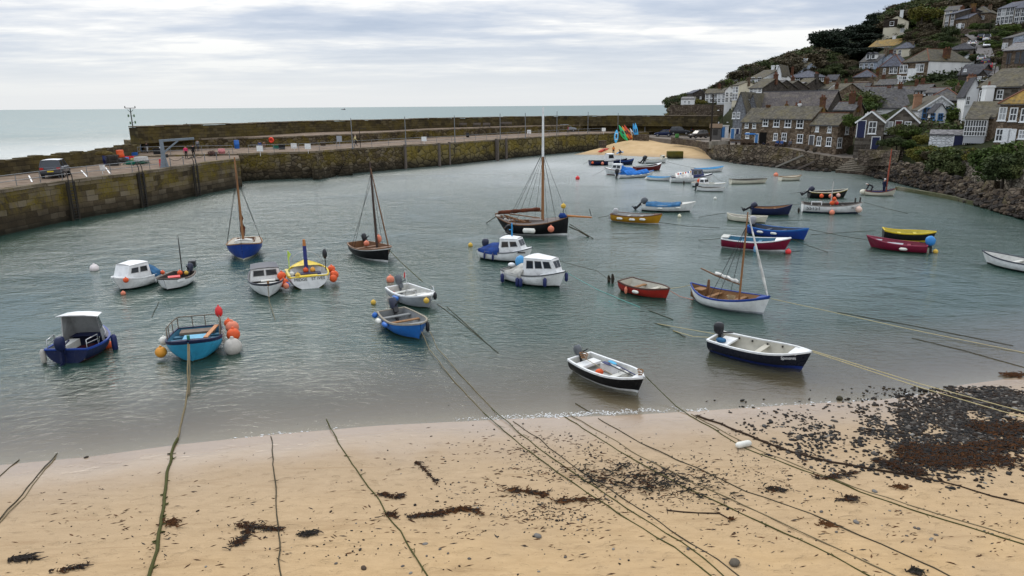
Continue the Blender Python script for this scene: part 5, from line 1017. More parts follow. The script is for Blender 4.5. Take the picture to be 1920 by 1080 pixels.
for i in range(26):
 px = rnd.uniform(1735, 1865); yy = pl([(1735, 90), (1786, 83), (1865, 74)], px)+rnd.uniform(-1, 3); x = (px-960)/1324*yy; q = Vector((x, yy, HZ(x, yy)-.3)); ht = rnd.uniform(.8, 1.5); X, Y = proj(q+Vector((0, 0, ht))); kd = rnd.choice(('bright', 'gorse', 'scrub', 'oak'))
 tree(kd, X, Y, ht, {'bright': 'low green shrub on the bank above the sea wall', 'gorse': 'low yellowish shrub on the bank above the sea wall', 'scrub': 'low brown shrub on the bank above the sea wall', 'oak': 'low dark shrub on the bank above the sea wall'}[kd], {'bright': 'green bank shrubs', 'gorse': 'yellowish bank shrubs', 'scrub': 'brown bank shrubs', 'oak': 'dark bank shrubs'}[kd], yy, 'bank_shrub', 'bush', 1.3, True)
# bare winter trees on the skyline
def bare(px, py, ht, label):
 p = hill(px, py+ht*1280/225); zt = zat(p, py); ht = max(2.5, min(ht*2, zt-p.z)); o = empty('bare_tree', p, random.uniform(0, 6), label, 'tree', 'bare trees on the skyline'); mb = MB(); rnd2 = random.Random(px)
 def br(a, d, l, r, k):
  b = a+d*l; mb.tube([a, a.lerp(b, 0.5)+Vector((rnd2.gauss(0, .04), rnd2.gauss(0, .04), 0))*l, b], [r, r*0.8, r*0.6], 4, cap=False)
  if k:
   for _ in range(3 if k > 1 else 4): br(a.lerp(b, rnd2.uniform(0.55, 1)), (d+Vector((rnd2.gauss(0.15, .5), rnd2.gauss(0, .5), rnd2.gauss(0.05, .3)))).normalized(), l*rnd2.uniform(0.55, 0.8), r*0.55, k-1)
 br(Vector((0, 0, -0.5)), Vector((0.1, 0, 1)), ht*0.4, 0.16, 4); mb.build('branches', BARK, o)
for px, py, ht in ((1396, 116, 6), (1404, 114, 6), (1412, 112, 6.5), (1420, 111, 6), (1350, 146, 4), (1358, 143, 4), (1655, 6, 7), (1664, 3, 7), (1672, 6, 7), (1645, 14, 7), (1576, 52, 7), (1567, 62, 6)):
 bare(px, py, ht, 'leafless twiggy tree on the skyline of the hill')
# ================================================================ BOATS
BLACKP = paint((0.007, 0.007, 0.008), 0.4); NAVYP = paint((0.010, 0.016, 0.055), 0.35); WHITEP = paint((0.70, 0.71, 0.70), 0.35); CREAMP = paint((0.60, 0.57, 0.46), 0.45); GREYP = paint((0.30, 0.32, 0.34), 0.5)
ROYAL = paint((0.012, 0.045, 0.24), 0.35); MIDB = paint((0.02, 0.13, 0.42), 0.4); CYAN = paint((0.03, 0.26, 0.42), 0.4); MUST = paint((0.42, 0.21, 0.012), 0.4); YELL = paint((0.62, 0.45, 0.02), 0.4); REDP = paint((0.30, 0.022, 0.014), 0.4); MAROON = paint((0.16, 0.008, 0.03), 0.35); DKRED = paint((0.12, 0.012, 0.012), 0.4); LBLUE = paint((0.10, 0.36, 0.62), 0.4)
INW = paint((0.52, 0.52, 0.48), 0.6, dirt=0.5); ING = paint((0.20, 0.21, 0.21), 0.7, dirt=0.5); INB = paint((0.05, 0.16, 0.24), 0.6); INDK = paint((0.05, 0.045, 0.04), 0.7); TAN = wood((0.24, 0.13, 0.06), 0.6); TEAK = wood((0.17, 0.085, 0.04), 0.55); SPAR = wood((0.26, 0.12, 0.045), 0.4); SPARD = wood((0.05, 0.03, 0.022), 0.45); ORANGEW = wood((0.42, 0.16, 0.04), 0.5)
ORANGE = paint((0.68, 0.10, 0.025), 0.45, dirt=0.5); PINKO = paint((0.68, 0.22, 0.13), 0.5, dirt=0.5); YBUOY = paint((0.62, 0.40, 0.06), 0.5, dirt=0.5); WBUOY = paint((0.64, 0.64, 0.58), 0.5, dirt=0.5); GBUOY = plain((0.42, 0.40, 0.36), 0.7); BBUOY = plain((0.02, 0.12, 0.42), 0.45); NVBUOY = plain((0.012, 0.02, 0.09), 0.45); RBUOY = plain((0.60, 0.03, 0.03), 0.4); ABUOY = plain((0.62, 0.27, 0.03), 0.5)
ENGB = plain((0.018, 0.019, 0.022), 0.35); ENGG = plain((0.10, 0.11, 0.12), 0.35); ENGN = plain((0.025, 0.03, 0.055), 0.35); ROPE = plain((0.33, 0.27, 0.16), 0.9); ROPEW = plain((0.55, 0.52, 0.42), 0.9); CHROME = plain((0.5, 0.5, 0.5), 0.25, 0.9)
def cloth(c):
 key = ('c', c)
 if key not in _M:
  g = G('canvas_cloth'); n = g.noise(2.2, g.obj(), 4, 0.6); g.P(Base_Color=g.mix(g.rf(n, 0.35, 0.7), tuple(q*0.6 for q in c), tuple(q*1.25 for q in c)), Roughness=0.8); g.bump(g.noise(3.0, g.obj(), 3, 0.5), 0.8, 0.12); _M[key] = g.m
 return _M[key]
COVB = cloth((0.012, 0.04, 0.17)); COVM = cloth((0.035, 0.12, 0.24)); COVS = cloth((0.10, 0.28, 0.5)); COVG = cloth((0.36, 0.36, 0.33)); COVBR = cloth((0.02, 0.14, 0.45)); SAILB = cloth((0.11, 0.035, 0.018)); SAILW = cloth((0.62, 0.61, 0.57))
SLIME = paint((0.035, 0.04, 0.022), 0.7, dirt=0.6)
class Boat:
 """an open or decked boat; bow along +x, waterline at z = 0"""
 def __init__(s, name, label, stern, bow, beam, fb=0.55, bowh=None, sternh=None, tw=0.75, topside=WHITEP, boot=None, strake=None, gun=None, inside=INW, deep=0.34, rake=0.35, full=2.3, clinker=False, thwarts=(0.3, 0.55), foredeck=0.0, decked=None, cockpit=(0.12, 0.5), group=None, bootz=None, srake=0.0, cat='boat', sole=None, transom=None):
  bowh = bowh or fb*1.4; sternh = sternh or fb*1.1; s.bowh, s.sternh, s.fb = bowh, sternh, fb; bootz = bootz or (0.1 if boot and boot is not topside else 0.05); boot = None if boot is topside else boot
  S, B = P(*stern, sternh), P(*bow, bowh); d = Vector((B.x-S.x, B.y-S.y, 0)); s.L = L = d.length; s.B = beam; s.tw = tw; s.full = full
  s.root = empty(name, (S.x+d.x/2, S.y+d.y/2, 0), math.atan2(d.y, d.x), label, cat, group); s.label = label; s.name = name
  mats = [topside, boot or SLIME, strake or topside, transom or topside]; N = 19; s.N = N
  mb = MB(); fr = [0.0, 0.18, 0.36, 0.54, 0.72, 0.86, 1.0]
  if clinker: fr = [0.0, 0.14, 0.141, 0.28, 0.281, 0.42, 0.421, 0.56, 0.561, 0.70, 0.701, 0.86, 0.861, 1.0]
  side = []
  for i in range(N):
   t_ = i/(N-1); sh = s.sheer(t_); keel = lerp(-0.3, -0.12, smooth(0.7, 1, t_))+0.1*smooth(0.25, 0, t_)
   zs = [keel, -0.05, bootz]+[lerp(bootz, sh, f) for f in fr[1:]]; col = []
   for j, z in enumerate(zs):
    k = max(0, (z-keel)/(sh-keel)); nn = lerp(2.6, 1.15, smooth(0.45, 1, t_)); y = s.half(t_)*(1-(1-min(1, k))**nn)
    if clinker and j >= 3 and (j-3) % 2 == 1: y += 0.016*min(1, s.half(t_)*4)
    x = L*(t_-0.5)-rake*(1-k)**1.15*smooth(0.72, 1, t_)
    x += srake*(1-k)*smooth(0.3, 0, t_)
    if tw < 0.2: x += rake*0.7*(1-k)**1.15*smooth(0.28, 0, t_)
    col.append((x, y, z))
   side.append(col)
  s.side = side; M = len(side[0])
  for sg in (1, -1):
   vs = [(x, sg*y, z) for col in side for x, y, z in col]; fs, mi = [], []
   for i in range(N-1):
    for j in range(M-1):
     q = (i*M+j, (i+1)*M+j, (i+1)*M+j+1, i*M+j+1); fs.append(q if sg < 0 else q[::-1]); mi.append(1 if j < 2 else (2 if strake and j >= M-2 else 0))
   mb.add(vs, fs, mi, not clinker)
  c0 = side[0]
  if tw >= 0.2:
   vs = [(x, y, z) for x, y, z in c0]+[(x, -y, z) for x, y, z in c0]; mb.add(vs, [(j, j+1, M+j+1, M+j) for j in range(M-1)], 3)
  mb.build('hull', mats, s.root)
  # gunwale
  gm = gun or strake or topside; mb = MB()
  for sg in (1, -1):
   pts = [Vector((side[i][-1][0], sg*side[i][-1][1], side[i][-1][2])) for i in range(N)]
   mb.loft([[p+Vector((0, sg*0.035, -0.045)), p+Vector((0, sg*0.035, 0.025)), p+Vector((0, -sg*0.05, 0.025)), p+Vector((0, -sg*0.05, -0.03))] for p in pts], True, 0, False)
  if tw >= 0.2:
   a = side[0][-1]; mb.box((a[0]+0.01, 0, a[2]-0.005), (0.075, 2*a[1], 0.06))
  mb.build('gunwale', gm, s.root)
  zf = sole if sole is not None else max(0.06, fb-deep-0.1); s.zf = zf
  if decked is None:
   mb = MB()
   n0, n1 = 0, int((N-1)*(1-foredeck)) if foredeck else N-1
   for sg in (1, -1):
    rows = []
    for i in range(n0, n1+1):
     x, y, z = side[i][-1]; y = max(0.0, y-0.05); xi = x+(0.05 if i == 0 else 0)-(0.12 if i == N-1 else 0); t_ = i/(N-1); zm = lerp(z, zf, 0.55)
     yb = max(0.0, min(y*0.86, s.hw(t_, zf)-0.05)); ym = max(0.0, min(lerp(y, yb, 0.35), s.hw(t_, zm)-0.045)); xb = xi-rake*1.1*smooth(0.72, 1, t_)*0.8; xm = xi-rake*0.5*smooth(0.72, 1, t_)
     rows.append([(xi, sg*y, z-0.02), (xm, sg*ym, zm), (xb, sg*yb, zf), (xb, 0, zf)])
    mb.loft(rows, False, 0, True)
   x, y, z = side[0][-1]; mb.add([(x+0.05, y-0.05, z-0.02), (x+0.05, -(y-0.05), z-0.02), (x+0.05, -(y-0.05)*0.86, zf), (x+0.05, (y-0.05)*0.86, zf)], [(0, 1, 2, 3)])
   mb.build('interior', inside, s.root)
   for t_ in thwarts: s.thwart(t_, inside)
  if foredeck: s.deckpart(1-foredeck, 1.0, gm if foredeck < 0.3 else topside, 'foredeck')
  if decked is not None:
   s.deckpart(0, 1, decked, 'deck', hole=cockpit)
   if cockpit:
    x0, x1 = L*(cockpit[0]-0.5), L*(cockpit[1]-0.5); h0 = min(s.half(cockpit[0]), s.half(cockpit[1]))*0.62; mb = MB(); z0 = s.sheer(0.4)-0.45
    mb.add([(x0, -h0, z0), (x1, -h0, z0), (x1, h0, z0), (x0, h0, z0)]+[(x0, -h0, s.sheer(cockpit[0])), (x1, -h0, s.sheer(cockpit[1])), (x1, h0, s.sheer(cockpit[1])), (x0, h0, s.sheer(cockpit[0]))], [(0, 1, 2, 3), (0, 4, 5, 1), (1, 5, 6, 2), (2, 6, 7, 3), (3, 7, 4, 0)]); mb.build('cockpit', inside, s.root)
    mb = MB()
    for a, b in (((x0, -h0), (x1, -h0)), ((x1, -h0), (x1, h0)), ((x1, h0), (x0, h0)), ((x0, h0), (x0, -h0))): mb.bar((*a, s.sheer(0.35)+0.05), (*b, s.sheer(0.35)+0.05), 0.05, 0.16)
    mb.build('coaming', TEAK, s.root)
 def sheer(s, t): return s.fb+(s.bowh-s.fb)*max(0, (t-0.35)/0.65)**2+(s.sternh-s.fb)*max(0, (0.35-t)/0.35)**2
 def half(s, t):
  h = s.B/2
  if t <= 0.45:
   f = 1-(1-t/0.45)**2; return h*lerp(s.tw, 1, f) if s.tw >= 0.2 else h*max(0.02, (1-(1-t/0.45)**2.2))
  return max(0.012, h*(1-((t-0.45)/0.55)**s.full))
 def hw(s, t, z):
  sh = s.sheer(t); keel = lerp(-0.3, -0.12, smooth(0.7, 1, t))+0.1*smooth(0.25, 0, t); k = min(1, max(0, (z-keel)/(sh-keel)))
  return s.half(t)*(1-(1-k)**lerp(2.6, 1.15, smooth(0.45, 1, t)))
 def pt(s, t, side=0.0, dz=0.0):
  """boat point: fraction along, fraction across (+1 port), height over the sheer"""
  return Vector((s.L*(t-0.5), s.half(t)*side, s.sheer(t)+dz))
 def W(s, p): return Matrix.Translation(s.root.location) @ Matrix.Rotation(s.root.rotation_euler.z, 4, 'Z') @ Vector(p)
 def add(s, name, mb, mat, parent=None): return mb.build(name, mat, parent or s.root)
 def thwart(s, t, m, w=0.22, dz=-0.16): mb = MB(); mb.box((s.L*(t-0.5), 0, s.sheer(t)+dz), (w, 2*(s.half(t)-0.07)*0.97, 0.045)); return s.add('thwart', mb, m)
 def deckpart(s, t0, t1, m, name, camber=0.05, hole=None, dz=0.015):
  mb = MB(); n = 20; rows = []
  for i in range(n+1):
   t = lerp(t0, t1, i/n); h = max(0.005, s.half(t)-0.03); z = s.sheer(t)+dz; rows.append([(s.L*(t-0.5)-(0.04 if i == n else 0), h*u, z+camber*(1-u*u)) for u in (-1, -0.6, 0, 0.6, 1)])
  if hole:
   for i in range(n):
    for j in range(4):
     if hole[0] <= (i+0.5)/n <= hole[1] and j in (1, 2): continue
     mb.add([rows[i][j], rows[i+1][j], rows[i+1][j+1], rows[i][j+1]], [(0, 1, 2, 3)])
  else: mb.loft(rows, False, 0, True)
  return s.add(name, mb, m)
 def outboard(s, cowl=ENGB, leg=ENGB, y=0.0, tilt=0.0, sc=1.0, covered=False, dx=0.0):
  o = empty('outboard_motor', (-s.L/2-0.12+dx, y*s.B/2, s.sternh), 0); o.parent = s.root; o.rotation_euler = (0, tilt, 0); o.scale = (sc,)*3
  mb = MB(); mb.loft([[Vector((cx+rx*math.cos(a), ry*math.sin(a), z)) for a in [2*math.pi*k/12 for k in range(12)]] for z, rx, ry, cx in ((0.02, 0.14, 0.12, -0.02), (0.12, 0.22, 0.16, -0.03), (0.34, 0.25, 0.17, -0.04), (0.48, 0.21, 0.15, -0.02), (0.54, 0.12, 0.09, 0))], True, 0, True)
  if covered: mb.ell((-0.02, 0, 0.28), (0.32, 0.25, 0.36), 0, 10, 7, jit=0.06)
  c = mb.build('cowling', cowl, o)
  m2 = MB(); m2.box((-0.04, 0, -0.25), (0.16, 0.09, 0.55)); m2.box((-0.1, 0, -0.62), (0.24, 0.05, 0.25)); m2.ell((-0.14, 0, -0.68), (0.2, 0.06, 0.06)); m2.box((0.09, 0, -0.06), (0.14, 0.2, 0.22)); m2.build('leg', leg, o)
  m3 = MB(); m3.bar((0.15, 0, 0.12), (0.62, 0.04, 0.2), 0.05, 0.05); m3.build('tiller', leg, o)
  m4 = MB()
  for k in range(3): m4.ell((-0.36, 0.08*math.cos(k*2.1), -0.68+0.08*math.sin(k*2.1)), (0.015, 0.07 if k != 1 else 0.05, 0.06), 0, 6, 4)
  m4.box((-0.34, 0, -0.68), (0.08, 0.05, 0.05)); m4.build('propeller', CHROME if cowl is NAVYP else leg, o); return o
 def mast(s, t, h, r=0.06, m=SPAR, rake=0.0, top=None, base=-0.3, stays=(), name='mast'):
  a = s.pt(t, 0, base); b = a+Vector((-rake*h, 0, h-base)); mb = MB()
  if top: c = a.lerp(b, top[0]); mb.tube([a, c], [r, r*0.85], 8, 0); mb.tube([c, b], [r*0.84, r*0.6], 8, 1); o = s.add(name, mb, [m, top[1]])
  else: mb.tube([a, a.lerp(b, 0.6), b], [r, r*0.9, r*0.55], 8); o = s.add(name, mb, m)
  for i, (f, t2, sd) in enumerate(stays):
   m2 = MB(); m2.tube([a.lerp(b, f), s.pt(t2, sd, 0.0)], 0.013, 4); s.add('shroud' if sd else 'stay', m2, IRON, o)
  s.mtop = b; s.mbase = a; return o
 def lettering(s, txt, t, side, z, size, m=None, stern=False, dz=0.0, ext=0.004):
  c = bpy.data.curves.new('lettering', 'FONT'); c.body = txt; c.size = size; c.align_x = 'CENTER'; c.align_y = 'CENTER'; c.extrude = ext; tmp = bpy.data.objects.new('tmp', c); COL.objects.link(tmp)
  dg = bpy.context.evaluated_depsgraph_get(); me = bpy.data.meshes.new_from_object(tmp.evaluated_get(dg)); bpy.data.objects.remove(tmp); me.materials.clear(); me.materials.append(m or BLACKP)
  o = bpy.data.objects.new('lettering', me); COL.objects.link(o); o.parent = s.root
  if stern: x, y, zz = s.side[0][-1]; o.location = (x-0.02, side*y, z); o.rotation_euler = (R_(90), 0, R_(-90))
  else:
   i = min(s.N-2, max(1, int(t*(s.N-1)))); sg = 1 if side > 0 else -1
   def at(c):
    for j in range(len(c)-1):
     if c[j][2] <= z <= c[j+1][2] or j == len(c)-2: f = (z-c[j][2])/max(1e-6, c[j+1][2]-c[j][2]); return Vector(c[j]).lerp(Vector(c[j+1]), f)
   a, b = at(s.side[i-1]), at(s.side[i+1]); a.y *= sg; b.y *= sg; mid = (a+b)/2; d = (b-a); ang = math.atan2(d.y, d.x)
   o.location = mid+Vector((0, sg*0.03, 0)); o.rotation_euler = (R_(80), 0, ang if sg < 0 else ang+math.pi)
  return o
 def cabin(s, t0, t1, h, wf=0.8, m=WHITEP, roof=None, wins=2, front=0.35, back=0.1, top=0.82, dz=0.0, winh=0.45, fwin=True, roofover=0.06, open_back=False, name='cabin', wz=0.3):
  """coach roof or wheelhouse between two stations"""
  x0, x1 = s.L*(t0-0.5), s.L*(t1-0.5); zb0, zb1 = s.sheer(t0)+dz, s.sheer(t1)+dz; w0, w1 = s.half(t0)*wf, s.half(t1)*wf; zt = max(zb0, zb1)*0.5+min(zb0, zb1)*0.5+h
  xb, xf = x0+back, x1-front
  lo = [Vector((x0, -w0, zb0-0.1)), Vector((x1, -w1, zb1-0.1)), Vector((x1, w1, zb1-0.1)), Vector((x0, w0, zb0-0.1))]
  wt0, wt1 = w0*top, lerp(w0, w1, 0.75)*top
  hi = [Vector((xb, -wt0, zt)), Vector((xf, -wt1, zt)), Vector((xf, wt1, zt)), Vector((xb, wt0, zt))]; mb = MB()
  fs = [(0, 1, 5, 4), (1, 2, 6, 5), (2, 3, 7, 6)]
  if not open_back: fs.append((3, 0, 4, 7))
  mb.add(lo+hi, fs, 0)
  if open_back: mb.add([v+Vector((0.02 if i in (0, 3, 4, 7) else -0.05, 0, 0)) for i, v in enumerate(lo+hi)], [f[::-1] for f in fs], 1)
  c = s.add(name, mb, [m, ING]); ro = MB(); k = 6; rows = []
  for i in range(k+1):
   f = i/k; x = lerp(xb-roofover, xf+roofover, f); w = lerp(wt0, wt1, f)+roofover; rows.append([Vector((x, w*u, zt+0.09*(1-u*u)*(1 if 0 < i < k else 0.6))) for u in (-1, -0.7, -0.3, 0.3, 0.7, 1)])
  ro.loft(rows, False, 0, True); ro.loft([[v-Vector((0, 0, 0.035)) for v in r] for r in rows], False, 0, True); ro.add([r[0] for r in rows]+[r[0]-Vector((0, 0, 0.035)) for r in rows], [(i, i+1, k+2+i, k+1+i) for i in range(k)]); ro.add([r[-1] for r in rows]+[r[-1]-Vector((0, 0, 0.035)) for r in rows], [(i, i+1, k+2+i, k+1+i) for i in range(k)])
  s.add('cabin_roof', ro, roof or m, c)
  def quadwin(a, b, cc, d, f0, f1, g0, g1, off):
   p = lambda f, g_: (a.lerp(b, f)).lerp(d.lerp(cc, f), g_); v = [p(f0, g0), p(f1, g0), p(f1, g1), p(f0, g1)]; nrm = (v[1]-v[0]).cross(v[3]-v[0]).normalized()
   if nrm.dot(Vector(off)) < 0: nrm = -nrm
   v = [q+nrm*0.012 for q in v]; m2 = MB(); cen = sum(v, Vector())/4; m2.prism([cen+(q-cen)*1.12 for q in v], nrm*0.006, 1); m2.prism([q+nrm*0.002 for q in v], nrm*0.012, 0); s.add('cabin_window', m2, [GLASS, plain((0.42, 0.42, 0.41), 0.5)], c)
  for sg, (a, b, cc, d) in ((-1, (lo[0], lo[1], hi[1], hi[0])), (1, (lo[3], lo[2], hi[2], hi[3]))):
   for i in range(wins):
    f0 = lerp(0.08, 0.92, (i+0.12)/wins); f1 = lerp(0.08, 0.92, (i+0.88)/wins); quadwin(a, b, cc, d, f0, f1, 1-winh-0.2 if wz is None else wz+0.12, min(0.9, wz+0.12+winh), (0, sg, 0))
  if fwin:
   for f0, f1 in ((0.1, 0.46), (0.54, 0.9)): quadwin(lo[1], lo[2], hi[2], hi[1], f0, f1, 0.42, 0.86, (1, 0, 0))
  s.ct = zt; return c
 def cover(s, t0, t1, m, ridge=0.35, r1=None, name='canvas_cover', wf=1.02, side=-0.12):
  mb = MB(); rows = []; n = 12
  for i in range(n+1):
   f = i/n; t = lerp(t0, t1, f); h = s.half(t)*wf+0.03; rz = lerp(ridge, r1 if r1 is not None else ridge, f)+0.05*math.sin(f*9+s.L)
   rows.append([Vector((s.L*(t-0.5), h*u, s.sheer(t)+(side if abs(u) == 1 and k in (0, 8) else rz*(1-abs(u)**1.3)*0.95+0.03+0.03*math.sin(7*f+u*5)))) for k, u in enumerate((-1, -0.99, -0.7, -0.35, 0, 0.35, 0.7, 0.99, 1))])
  mb.loft(rows, False, 0, True)
  for r in (rows[0], rows[-1]): mb.add(r, [tuple(range(9))])
  return s.add(name, mb, m)
 def coil(s, t, side, dz, r=0.16, m=None):
  mb = MB(); p = s.pt(t, side, dz); mb.tube([p+Vector((r*(0.6+0.02*k)*math.cos(k*0.7), r*(0.6+0.02*k)*math.sin(k*0.7), 0.01*k)) for k in range(28)], 0.018, 5); return s.add('rope_coil', mb, m or ROPE)
FEND = 0
def ball(p, r, m, label, cat='buoy', group=None, name='buoy', squash=1.0, rot=None, sink=0):
 """net buoy: a round float with its rope eye"""
 mb = MB(); mb.ell((0, 0, 0), (r, r, r*squash), 0, 14, 9); mb.tube([(0, 0, r*squash*0.9), (0, 0, r*squash*1.22)], [r*0.28, r*0.16], 8); o = mb.build(name, m, None, p)
 if rot: o.rotation_euler = rot
 return tag(o, label, cat, group)
def fender(boat, t, side, m, label, r=0.1, l=0.5, group=None, dz=-0.3, lying=False):
 p = boat.pt(t, side, 0); sg = 1 if side > 0 else -1; q = boat.W(p+Vector((0, sg*(r+0.03), dz)))
 mb = MB(); mb.loft([[Vector((rr*math.cos(a), rr*math.sin(a), z)) for a in [2*math.pi*k/10 for k in range(10)]] for z, rr in ((-l/2, 0.02), (-l/2+0.03, r*0.6), (-l/2+0.1, r), (l/2-0.1, r), (l/2-0.03, r*0.6), (l/2, 0.03))], True, 0, True)
 mb.tube([(0, 0, l/2), (0, 0, max(l/2+0.03, -dz+0.02))] if not lying else [(0, 0, l/2), (0, 0, l/2+0.03)], 0.01, 4, 1)
 o = mb.build('fender', [m, ROPE], None, q); o.rotation_euler.z = boat.root.rotation_euler.z
 if lying: o.rotation_euler = (0, R_(90), boat.root.rotation_euler.z)
 return tag(o, label, 'fender', group)
def hang(boat, t, side, r, m, label, dz=-0.25, out=0.0, group=None):
 p = boat.pt(t, side, 0); sg = 1 if side > 0 else -1; return ball(boat.W(p+Vector((0, sg*(r*0.9+0.03+out), dz))), r, m, label, 'buoy', group)
# 1 blue motor cruiser, far left
b = Boat('cabin_boat', 'royal blue motor boat with an open backed white roofed wheelhouse', (123, 655), (187, 607), 1.95, 0.55, 0.85, 0.6, 0.85, NAVYP, paint((0.10, 0.02, 0.03), 0.5), ROYAL, ROYAL, ING, thwarts=(), foredeck=0.42, sole=0.12)
b.cabin(0.46, 0.76, 1.05, 0.86, WHITEP, WHITEP, 2, 0.45, 0.0, 0.86, 0, 0.42, True, 0.14, True, 'wheelhouse', 0.34)
b.outboard(NAVYP, NAVYP, 0.1, 0.0, 1.05); mb = MB(); mb.box(b.pt(0.33, 0.45, -0.12), (1.1, 0.4, 0.3)); b.add('side_locker', mb, INW); mb = MB(); mb.box(b.pt(0.1, 0, -0.3), (0.5, 1.3, 0.25)); b.add('stern_bench', mb, INW)
for sd in (-0.92, 0.92):
 mb = MB(); q = [b.pt(0.05, sd, 0.0), b.pt(0.05, sd, 0.36), b.pt(0.3, sd, 0.42), b.pt(0.3, sd, 0)]; mb.tube(q, 0.022, 6); mb.tube([b.pt(0.05, sd, 0.2), b.pt(0.3, sd, 0.22)], 0.018, 6); b.add('grab_rail', mb, CHROME)
ball(b.W(b.pt(0.2, 0.4, -0.25)), 0.14, YELL, 'yellow float lying in the royal blue motor boat', squash=0.7)
fender(b, 0.03, 1, GBUOY, 'grey fender at the port quarter of the royal blue motor boat', 0.11, 0.6, dz=-0.3)
ball(P(201, 647, 0.1), 0.21, ORANGE, 'orange ball float beside the royal blue motor boat')
fender(b, 0.62, -1, NVBUOY, 'long navy fender on the starboard bow of the royal blue motor boat', 0.12, 0.75, dz=-0.3)
# 2 turquoise boat, bow on
b = Boat('fishing_boat', 'turquoise clinker boat seen bow on with a rail around its stern', (374, 612), (352, 640), 2.15, 0.72, 1.05, 0.75, 0.8, CYAN, CYAN, NAVYP, NAVYP, INB, rake=0.5, full=2.6, clinker=True, thwarts=(0.42, 0.25), foredeck=0.28, sole=0.15); turq = b
mb = MB()
for t in (0.02, 0.2, 0.38, 0.5):
 for sd in (-0.95, 0.95): mb.tube([b.pt(t, sd, 0), b.pt(t, sd, 0.5)], 0.022, 6)
for sd in (-0.95, 0.95): mb.tube([b.pt(0.55, sd, 0.05), b.pt(0.5, sd, 0.5), b.pt(0.2, sd, 0.5), b.pt(0.02, sd, 0.5), b.pt(0.0, sd, 0.5)], 0.022, 6)
mb.tube([b.pt(0, -0.95, 0.5), b.pt(0, 0.95, 0.5)], 0.022, 6); mb.tube([b.pt(0, -0.3, 0.0), b.pt(0, -0.3, 0.5)], 0.02, 6); mb.tube([b.pt(0, 0.3, 0.0), b.pt(0, 0.3, 0.5)], 0.02, 6); b.add('stern_rail', mb, plain((0.16, 0.13, 0.10), 0.7, 0.3))
mb = MB(); mb.box(b.pt(0.48, 0.05, -0.08), (0.75, 1.0, 0.14)); b.add('hatch', mb, paint((0.12, 0.36, 0.52), 0.45)); mb = MB(); mb.box(b.pt(0.16, 0, -0.05), (0.5, 1.4, 0.1)); b.add('stern_bench', mb, paint((0.16, 0.12, 0.09), 0.7))
mb = MB(); mb.bar(b.pt(0.7, 0.55, 0.05), b.pt(0.2, 0.78, 0.2), 0.17, 0.04); b.add('orange_plank', mb, ORANGEW); mb = MB(); mb.tube([b.pt(0.93, 0, 0), b.pt(0.93, 0, 0.25)], 0.06, 8); b.add('bitts', mb, plain((0.02, 0.16, 0.1), 0.5))
mb = MB()
for k in range(40): q = b.pt(0.45+random.uniform(-0.08, 0.08), 1.0, random.uniform(-0.35, 0.2)); mb.tube([q, q+Vector((random.uniform(-.1, .1), random.uniform(0, .12), random.uniform(-0.25, 0.0)))], 0.016, 4)
tag(mb.build('net_bundle', GBUOY, None, b.root.location, b.root.rotation_euler.z), 'tangled grey net hanging over the side of the turquoise boat', 'net')
hang(b, 0.6, -1, 0.23, ABUOY, 'amber round buoy on the left side of the turquoise boat', -0.45); hang(b, 0.35, -1, 0.19, WBUOY, 'off white round buoy on the left side of the turquoise boat', -0.15); hang(b, 0.62, 1, 0.37, GBUOY, 'big weathered white buoy hanging at the right bow of the turquoise boat', -0.5, 0.1)
hang(b, 0.36, 1, 0.28, ORANGE, 'bright orange buoy above the weathered white one on the turquoise boat', -0.15, 0.12); hang(b, 0.16, 1, 0.28, PINKO, 'faded pink buoy on the right quarter of the turquoise boat', 0.0, 0.12); hang(b, 0.06, 1, 0.19, ORANGE, 'small orange buoy by the stern rail of the turquoise boat', 0.1, 0.1)
ball(b.W(b.pt(0.02, 0.98, 0.62)), 0.16, RBUOY, 'red lifebuoy cylinder tied on the stern rail', squash=1.6)
# 3 white cuddy boat left
b = Boat('cabin_boat', 'white clinker cabin boat with a blue canopy over its stern at far left', (284, 507), (212, 521), 2.0, 0.62, 0.85, 0.62, 0.7, WHITEP, BLACKP, None, WHITEP, INW, rake=0.5, full=2.6, clinker=True, thwarts=(), foredeck=0.3)
b.cabin(0.3, 0.84, 0.72, 0.82, WHITEP, WHITEP, 2, 0.35, 0.05, 0.84, 0, 0.34, False, 0.02, False); mb = MB(); q = b.pt(0.3, 0.0, 0)
b.cover(0.02, 0.3, COVM, 0.35, 0.75)
for t, sd in ((0.42, 1), (0.42, -1)):
 pass
hang(b, 0.9, 1, 0.15, ORANGE, 'small orange buoy at the bow of the white cabin boat far left', -0.1); hang(b, 0.05, 1, 0.13, ORANGE, 'small red buoy at the stern of the white cabin boat far left', -0.05)
# 4 black topped white open boat with mizzen pole
b = Boat('fishing_boat', 'small white open boat with black topsides and a thin pole mast', (346, 508), (306, 522), 1.75, 0.55, 0.8, 0.6, 0.75, WHITEP, BLACKP, BLACKP, plain((0.16, 0.13, 0.11), 0.7), INDK, rake=0.35, full=2.7, thwarts=(0.5, 0.72)); crab = b
b.outboard(ENGN, ENGB, 0.4, -0.5, 0.95, dx=0.25); b.mast(0.12, 2.25, 0.035, IRON, 0.03, base=-0.4); mb = MB(); mb.loft([[Vector((x*s_, y*s_*0.8, z)) for x, y in ((-1, -1), (1, -1), (1, 1), (-1, 1))] for s_, z in ((0.26, 0), (0.32, 0.38))], True, 0, False)
tag(mb.build('fish_box', RBUOY, None, b.W(b.pt(0.62, 0.15, -0.3)), 0.5), 'red plastic fish box in the small black topped boat', 'fish box'); ball(b.W(b.pt(0.3, 0.1, 0.12)), 0.15, ORANGE, 'orange float in the stern of the small black topped boat'); ball(b.W(b.pt(0.27, 0.5, 0.1)), 0.12, YBUOY, 'yellow float in the stern of the small black topped boat')
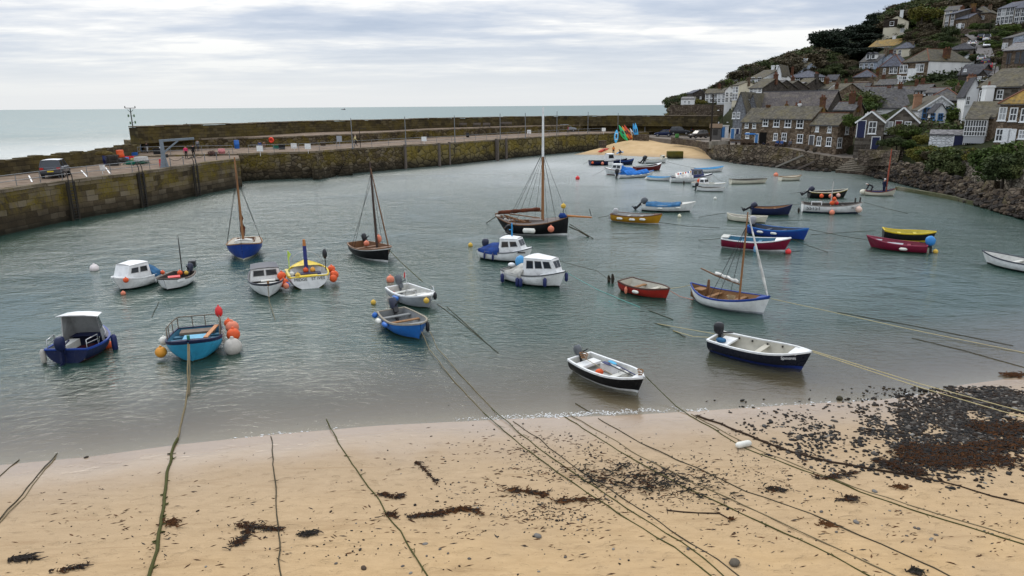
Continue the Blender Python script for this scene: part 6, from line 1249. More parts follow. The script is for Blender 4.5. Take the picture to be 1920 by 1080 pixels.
for sg in (1, -1): mb = MB(); i = 14; q = Vector(b.side[i][-2]); q.y *= sg; mb.box(q+Vector((0, sg*0.06, -0.03)), (0.5, 0.02, 0.14), 0, rz=-sg*0.42); b.add('registration_board', mb, WHITEP)
# 5 blue sloop
b = Boat('sailing_boat', 'blue hulled sailing boat with a tall varnished mast seen from its bow', (463, 445), (452, 457), 2.3, 0.85, 1.2, 0.9, 0.75, ROYAL, CREAMP, None, TAN, TAN, rake=0.3, full=3.0, decked=paint((0.34, 0.31, 0.25), 0.6), cockpit=(0.1, 0.5))
b.mast(0.62, 5.9, 0.085, SPAR, 0.02, base=0, stays=((0.8, 0.5, 1), (0.8, 0.5, -1), (0.85, 0.99, 0), (0.75, 0.45, 1), (0.75, 0.45, -1))); b.cabin(0.5, 0.68, 0.25, 0.55, INW, INW, 0, 0.1, 0.1, 0.9, 0, 0.3, False, 0)
mb = MB(); m0 = b.mbase; mb.tube([m0+Vector((-0.12, 0, 0.5)), m0+Vector((-0.16, 0.02, 1.1)), m0+Vector((-0.15, 0, 1.7)), m0+Vector((-0.12, 0, 2.1))], [0.1, 0.19, 0.15, 0.05], 8); b.add('furled_sail', mb, SAILB)
# 6 small white and dark cuddy boat
b = Boat('cabin_boat', 'small white boat with a dark cuddy roof and two square windows facing the bow', (494, 506), (503, 533), 1.85, 0.62, 0.85, 0.66, 0.82, WHITEP, WHITEP, BLACKP, plain((0.03, 0.035, 0.05), 0.5), INW, rake=0.4, full=2.8, thwarts=(0.62,), foredeck=0.0)
b.cabin(0.06, 0.4, 0.6, 0.92, WHITEP, plain((0.06, 0.065, 0.08), 0.5), 0, 0.06, 0.05, 0.9, -0.1, 0.4, True, 0.05); mb = MB(); mb.box(b.pt(0.55, 0.1, -0.05), (0.35, 0.75, 0.05)); b.add('hatch_board', mb, INW)
mb = MB(); mb.tube([b.pt(0.98, 0, -0.1), b.pt(0.98, 0, 0.18)], 0.06, 8); b.add('samson_post', mb, TAN); hang(b, 0.72, 1, 0.17, PINKO, 'orange pink buoy hanging between the cuddy boat and the yellow boat', -0.35)
# 7 yellow potting boat, stern on
b = Boat('fishing_boat', 'yellow and white potting boat with a lettered stern and many orange buoys', (580, 518), (571, 487), 2.35, 0.7, 1.15, 0.72, 0.85, WHITEP, YELL, YELL, YELL, INW, rake=0.3, full=2.5, thwarts=(0.35,), foredeck=0.24, transom=WHITEP); ylw = b
b.mast(0.7, 1.7, 0.12, plain((0.02, 0.03, 0.16), 0.5), 0.0, top=(0.82, ORANGEW), base=-0.4); mb = MB(); mb.tube([b.pt(0.45, -0.9, 0), b.pt(0.45, -0.9, 0.75)], 0.03, 6); mb.ell(b.pt(0.45, -0.9, 1.0), (0.16, 0.14, 0.3), 1); b.add('stowed_outboard', mb, [IRON, ENGB])
mb = MB(); mb.box(b.pt(0.15, 0.0, -0.1), (0.55, 1.0, 0.12)); b.add('engine_box', mb, YELL); mb = MB(); mb.box(b.pt(0.48, 0, -0.2), (0.5, 1.5, 0.25)); b.add('thwart_box', mb, NAVYP); mb = MB()
for k in range(7): a = math.pi*k/6;
arc = [b.pt(0.7, 1.0*math.cos(math.pi*k/8), 0.0+1.0*math.sin(math.pi*k/8)) for k in range(9)]; mb.tube(arc, 0.015, 5); b.add('canopy_hoop', mb, CHROME)
mb = MB(); mb.bar(b.pt(0.1, 0.98, 0.05), b.pt(0.62, 1.05, 0.12), 0.12, 0.03); b.add('oar', mb, plain((0.5, 0.42, 0.1), 0.5))
b.lettering('MIDGE', 0, 0.48, 0.56, 0.24, BLACKP, True); b.lettering('ST IVES', 0, -0.48, 0.56, 0.24, BLACKP, True)
for t, sd, r, m, lab, dz in ((0.3, 1, 0.25, ORANGE, 'upper orange buoy on the left side of the yellow boat', 0.0), (0.1, 1, 0.27, ORANGE, 'large orange buoy on the left quarter of the yellow boat', -0.3), (0.02, 1, 0.16, BBUOY, 'small blue buoy at the left quarter of the yellow boat', -0.4), (0.6, -1, 0.23, ORANGE, 'highest orange buoy on the right side of the yellow boat', -0.1), (0.36, -1, 0.26, ORANGE, 'middle orange buoy on the right side of the yellow boat', -0.25), (0.08, -1, 0.22, ORANGE, 'lowest orange buoy on the right quarter of the yellow boat', -0.3)): hang(b, t, sd, r, m, lab, dz, 0.05)
for t, sd, m, lab in ((0.62, 0.05, ORANGE, 'round orange float stowed under the blue mast'), (0.6, -0.3, ABUOY, 'amber float stowed right of the blue mast'), (0.45, 0.75, WBUOY, 'white float stowed in the yellow boat'), (0.3, 0.5, YBUOY, 'yellow float stowed in the yellow boat')): ball(b.W(b.pt(t, sd, -0.05)), 0.16, m, lab)
mb = MB(); mb.tube([(0, 0, 0), (0.05, 0, 1.2)], 0.03, 5); mb.prism([(0, 0.02, 0.7), (0.02, 0.02, 1.25), (0.3, 0.02, 1.0)], (0, 0.03, 0)); tag(mb.build('dan_flag', plain((0.45, 0.62, 0.10), 0.5), None, b.W(b.pt(0.66, 0.9, -0.1)), 1.2), 'lime green marker flag standing in the yellow boat', 'flag')
# 8 small black lugger
b = Boat('sailing_boat', 'black and white lugger with a dark raked mast and outboard at its stern', (667, 453), (729, 464), 2.2, 0.75, 1.05, 0.8, 0.6, BLACKP, WHITEP, WHITEP, TEAK, TEAK, rake=0.25, full=2.4, thwarts=(0.3, 0.5), foredeck=0.22, bootz=0.14)
b.mast(0.66, 5.7, 0.085, SPARD, 0.05, base=-0.3, stays=((0.9, 0.98, 0), (0.88, 0.4, 1), (0.88, 0.4, -1), (0.8, 0.3, 1), (0.8, 0.3, -1))); lug = b
mb = MB(); mb.tube([b.mtop+Vector((0.05, 0, -0.4)), b.pt(0.99, 0.1, 0.1)], [0.03, 0.05], 6); b.add('spare_spar', mb, TEAK); b.outboard(ENGB, ENGB, 0.6, -0.4, 1.0, dx=0.3); ball(b.W(b.pt(0.3, 0.1, 0.1)), 0.2, PINKO, 'orange float amidships in the black and white lugger'); ball(b.W(b.pt(0.62, 0.25, 0.55)), 0.2, PINKO, 'pale orange float hung on the dark mast', squash=1.4)
# 9 bright blue rowing boat
b = Boat('rowing_boat', 'bright blue wooden boat with grey inside, three thwarts and a black outboard', (733, 580), (789, 607), 1.75, 0.58, 0.82, 0.6, 0.78, MIDB, MIDB, None, plain((0.26, 0.235, 0.19), 0.8), ING, rake=0.3, full=2.6, thwarts=(0.18, 0.68), sole=0.1); blu = b
b.thwart(0.44, TAN, 0.2); b.outboard(ENGN, ENGB, 0.2, -0.55, 1.1, dx=0.2)
fender(b, 0.28, -1, WBUOY, 'white round fender on the side of the bright blue rowing boat', 0.13, 0.42, dz=-0.15, lying=True); hang(b, 0.05, -1, 0.14, BBUOY, 'blue ball fender at the stern quarter of the bright blue rowing boat', -0.1); fender(b, 0.5, -1, BBUOY, 'blue fender lying along the side of the bright blue rowing boat', 0.1, 0.5, dz=-0.12, lying=True); fender(b, 0.9, 1, ENGB, 'black fender at the bow of the bright blue rowing boat', 0.09, 0.5, dz=-0.25); fender(b, -0.01, 0.8, WBUOY, 'dirty white fender at the transom of the bright blue rowing boat', 0.1, 0.35, dz=-0.3)
ball(P(700, 567, 0.1), 0.14, YBUOY, 'pale yellow float beside the bright blue rowing boat'); ball(P(739, 553, 0.2), 0.16, RBUOY, 'red float between the bright blue boat and the grey speedboat')
# 10 grey and white dinghy
b = Boat('motor_dinghy', 'grey hulled open dinghy with white deck, outboard and small red ensign', (744, 535), (810, 553), 1.75, 0.55, 0.78, 0.6, 0.8, GREYP, GREYP, None, WHITEP, INW, rake=0.4, full=2.6, thwarts=(0.2, 0.5), foredeck=0.2)
b.outboard(ENGG, ENGG, 0.2, -0.3, 1.05, dx=0.15); mb = MB(); mb.tube([b.pt(0.02, 0.8, 0), b.pt(0.0, 0.8, 0.75)], 0.015, 5); mb.prism([b.pt(0.0, 0.8, 0.7), b.pt(0.0, 0.8, 0.4), b.pt(-0.07, 0.95, 0.2), b.pt(-0.07, 0.95, 0.5)], (0.01, 0, 0), 1); b.add('ensign', mb, [WHITEP, RBUOY])
for sd in (-0.93, 0.93): mb = MB(); mb.tube([b.pt(0.62, sd, 0), b.pt(0.64, sd, 0.3), b.pt(0.8, sd, 0.28), b.pt(0.82, sd, 0)], 0.018, 6); b.add('grab_rail', mb, CHROME)
fender(b, 0.45, -1, BBUOY, 'blue fender on the side of the grey dinghy', 0.11, 0.55, dz=-0.15, lying=True); hang(b, 0.97, -1, 0.15, YBUOY, 'yellow float at the bow of the grey dinghy', -0.25); fender(b, 0.97, 1, ENGB, 'black fender at the bow of the grey dinghy', 0.1, 0.4, dz=-0.1)
ball(P(732, 524, 0.12), 0.24, PINKO, 'orange ball buoy floating behind the grey dinghy')
# 11 big black lugger
b = Boat('sailing_boat', 'large black decked lugger with a tall brown and white mast, tan sail and bowsprit', (931, 403), (1066, 406), 2.7, 0.95, 1.5, 1.5, 0.3, BLACKP, WHITEP, BLACKP, TEAK, TEAK, rake=0.1, full=3.2, decked=paint((0.14, 0.12, 0.11), 0.7), cockpit=(0.12, 0.5), bootz=0.16, srake=1.0, transom=BLACKP); big = b
b.mast(0.645, 8.85, 0.12, SPAR, 0.0, top=(0.58, WHITEP), base=-0.1, stays=((0.62, 0.18, -1), (0.62, 0.22, -1), (0.6, 0.36, 1), (0.6, 0.3, -1), (0.6, 0.5, 1), (0.62, 0.74, -1), (0.62, 0.85, -1), (0.6, 0.8, 1), (0.62, 0.99, 0)))
m0 = b.mbase; mb = MB(); mb.tube([m0+Vector((-0.1, 0, 0.95)), m0+Vector((-2.2, 0.05, 0.9)), m0+Vector((-3.9, 0.1, 0.6))], [0.07, 0.08, 0.06], 8); b.add('boom', mb, TEAK); mb = MB(); mb.tube([m0+Vector((-0.2+(-3.4)*k/10, 0.03*math.sin(k*2.1), 1.08-0.035*k)) for k in range(11)], [0.12+0.06*math.sin(k*1.3)**2 for k in range(11)], 8); b.add('furled_sail', mb, SAILB)
mb = MB(); mb.tube([b.pt(0.97, 0.1, 0.1), b.pt(0.99, 0.1, 0.12)+Vector((1.9, -0.1, -0.12))], [0.09, 0.06], 8); q = b.pt(0.99, 0.1, 0.12)+Vector((1.85, -0.1, 0)); mb.tube([q, q+Vector((-0.15, 0, 0.55))], 0.03, 5, 1); b.add('bowsprit', mb, [ORANGEW, IRON])
mb = MB(); mb.bar(b.pt(0.1, 0.2, 0.25), b.pt(0.42, -0.3, 0.1), 0.09, 0.09); mb.bar(b.pt(0.05, 0.5, 0.3), b.pt(0.6, 0.4, 0.2), 0.08, 0.08); b.add('spare_spar', mb, SPAR)
mb = MB()
for k in range(26): q = b.pt(random.uniform(0.02, 0.3), random.uniform(-0.7, 0.7), 0.08); mb.ell(q, (random.uniform(.08, .22), random.uniform(.06, .16), random.uniform(.06, .16)), k % 3, 7, 5, jit=0.15)
tag(mb.build('rope_gear', [TEAK, GBUOY, INDK], None, b.root.location, b.root.rotation_euler.z), 'heap of ropes and gear on the after deck of the large black lugger', 'gear')
mb = MB(); mb.box(b.pt(0.56, 0.1, 0.12), (1.1, 0.9, 0.2)); b.add('hatch', mb, paint((0.2, 0.17, 0.15), 0.6)); fender(b, 0.5, -1, WBUOY, 'fat white fender lying along the side of the large black lugger', 0.2, 1.0, dz=-0.42, lying=True); hang(b, 0.79, -1, 0.26, PINKO, 'salmon pink buoy on the side of the large black lugger', -0.5)
mb = MB(); mb.tube([(0.3*math.cos(2*math.pi*k/14), 0, 0.3*math.sin(2*math.pi*k/14)) for k in range(15)], 0.1, 7); o = mb.build('tyre_fender', ENGB, None, b.W(b.pt(0.22, -1, -0.45)+Vector((0, -0.1, 0))), b.root.rotation_euler.z); tag(o, 'black tyre hung on the quarter of the large black lugger', 'tyre')
ball(b.W(b.pt(0.93, -0.2, 0.95)), 0.2, YBUOY, 'yellow orange float on top of the pole at the lugger bow'); mb = MB(); mb.ell((0, 0, 0), (0.35, 0.3, 0.22), 0, 9, 6, jit=0.15); tag(mb.build('sail_bag', COVB, None, b.W(b.pt(0.92, -0.3, 0.2))), 'crumpled blue bag at the bow of the large black lugger', 'bag'); mb = MB(); mb.tube([b.pt(0.93, -0.2, 0), b.pt(0.93, -0.2, 0.85)], 0.03, 5); b.add('pole', mb, IRON)
# 12 white cabin boat, blue cockpit cover
b = Boat('cabin_boat', 'white clinker cabin boat with a sagging navy cockpit cover and bright blue pole', (905, 463), (998, 464), 2.05, 0.62, 0.98, 0.72, 0.75, WHITEP, BLACKP, None, plain((0.12, 0.13, 0.14), 0.5), INW, rake=0.45, full=2.5, clinker=True, thwarts=(), foredeck=0.3)
b.cabin(0.42, 0.86, 0.82, 0.78, WHITEP, WHITEP, 2, 0.4, 0.1, 0.84, 0, 0.36, True, 0.02); b.cover(0.02, 0.44, COVB, 0.1, 0.75); b.outboard(ENGN, ENGB, 0.1, 0.05, 1.05, dx=0.3); mb = MB(); q = b.pt(0.6, 0, 0); q.z = b.ct; mb.tube([q, q+Vector((0, 0, 0.95))], 0.05, 6); mb.tube([q+Vector((-0.2, 0, 0.5)), q+Vector((0, 0, 0.5))], 0.03, 5); b.add('radar_pole', mb, plain((0.02, 0.25, 0.55), 0.5))
for t in (0.18, 0.36): fender(b, t, -1, NVBUOY, 'small navy fender on the side of the white cabin boat with a blue cover', 0.07, 0.42, 'navy fenders on the covered cabin boat', -0.28)
mb = MB(); q = Vector(b.side[15][-3]); q.y *= -1; mb.box(q+Vector((0, -0.05, -0.02)), (0.75, 0.015, 0.09), 0, rz=0.35); b.add('name_board', mb, INDK)
# 13 white cabin boat, four windows
b = Boat('cabin_boat', 'white clinker cabin boat with four big dark windows and navy fenders', (954, 500), (1060, 509), 2.15, 0.64, 0.98, 0.72, 0.78, WHITEP, BLACKP, None, plain((0.08, 0.085, 0.09), 0.5), INW, rake=0.45, full=2.5, clinker=True, thwarts=(), foredeck=0.3)
b.cabin(0.4, 0.92, 0.85, 0.8, WHITEP, WHITEP, 3, 0.4, 0.05, 0.86, 0, 0.42, True, 0.02); b.cover(0.1, 0.42, COVG, 0.05, 0.75); b.outboard(plain((0.06, 0.27, 0.52), 0.5), BBUOY, 0.35, 0.0, 1.1, True, dx=0.75); mb = MB(); mb.ell(b.pt(0.02, 0.2, 0.1), (0.25, 0.2, 0.14), 0, 8, 6); b.add('stern_pad', mb, WHITEP)
for t, lab, g_ in ((0.08, 'navy fender at the stern of the four windowed cabin boat', None), (0.38, 'left one of the paired navy fenders on the four windowed cabin boat', None), (0.44, 'right one of the paired navy fenders on the four windowed cabin boat', None), (0.8, 'navy fender under the foredeck of the four windowed cabin boat', None)): fender(b, t, -1, NVBUOY, lab, 0.11, 0.55, g_, -0.4)
fender(b, 0.99, 1, NVBUOY, 'navy fender hanging from the stem of the four windowed cabin boat', 0.1, 0.55, None, -0.35)
# 14 mustard
b = Boat('open_boat', 'mustard yellow open boat with three white fenders and a small grey outboard', (1150, 399), (1242, 401), 1.9, 0.62, 0.9, 0.68, 0.75, MUST, WHITEP, None, plain((0.12, 0.06, 0.04), 0.6), paint((0.36, 0.36, 0.34), 0.6), rake=0.4, full=2.5, bootz=0.05, foredeck=0.15); b.outboard(plain((0.4, 0.4, 0.4), 0.4), GREYP, -0.2, 0.5, 0.9, dx=0.3); mus = b
for t in (0.22, 0.48, 0.68): fender(b, t, -1, WBUOY, 'white fender lying along the side of the mustard yellow boat', 0.1, 0.55, 'white fenders on the mustard boat', -0.25, True)
# 15 white with blue cover
b = Boat('open_boat', 'white open boat under a flat blue cover with a tilted black outboard', (1204, 381), (1305, 378), 2.1, 0.62, 0.98, 0.68, 0.75, WHITEP, BLACKP, None, INW, INW, rake=0.6, full=2.3, foredeck=0.25); b.cover(0.08, 0.72, COVM, 0.2, 0.12); b.outboard(ENGG, ENGB, 0, 0.75, 1.25, dx=0.1)
for t in (0.35, 0.68): fender(b, t, -1, WBUOY, 'white fender on the side of the blue covered white boat', 0.09, 0.5, 'fenders on the blue covered boat', -0.25, True)
# 16 cream double ender
Boat('rowing_boat', 'cream double ended rowing boat behind the varnished mast', (1363, 399), (1440, 405), 1.5, 0.42, 0.62, 0.62, 0.1, CREAMP, CREAMP, None, CREAMP, paint((0.40, 0.38, 0.33), 0.6), rake=0.25, full=2.3)
# 17 navy with wood gunwale
b = Boat('open_boat', 'dark navy open boat with a varnished inside and raised outboard', (1409, 388), (1486, 383), 1.8, 0.62, 1.0, 0.66, 0.75, NAVYP, NAVYP, None, NAVYP, TAN, rake=0.3, full=2.3, thwarts=(0.3, 0.6)); b.outboard(ENGN, ENGB, 0, 1.0, 1.1, dx=0.1); nav = b
# 18 blue with white fenders
b = Boat('open_boat', 'mid blue open boat with two white fenders and a grey outboard', (1408, 421), (1517, 428), 1.95, 0.6, 0.95, 0.7, 0.7, ROYAL, ROYAL, MIDB, MIDB, paint((0.06, 0.07, 0.09), 0.6), rake=0.35, full=2.4, thwarts=(0.3, 0.55, 0.75)); b.outboard(plain((0.3, 0.3, 0.31), 0.4), ENGB, 0.2, 0.2, 1.25, dx=0.1)
for t in (0.28, 0.52): fender(b, t, -1, WBUOY, 'white fender lying along the side of the mid blue boat', 0.09, 0.5, 'white fenders on the mid blue boat', -0.2, True)
# 19 maroon with white trim
b = Boat('open_boat', 'maroon open boat with white gunwale and turquoise inside', (1356, 444), (1484, 446), 2.0, 0.66, 1.0, 0.72, 0.8, MAROON, WHITEP, None, WHITEP, INB, rake=0.45, full=2.3, thwarts=(0.3, 0.55), foredeck=0.22, bootz=0.12); fender(b, 0.52, -1, plain((0.16, 0.33, 0.5), 0.5), 'pale blue fender on the side of the maroon boat with white trim', 0.1, 0.5, None, -0.45); mar = b
ball(P(1478, 472, 0.12), 0.2, RBUOY, 'red ball buoy floating at the bow of the maroon boat'); mb = MB(); mb.box(b.pt(0.04, 0, 0.06), (0.5, 1.1, 0.1)); b.add('stern_locker', mb, INW)
# 20 red rowing boat
b = Boat('rowing_boat', 'small red rowing boat with cream inside and a rope at its bow', (1172, 523), (1256, 541), 1.6, 0.5, 0.62, 0.6, 0.8, REDP, REDP, None, plain((0.08, 0.045, 0.035), 0.6), paint((0.46, 0.44, 0.37), 0.6), rake=0.25, full=2.2, thwarts=(0.62,)); redb = b; b.thwart(0.3, TAN)
fender(b, 0.26, -1, PINKO, 'pinkish upright fender on the side of the red rowing boat', 0.08, 0.4, None, -0.25); fender(b, 0.48, -1, WBUOY, 'white fender lying along the side of the red rowing boat', 0.09, 0.42, None, -0.2, True)
# 21 gaff boat
b = Boat('sailing_boat', 'white double ended sailing boat with a blue rubbing strake and varnished mast', (1295, 530), (1444, 556), 2.1, 0.55, 0.98, 0.85, 0.12, WHITEP, GREYP, ROYAL, ROYAL, TAN, rake=0.35, full=2.2, thwarts=(0.3, 0.62), foredeck=0.12); gaf = b
b.mast(0.64, 4.3, 0.055, SPAR, -0.02, base=-0.35, stays=((0.85, 0.4, 1), (0.85, 0.4, -1), (0.85, 0.5, -1))); m0 = b.mbase; mb = MB(); mb.tube([m0+Vector((-0.05, 0, 1.0)), m0+Vector((-1.4, 0.05, 1.2)), m0+Vector((-2.35, 0.1, 1.42))], [0.04, 0.045, 0.035], 7); b.add('boom', mb, TEAK)
mb = MB(); mb.tube([m0+Vector((-0.12-1.35*k/9, 0.01*k, 1.1+0.026*k+0.03*math.sin(k*2))) for k in range(10)], [0.06+0.04*math.sin(k*0.9+0.4)**2 for k in range(10)], 8); b.add('furled_sail', mb, SAILW); mb = MB(); q = b.pt(0.22, 0, 0); mb.bar(q+Vector((0, 0, -0.3)), q+Vector((0.1, 0, 0.62)), 0.09, 0.09); mb.bar(q+Vector((0.18, 0, -0.3)), q+Vector((0.1, 0, 0.62)), 0.07, 0.07); b.add('boom_crutch', mb, TEAK)
mb = MB(); mb.tube([b.pt(0.97, 0, 0.05), b.pt(0.97, 0, 0.05).lerp(b.mtop, 0.2), b.pt(0.97, 0, 0.05).lerp(b.mtop, 0.93)], [0.03, 0.07, 0.03], 7); b.add('furled_jib', mb, SAILW); mb = MB(); mb.box(b.pt(0.14, 0, -0.03), (0.5, 0.6, 0.05)); b.add('stern_box', mb, TAN); b.coil(0.5, 0.3, -0.3, 0.2); mb = MB(); mb.box(b.pt(0.45, 0, -0.38), (1.9, 0.7, 0.03)); b.add('floor_boards', mb, TEAK)
# 22 black dinghy
b = Boat('motor_dinghy', 'black hulled white dinghy with grey outboard, oars and an orange float inside', (1086, 667), (1207, 708), 1.5, 0.5, 0.66, 0.55, 0.82, BLACKP, WHITEP, None, WHITEP, INW, rake=0.3, full=2.8, thwarts=(0.62,), sole=0.1, foredeck=0.1, transom=BLACKP); ding = b
mb = MB(); mb.box(b.pt(0.14, 0, -0.16), (0.42, 1.1, 0.1)); b.add('stern_bench', mb, WHITEP); mb = MB(); mb.box(b.pt(0.4, 0.55, -0.2), (0.9, 0.22, 0.28)); b.add('side_bench', mb, WHITEP); b.outboard(ENGG, ENGB, 0.05, -0.45, 0.8, dx=0.12)
tag((lambda m: (m.ell((0, 0, 0), (0.16, 0.13, 0.13), 0, 12, 8), m.build('float', ORANGE, None, b.W(b.pt(0.36, -0.1, -0.25))))[1])(MB()), 'orange float lying in the black dinghy', 'float')
def oar(p, q, m1, m2, label):
 d = (q-p); mb = MB(); mb.tube([Vector((0, 0, 0)), d*0.75], 0.022, 6, 0); e = d.normalized(); sdv = e.cross(Vector((0, 0, 1))).normalized(); bl_ = d*0.75; mb.prism([bl_-sdv*0.03, bl_+d*0.1-sdv*0.09, d-sdv*0.08, d+sdv*0.08, bl_+d*0.1+sdv*0.09, bl_+sdv*0.03], (0, 0, 0.02), 1); tag(mb.build('oar', [m1, m2], None, p), label, 'oar')
oar(b.W(b.pt(0.92, 0.2, -0.03)), b.W(b.pt(0.36, 0.62, 0.06)), NVBUOY, plain((0.03, 0.3, 0.5), 0.4), 'oar with a turquoise blade lying in the black dinghy'); oar(b.W(b.pt(0.9, 0.0, -0.06)), b.W(b.pt(0.3, 0.45, 0.0)), ENGB, NVBUOY, 'dark oar with a navy blade lying in the black dinghy'); b.coil(0.1, -0.1, 0.0, 0.16, TAN); b.coil(0.95, 0, 0.04, 0.1, TAN)
mb = MB(); mb.tube([b.pt(0.12, 0, 0), b.pt(0.6, -0.1, -0.2)], 0.012, 5); b.add('line', mb, ROPE)
# 23 navy dinghy with name
b = Boat('motor_dinghy', 'navy open boat with a white name on its bow and black outboard', (1340, 629), (1522, 659), 1.72, 0.56, 0.82, 0.6, 0.85, paint((0.012, 0.014, 0.024), 0.3), paint((0.012, 0.03, 0.16), 0.4), None, WHITEP, paint((0.42, 0.40, 0.33), 0.6), rake=0.35, full=2.7, thwarts=(0.5,), sole=0.08, foredeck=0.14, bootz=0.14); spin = b
b.lettering('Spindrift', 0.86, -1, 0.52, 0.17, WHITEP); b.outboard(ENGB, ENGB, 0.35, 0.0, 0.95, dx=0.18); mb = MB(); mb.box(b.pt(0.12, 0, -0.15), (0.55, 1.35, 0.08)); b.add('stern_bench', mb, WHITEP); mb = MB(); mb.ell(b.pt(0.1, -0.3, -0.03), (0.22, 0.18, 0.1), 0, 9, 6, jit=0.1); b.add('cushion', mb, COVM); b.thwart(0.85, WHITEP, 0.3, -0.03)
for k, t in enumerate((0.2, 0.34, 0.5, 0.66)): mb = MB(); mb.box(b.pt(t, 0.86, -0.1), (0.06, 0.04, 0.07)); b.add('cleat', mb, IRON)
# 24 white with number
b = Boat('fishing_boat', 'white fishing boat with black registration number and orange buoys', (1505, 380), (1617, 379), 2.2, 0.72, 1.05, 0.85, 0.75, WHITEP, NAVYP, None, plain((0.16, 0.14, 0.12), 0.6), INDK, rake=0.3, full=2.5, thwarts=(0.3, 0.7), bootz=0.12)
b.lettering('SS151', 0.2, -1, 0.48, 0.52, BLACKP, ext=0.006); b.lettering('SS', 0.86, -1, 0.62, 0.36, BLACKP, ext=0.006); mb = MB(); b.mast(0.48, 2.2, 0.05, plain((0.45, 0.43, 0.4), 0.5), 0.0); mb = MB(); q = b.pt(0.22, -0.6, 0); mb.box(q+Vector((0, 0, 0.32)), (0.95, 0.06, 0.08)); mb.box(q+Vector((-0.44, 0, 0.16)), (0.07, 0.06, 0.32)); mb.box(q+Vector((0.44, 0, 0.16)), (0.07, 0.06, 0.32)); b.add('hauler_frame', mb, WHITEP)
for t in (0.88, 0.96): mb = MB(); mb.tube([b.pt(t, 0, 0), b.pt(t, 0, 0.5)], 0.07, 7); b.add('bitts', mb, INDK)
for t, sd, z_, r, m, lab in ((0.5, 0, 0.15, 0.22, ORANGE, 'lowest orange float amidships in the numbered white boat'), (0.55, 0.1, 0.3, 0.2, PINKO, 'salmon float amidships in the numbered white boat'), (0.53, 0, 0.55, 0.18, ORANGE, 'topmost orange float amidships in the numbered white boat'), (0.58, 0.1, 0.12, 0.18, RBUOY, 'red float amidships in the numbered white boat')): ball(b.W(b.pt(t, sd, z_)), r, m, lab)
hang(b, 0.47, -1, 0.24, PINKO, 'salmon buoy on the side of the numbered white boat', -0.55); hang(b, 0.93, -1, 0.3, plain((0.62, 0.45, 0.36), 0.5), 'big pale pink buoy at the bow of the numbered white boat', -0.55)
# 25 black with yellow strake
b = Boat('fishing_boat', 'black open boat with a yellow strake and three round buoys', (1517, 358), (1590, 354), 1.9, 0.66, 0.98, 0.72, 0.75, BLACKP, BLACKP, YELL, CREAMP, INDK, rake=0.4, full=2.4); b.outboard(ENGN, ENGB, 0, 0.95, 1.2, dx=0.1)
for t, m, lab in ((0.25, ORANGE, 'leftmost orange buoy on the black boat with a yellow strake'), (0.48, PINKO, 'middle salmon buoy on the black boat with a yellow strake'), (0.68, plain((0.68, 0.40, 0.33), 0.5), 'rightmost pale buoy on the black boat with a yellow strake')): hang(b, t, -1, 0.22, m, lab, -0.35)
# 26 dinghy with two men
b = Boat('sailing_boat', 'pale dinghy with a red mast and two men working in it', (1622, 357), (1681, 353), 1.6, 0.42, 0.85, 0.5, 0.6, CREAMP, CREAMP, None, plain((0.16, 0.05, 0.03), 0.6), paint((0.03, 0.05, 0.14), 0.6), rake=0.3, full=2.2, thwarts=(0.25, 0.6)); crew = b; b.mast(0.68, 4.6, 0.075, plain((0.30, 0.06, 0.03), 0.5), 0.0, base=-0.2)
mb = MB(); mb.ell((0, 0, 0), (0.36, 0.3, 0.3), 0, 12, 8); tag(mb.build('tender_float', CREAMP, None, b.W(b.pt(-0.06, 0, -0.2))), 'cream round float at the stern of the dinghy with two men', 'float')
# 27 yellow and black
b = Boat('rowing_boat', 'black rowing boat with a yellow gunwale and yellow waterline', (1657, 429), (1756, 434), 1.75, 0.68, 0.82, 0.82, 0.75, BLACKP, YELL, YELL, YELL, paint((0.5, 0.42, 0.08), 0.6), rake=0.3, full=2.6, thwarts=(0.32, 0.62), bootz=0.16)
# 28 maroon with blue engine cover
b = Boat('open_boat', 'dark red open boat with a blue covered outboard and one white fender', (1740, 459), (1625, 441), 1.75, 0.52, 0.85, 0.55, 0.72, MAROON, MAROON, None, paint((0.24, 0.025, 0.055), 0.4), paint((0.20, 0.03, 0.05), 0.5), rake=0.45, full=2.4, thwarts=(0.3, 0.55, 0.78)); b.outboard(plain((0.03, 0.2, 0.5), 0.5), ENGB, 0, 0.1, 1.0, True)
mb = MB(); mb.box(b.pt(0.52, 0, -0.12), (1.0, 0.7, 0.04)); b.add('hatch', mb, GREYP); mb = MB(); mb.box(b.pt(0.8, 0, -0.08), (0.5, 0.4, 0.04)); b.add('bow_hatch', mb, GREYP); fender(b, 0.36, 1, WBUOY, 'white fender on the side of the dark red boat with a blue engine cover', 0.1, 0.5, None, -0.25, True); ball(P(1754, 472, 0.08), 0.17, YBUOY, 'yellow float at the stern of the dark red boat')
# 29 white at edge
Boat('open_boat', 'white open boat with a thin dark gunwale cut by the right edge', (1990, 500), (1842, 469), 1.9, 0.55, 0.8, 0.6, 0.75, WHITEP, BLACKP, None, plain((0.03, 0.035, 0.05), 0.5), INW, rake=0.5, full=2.4)
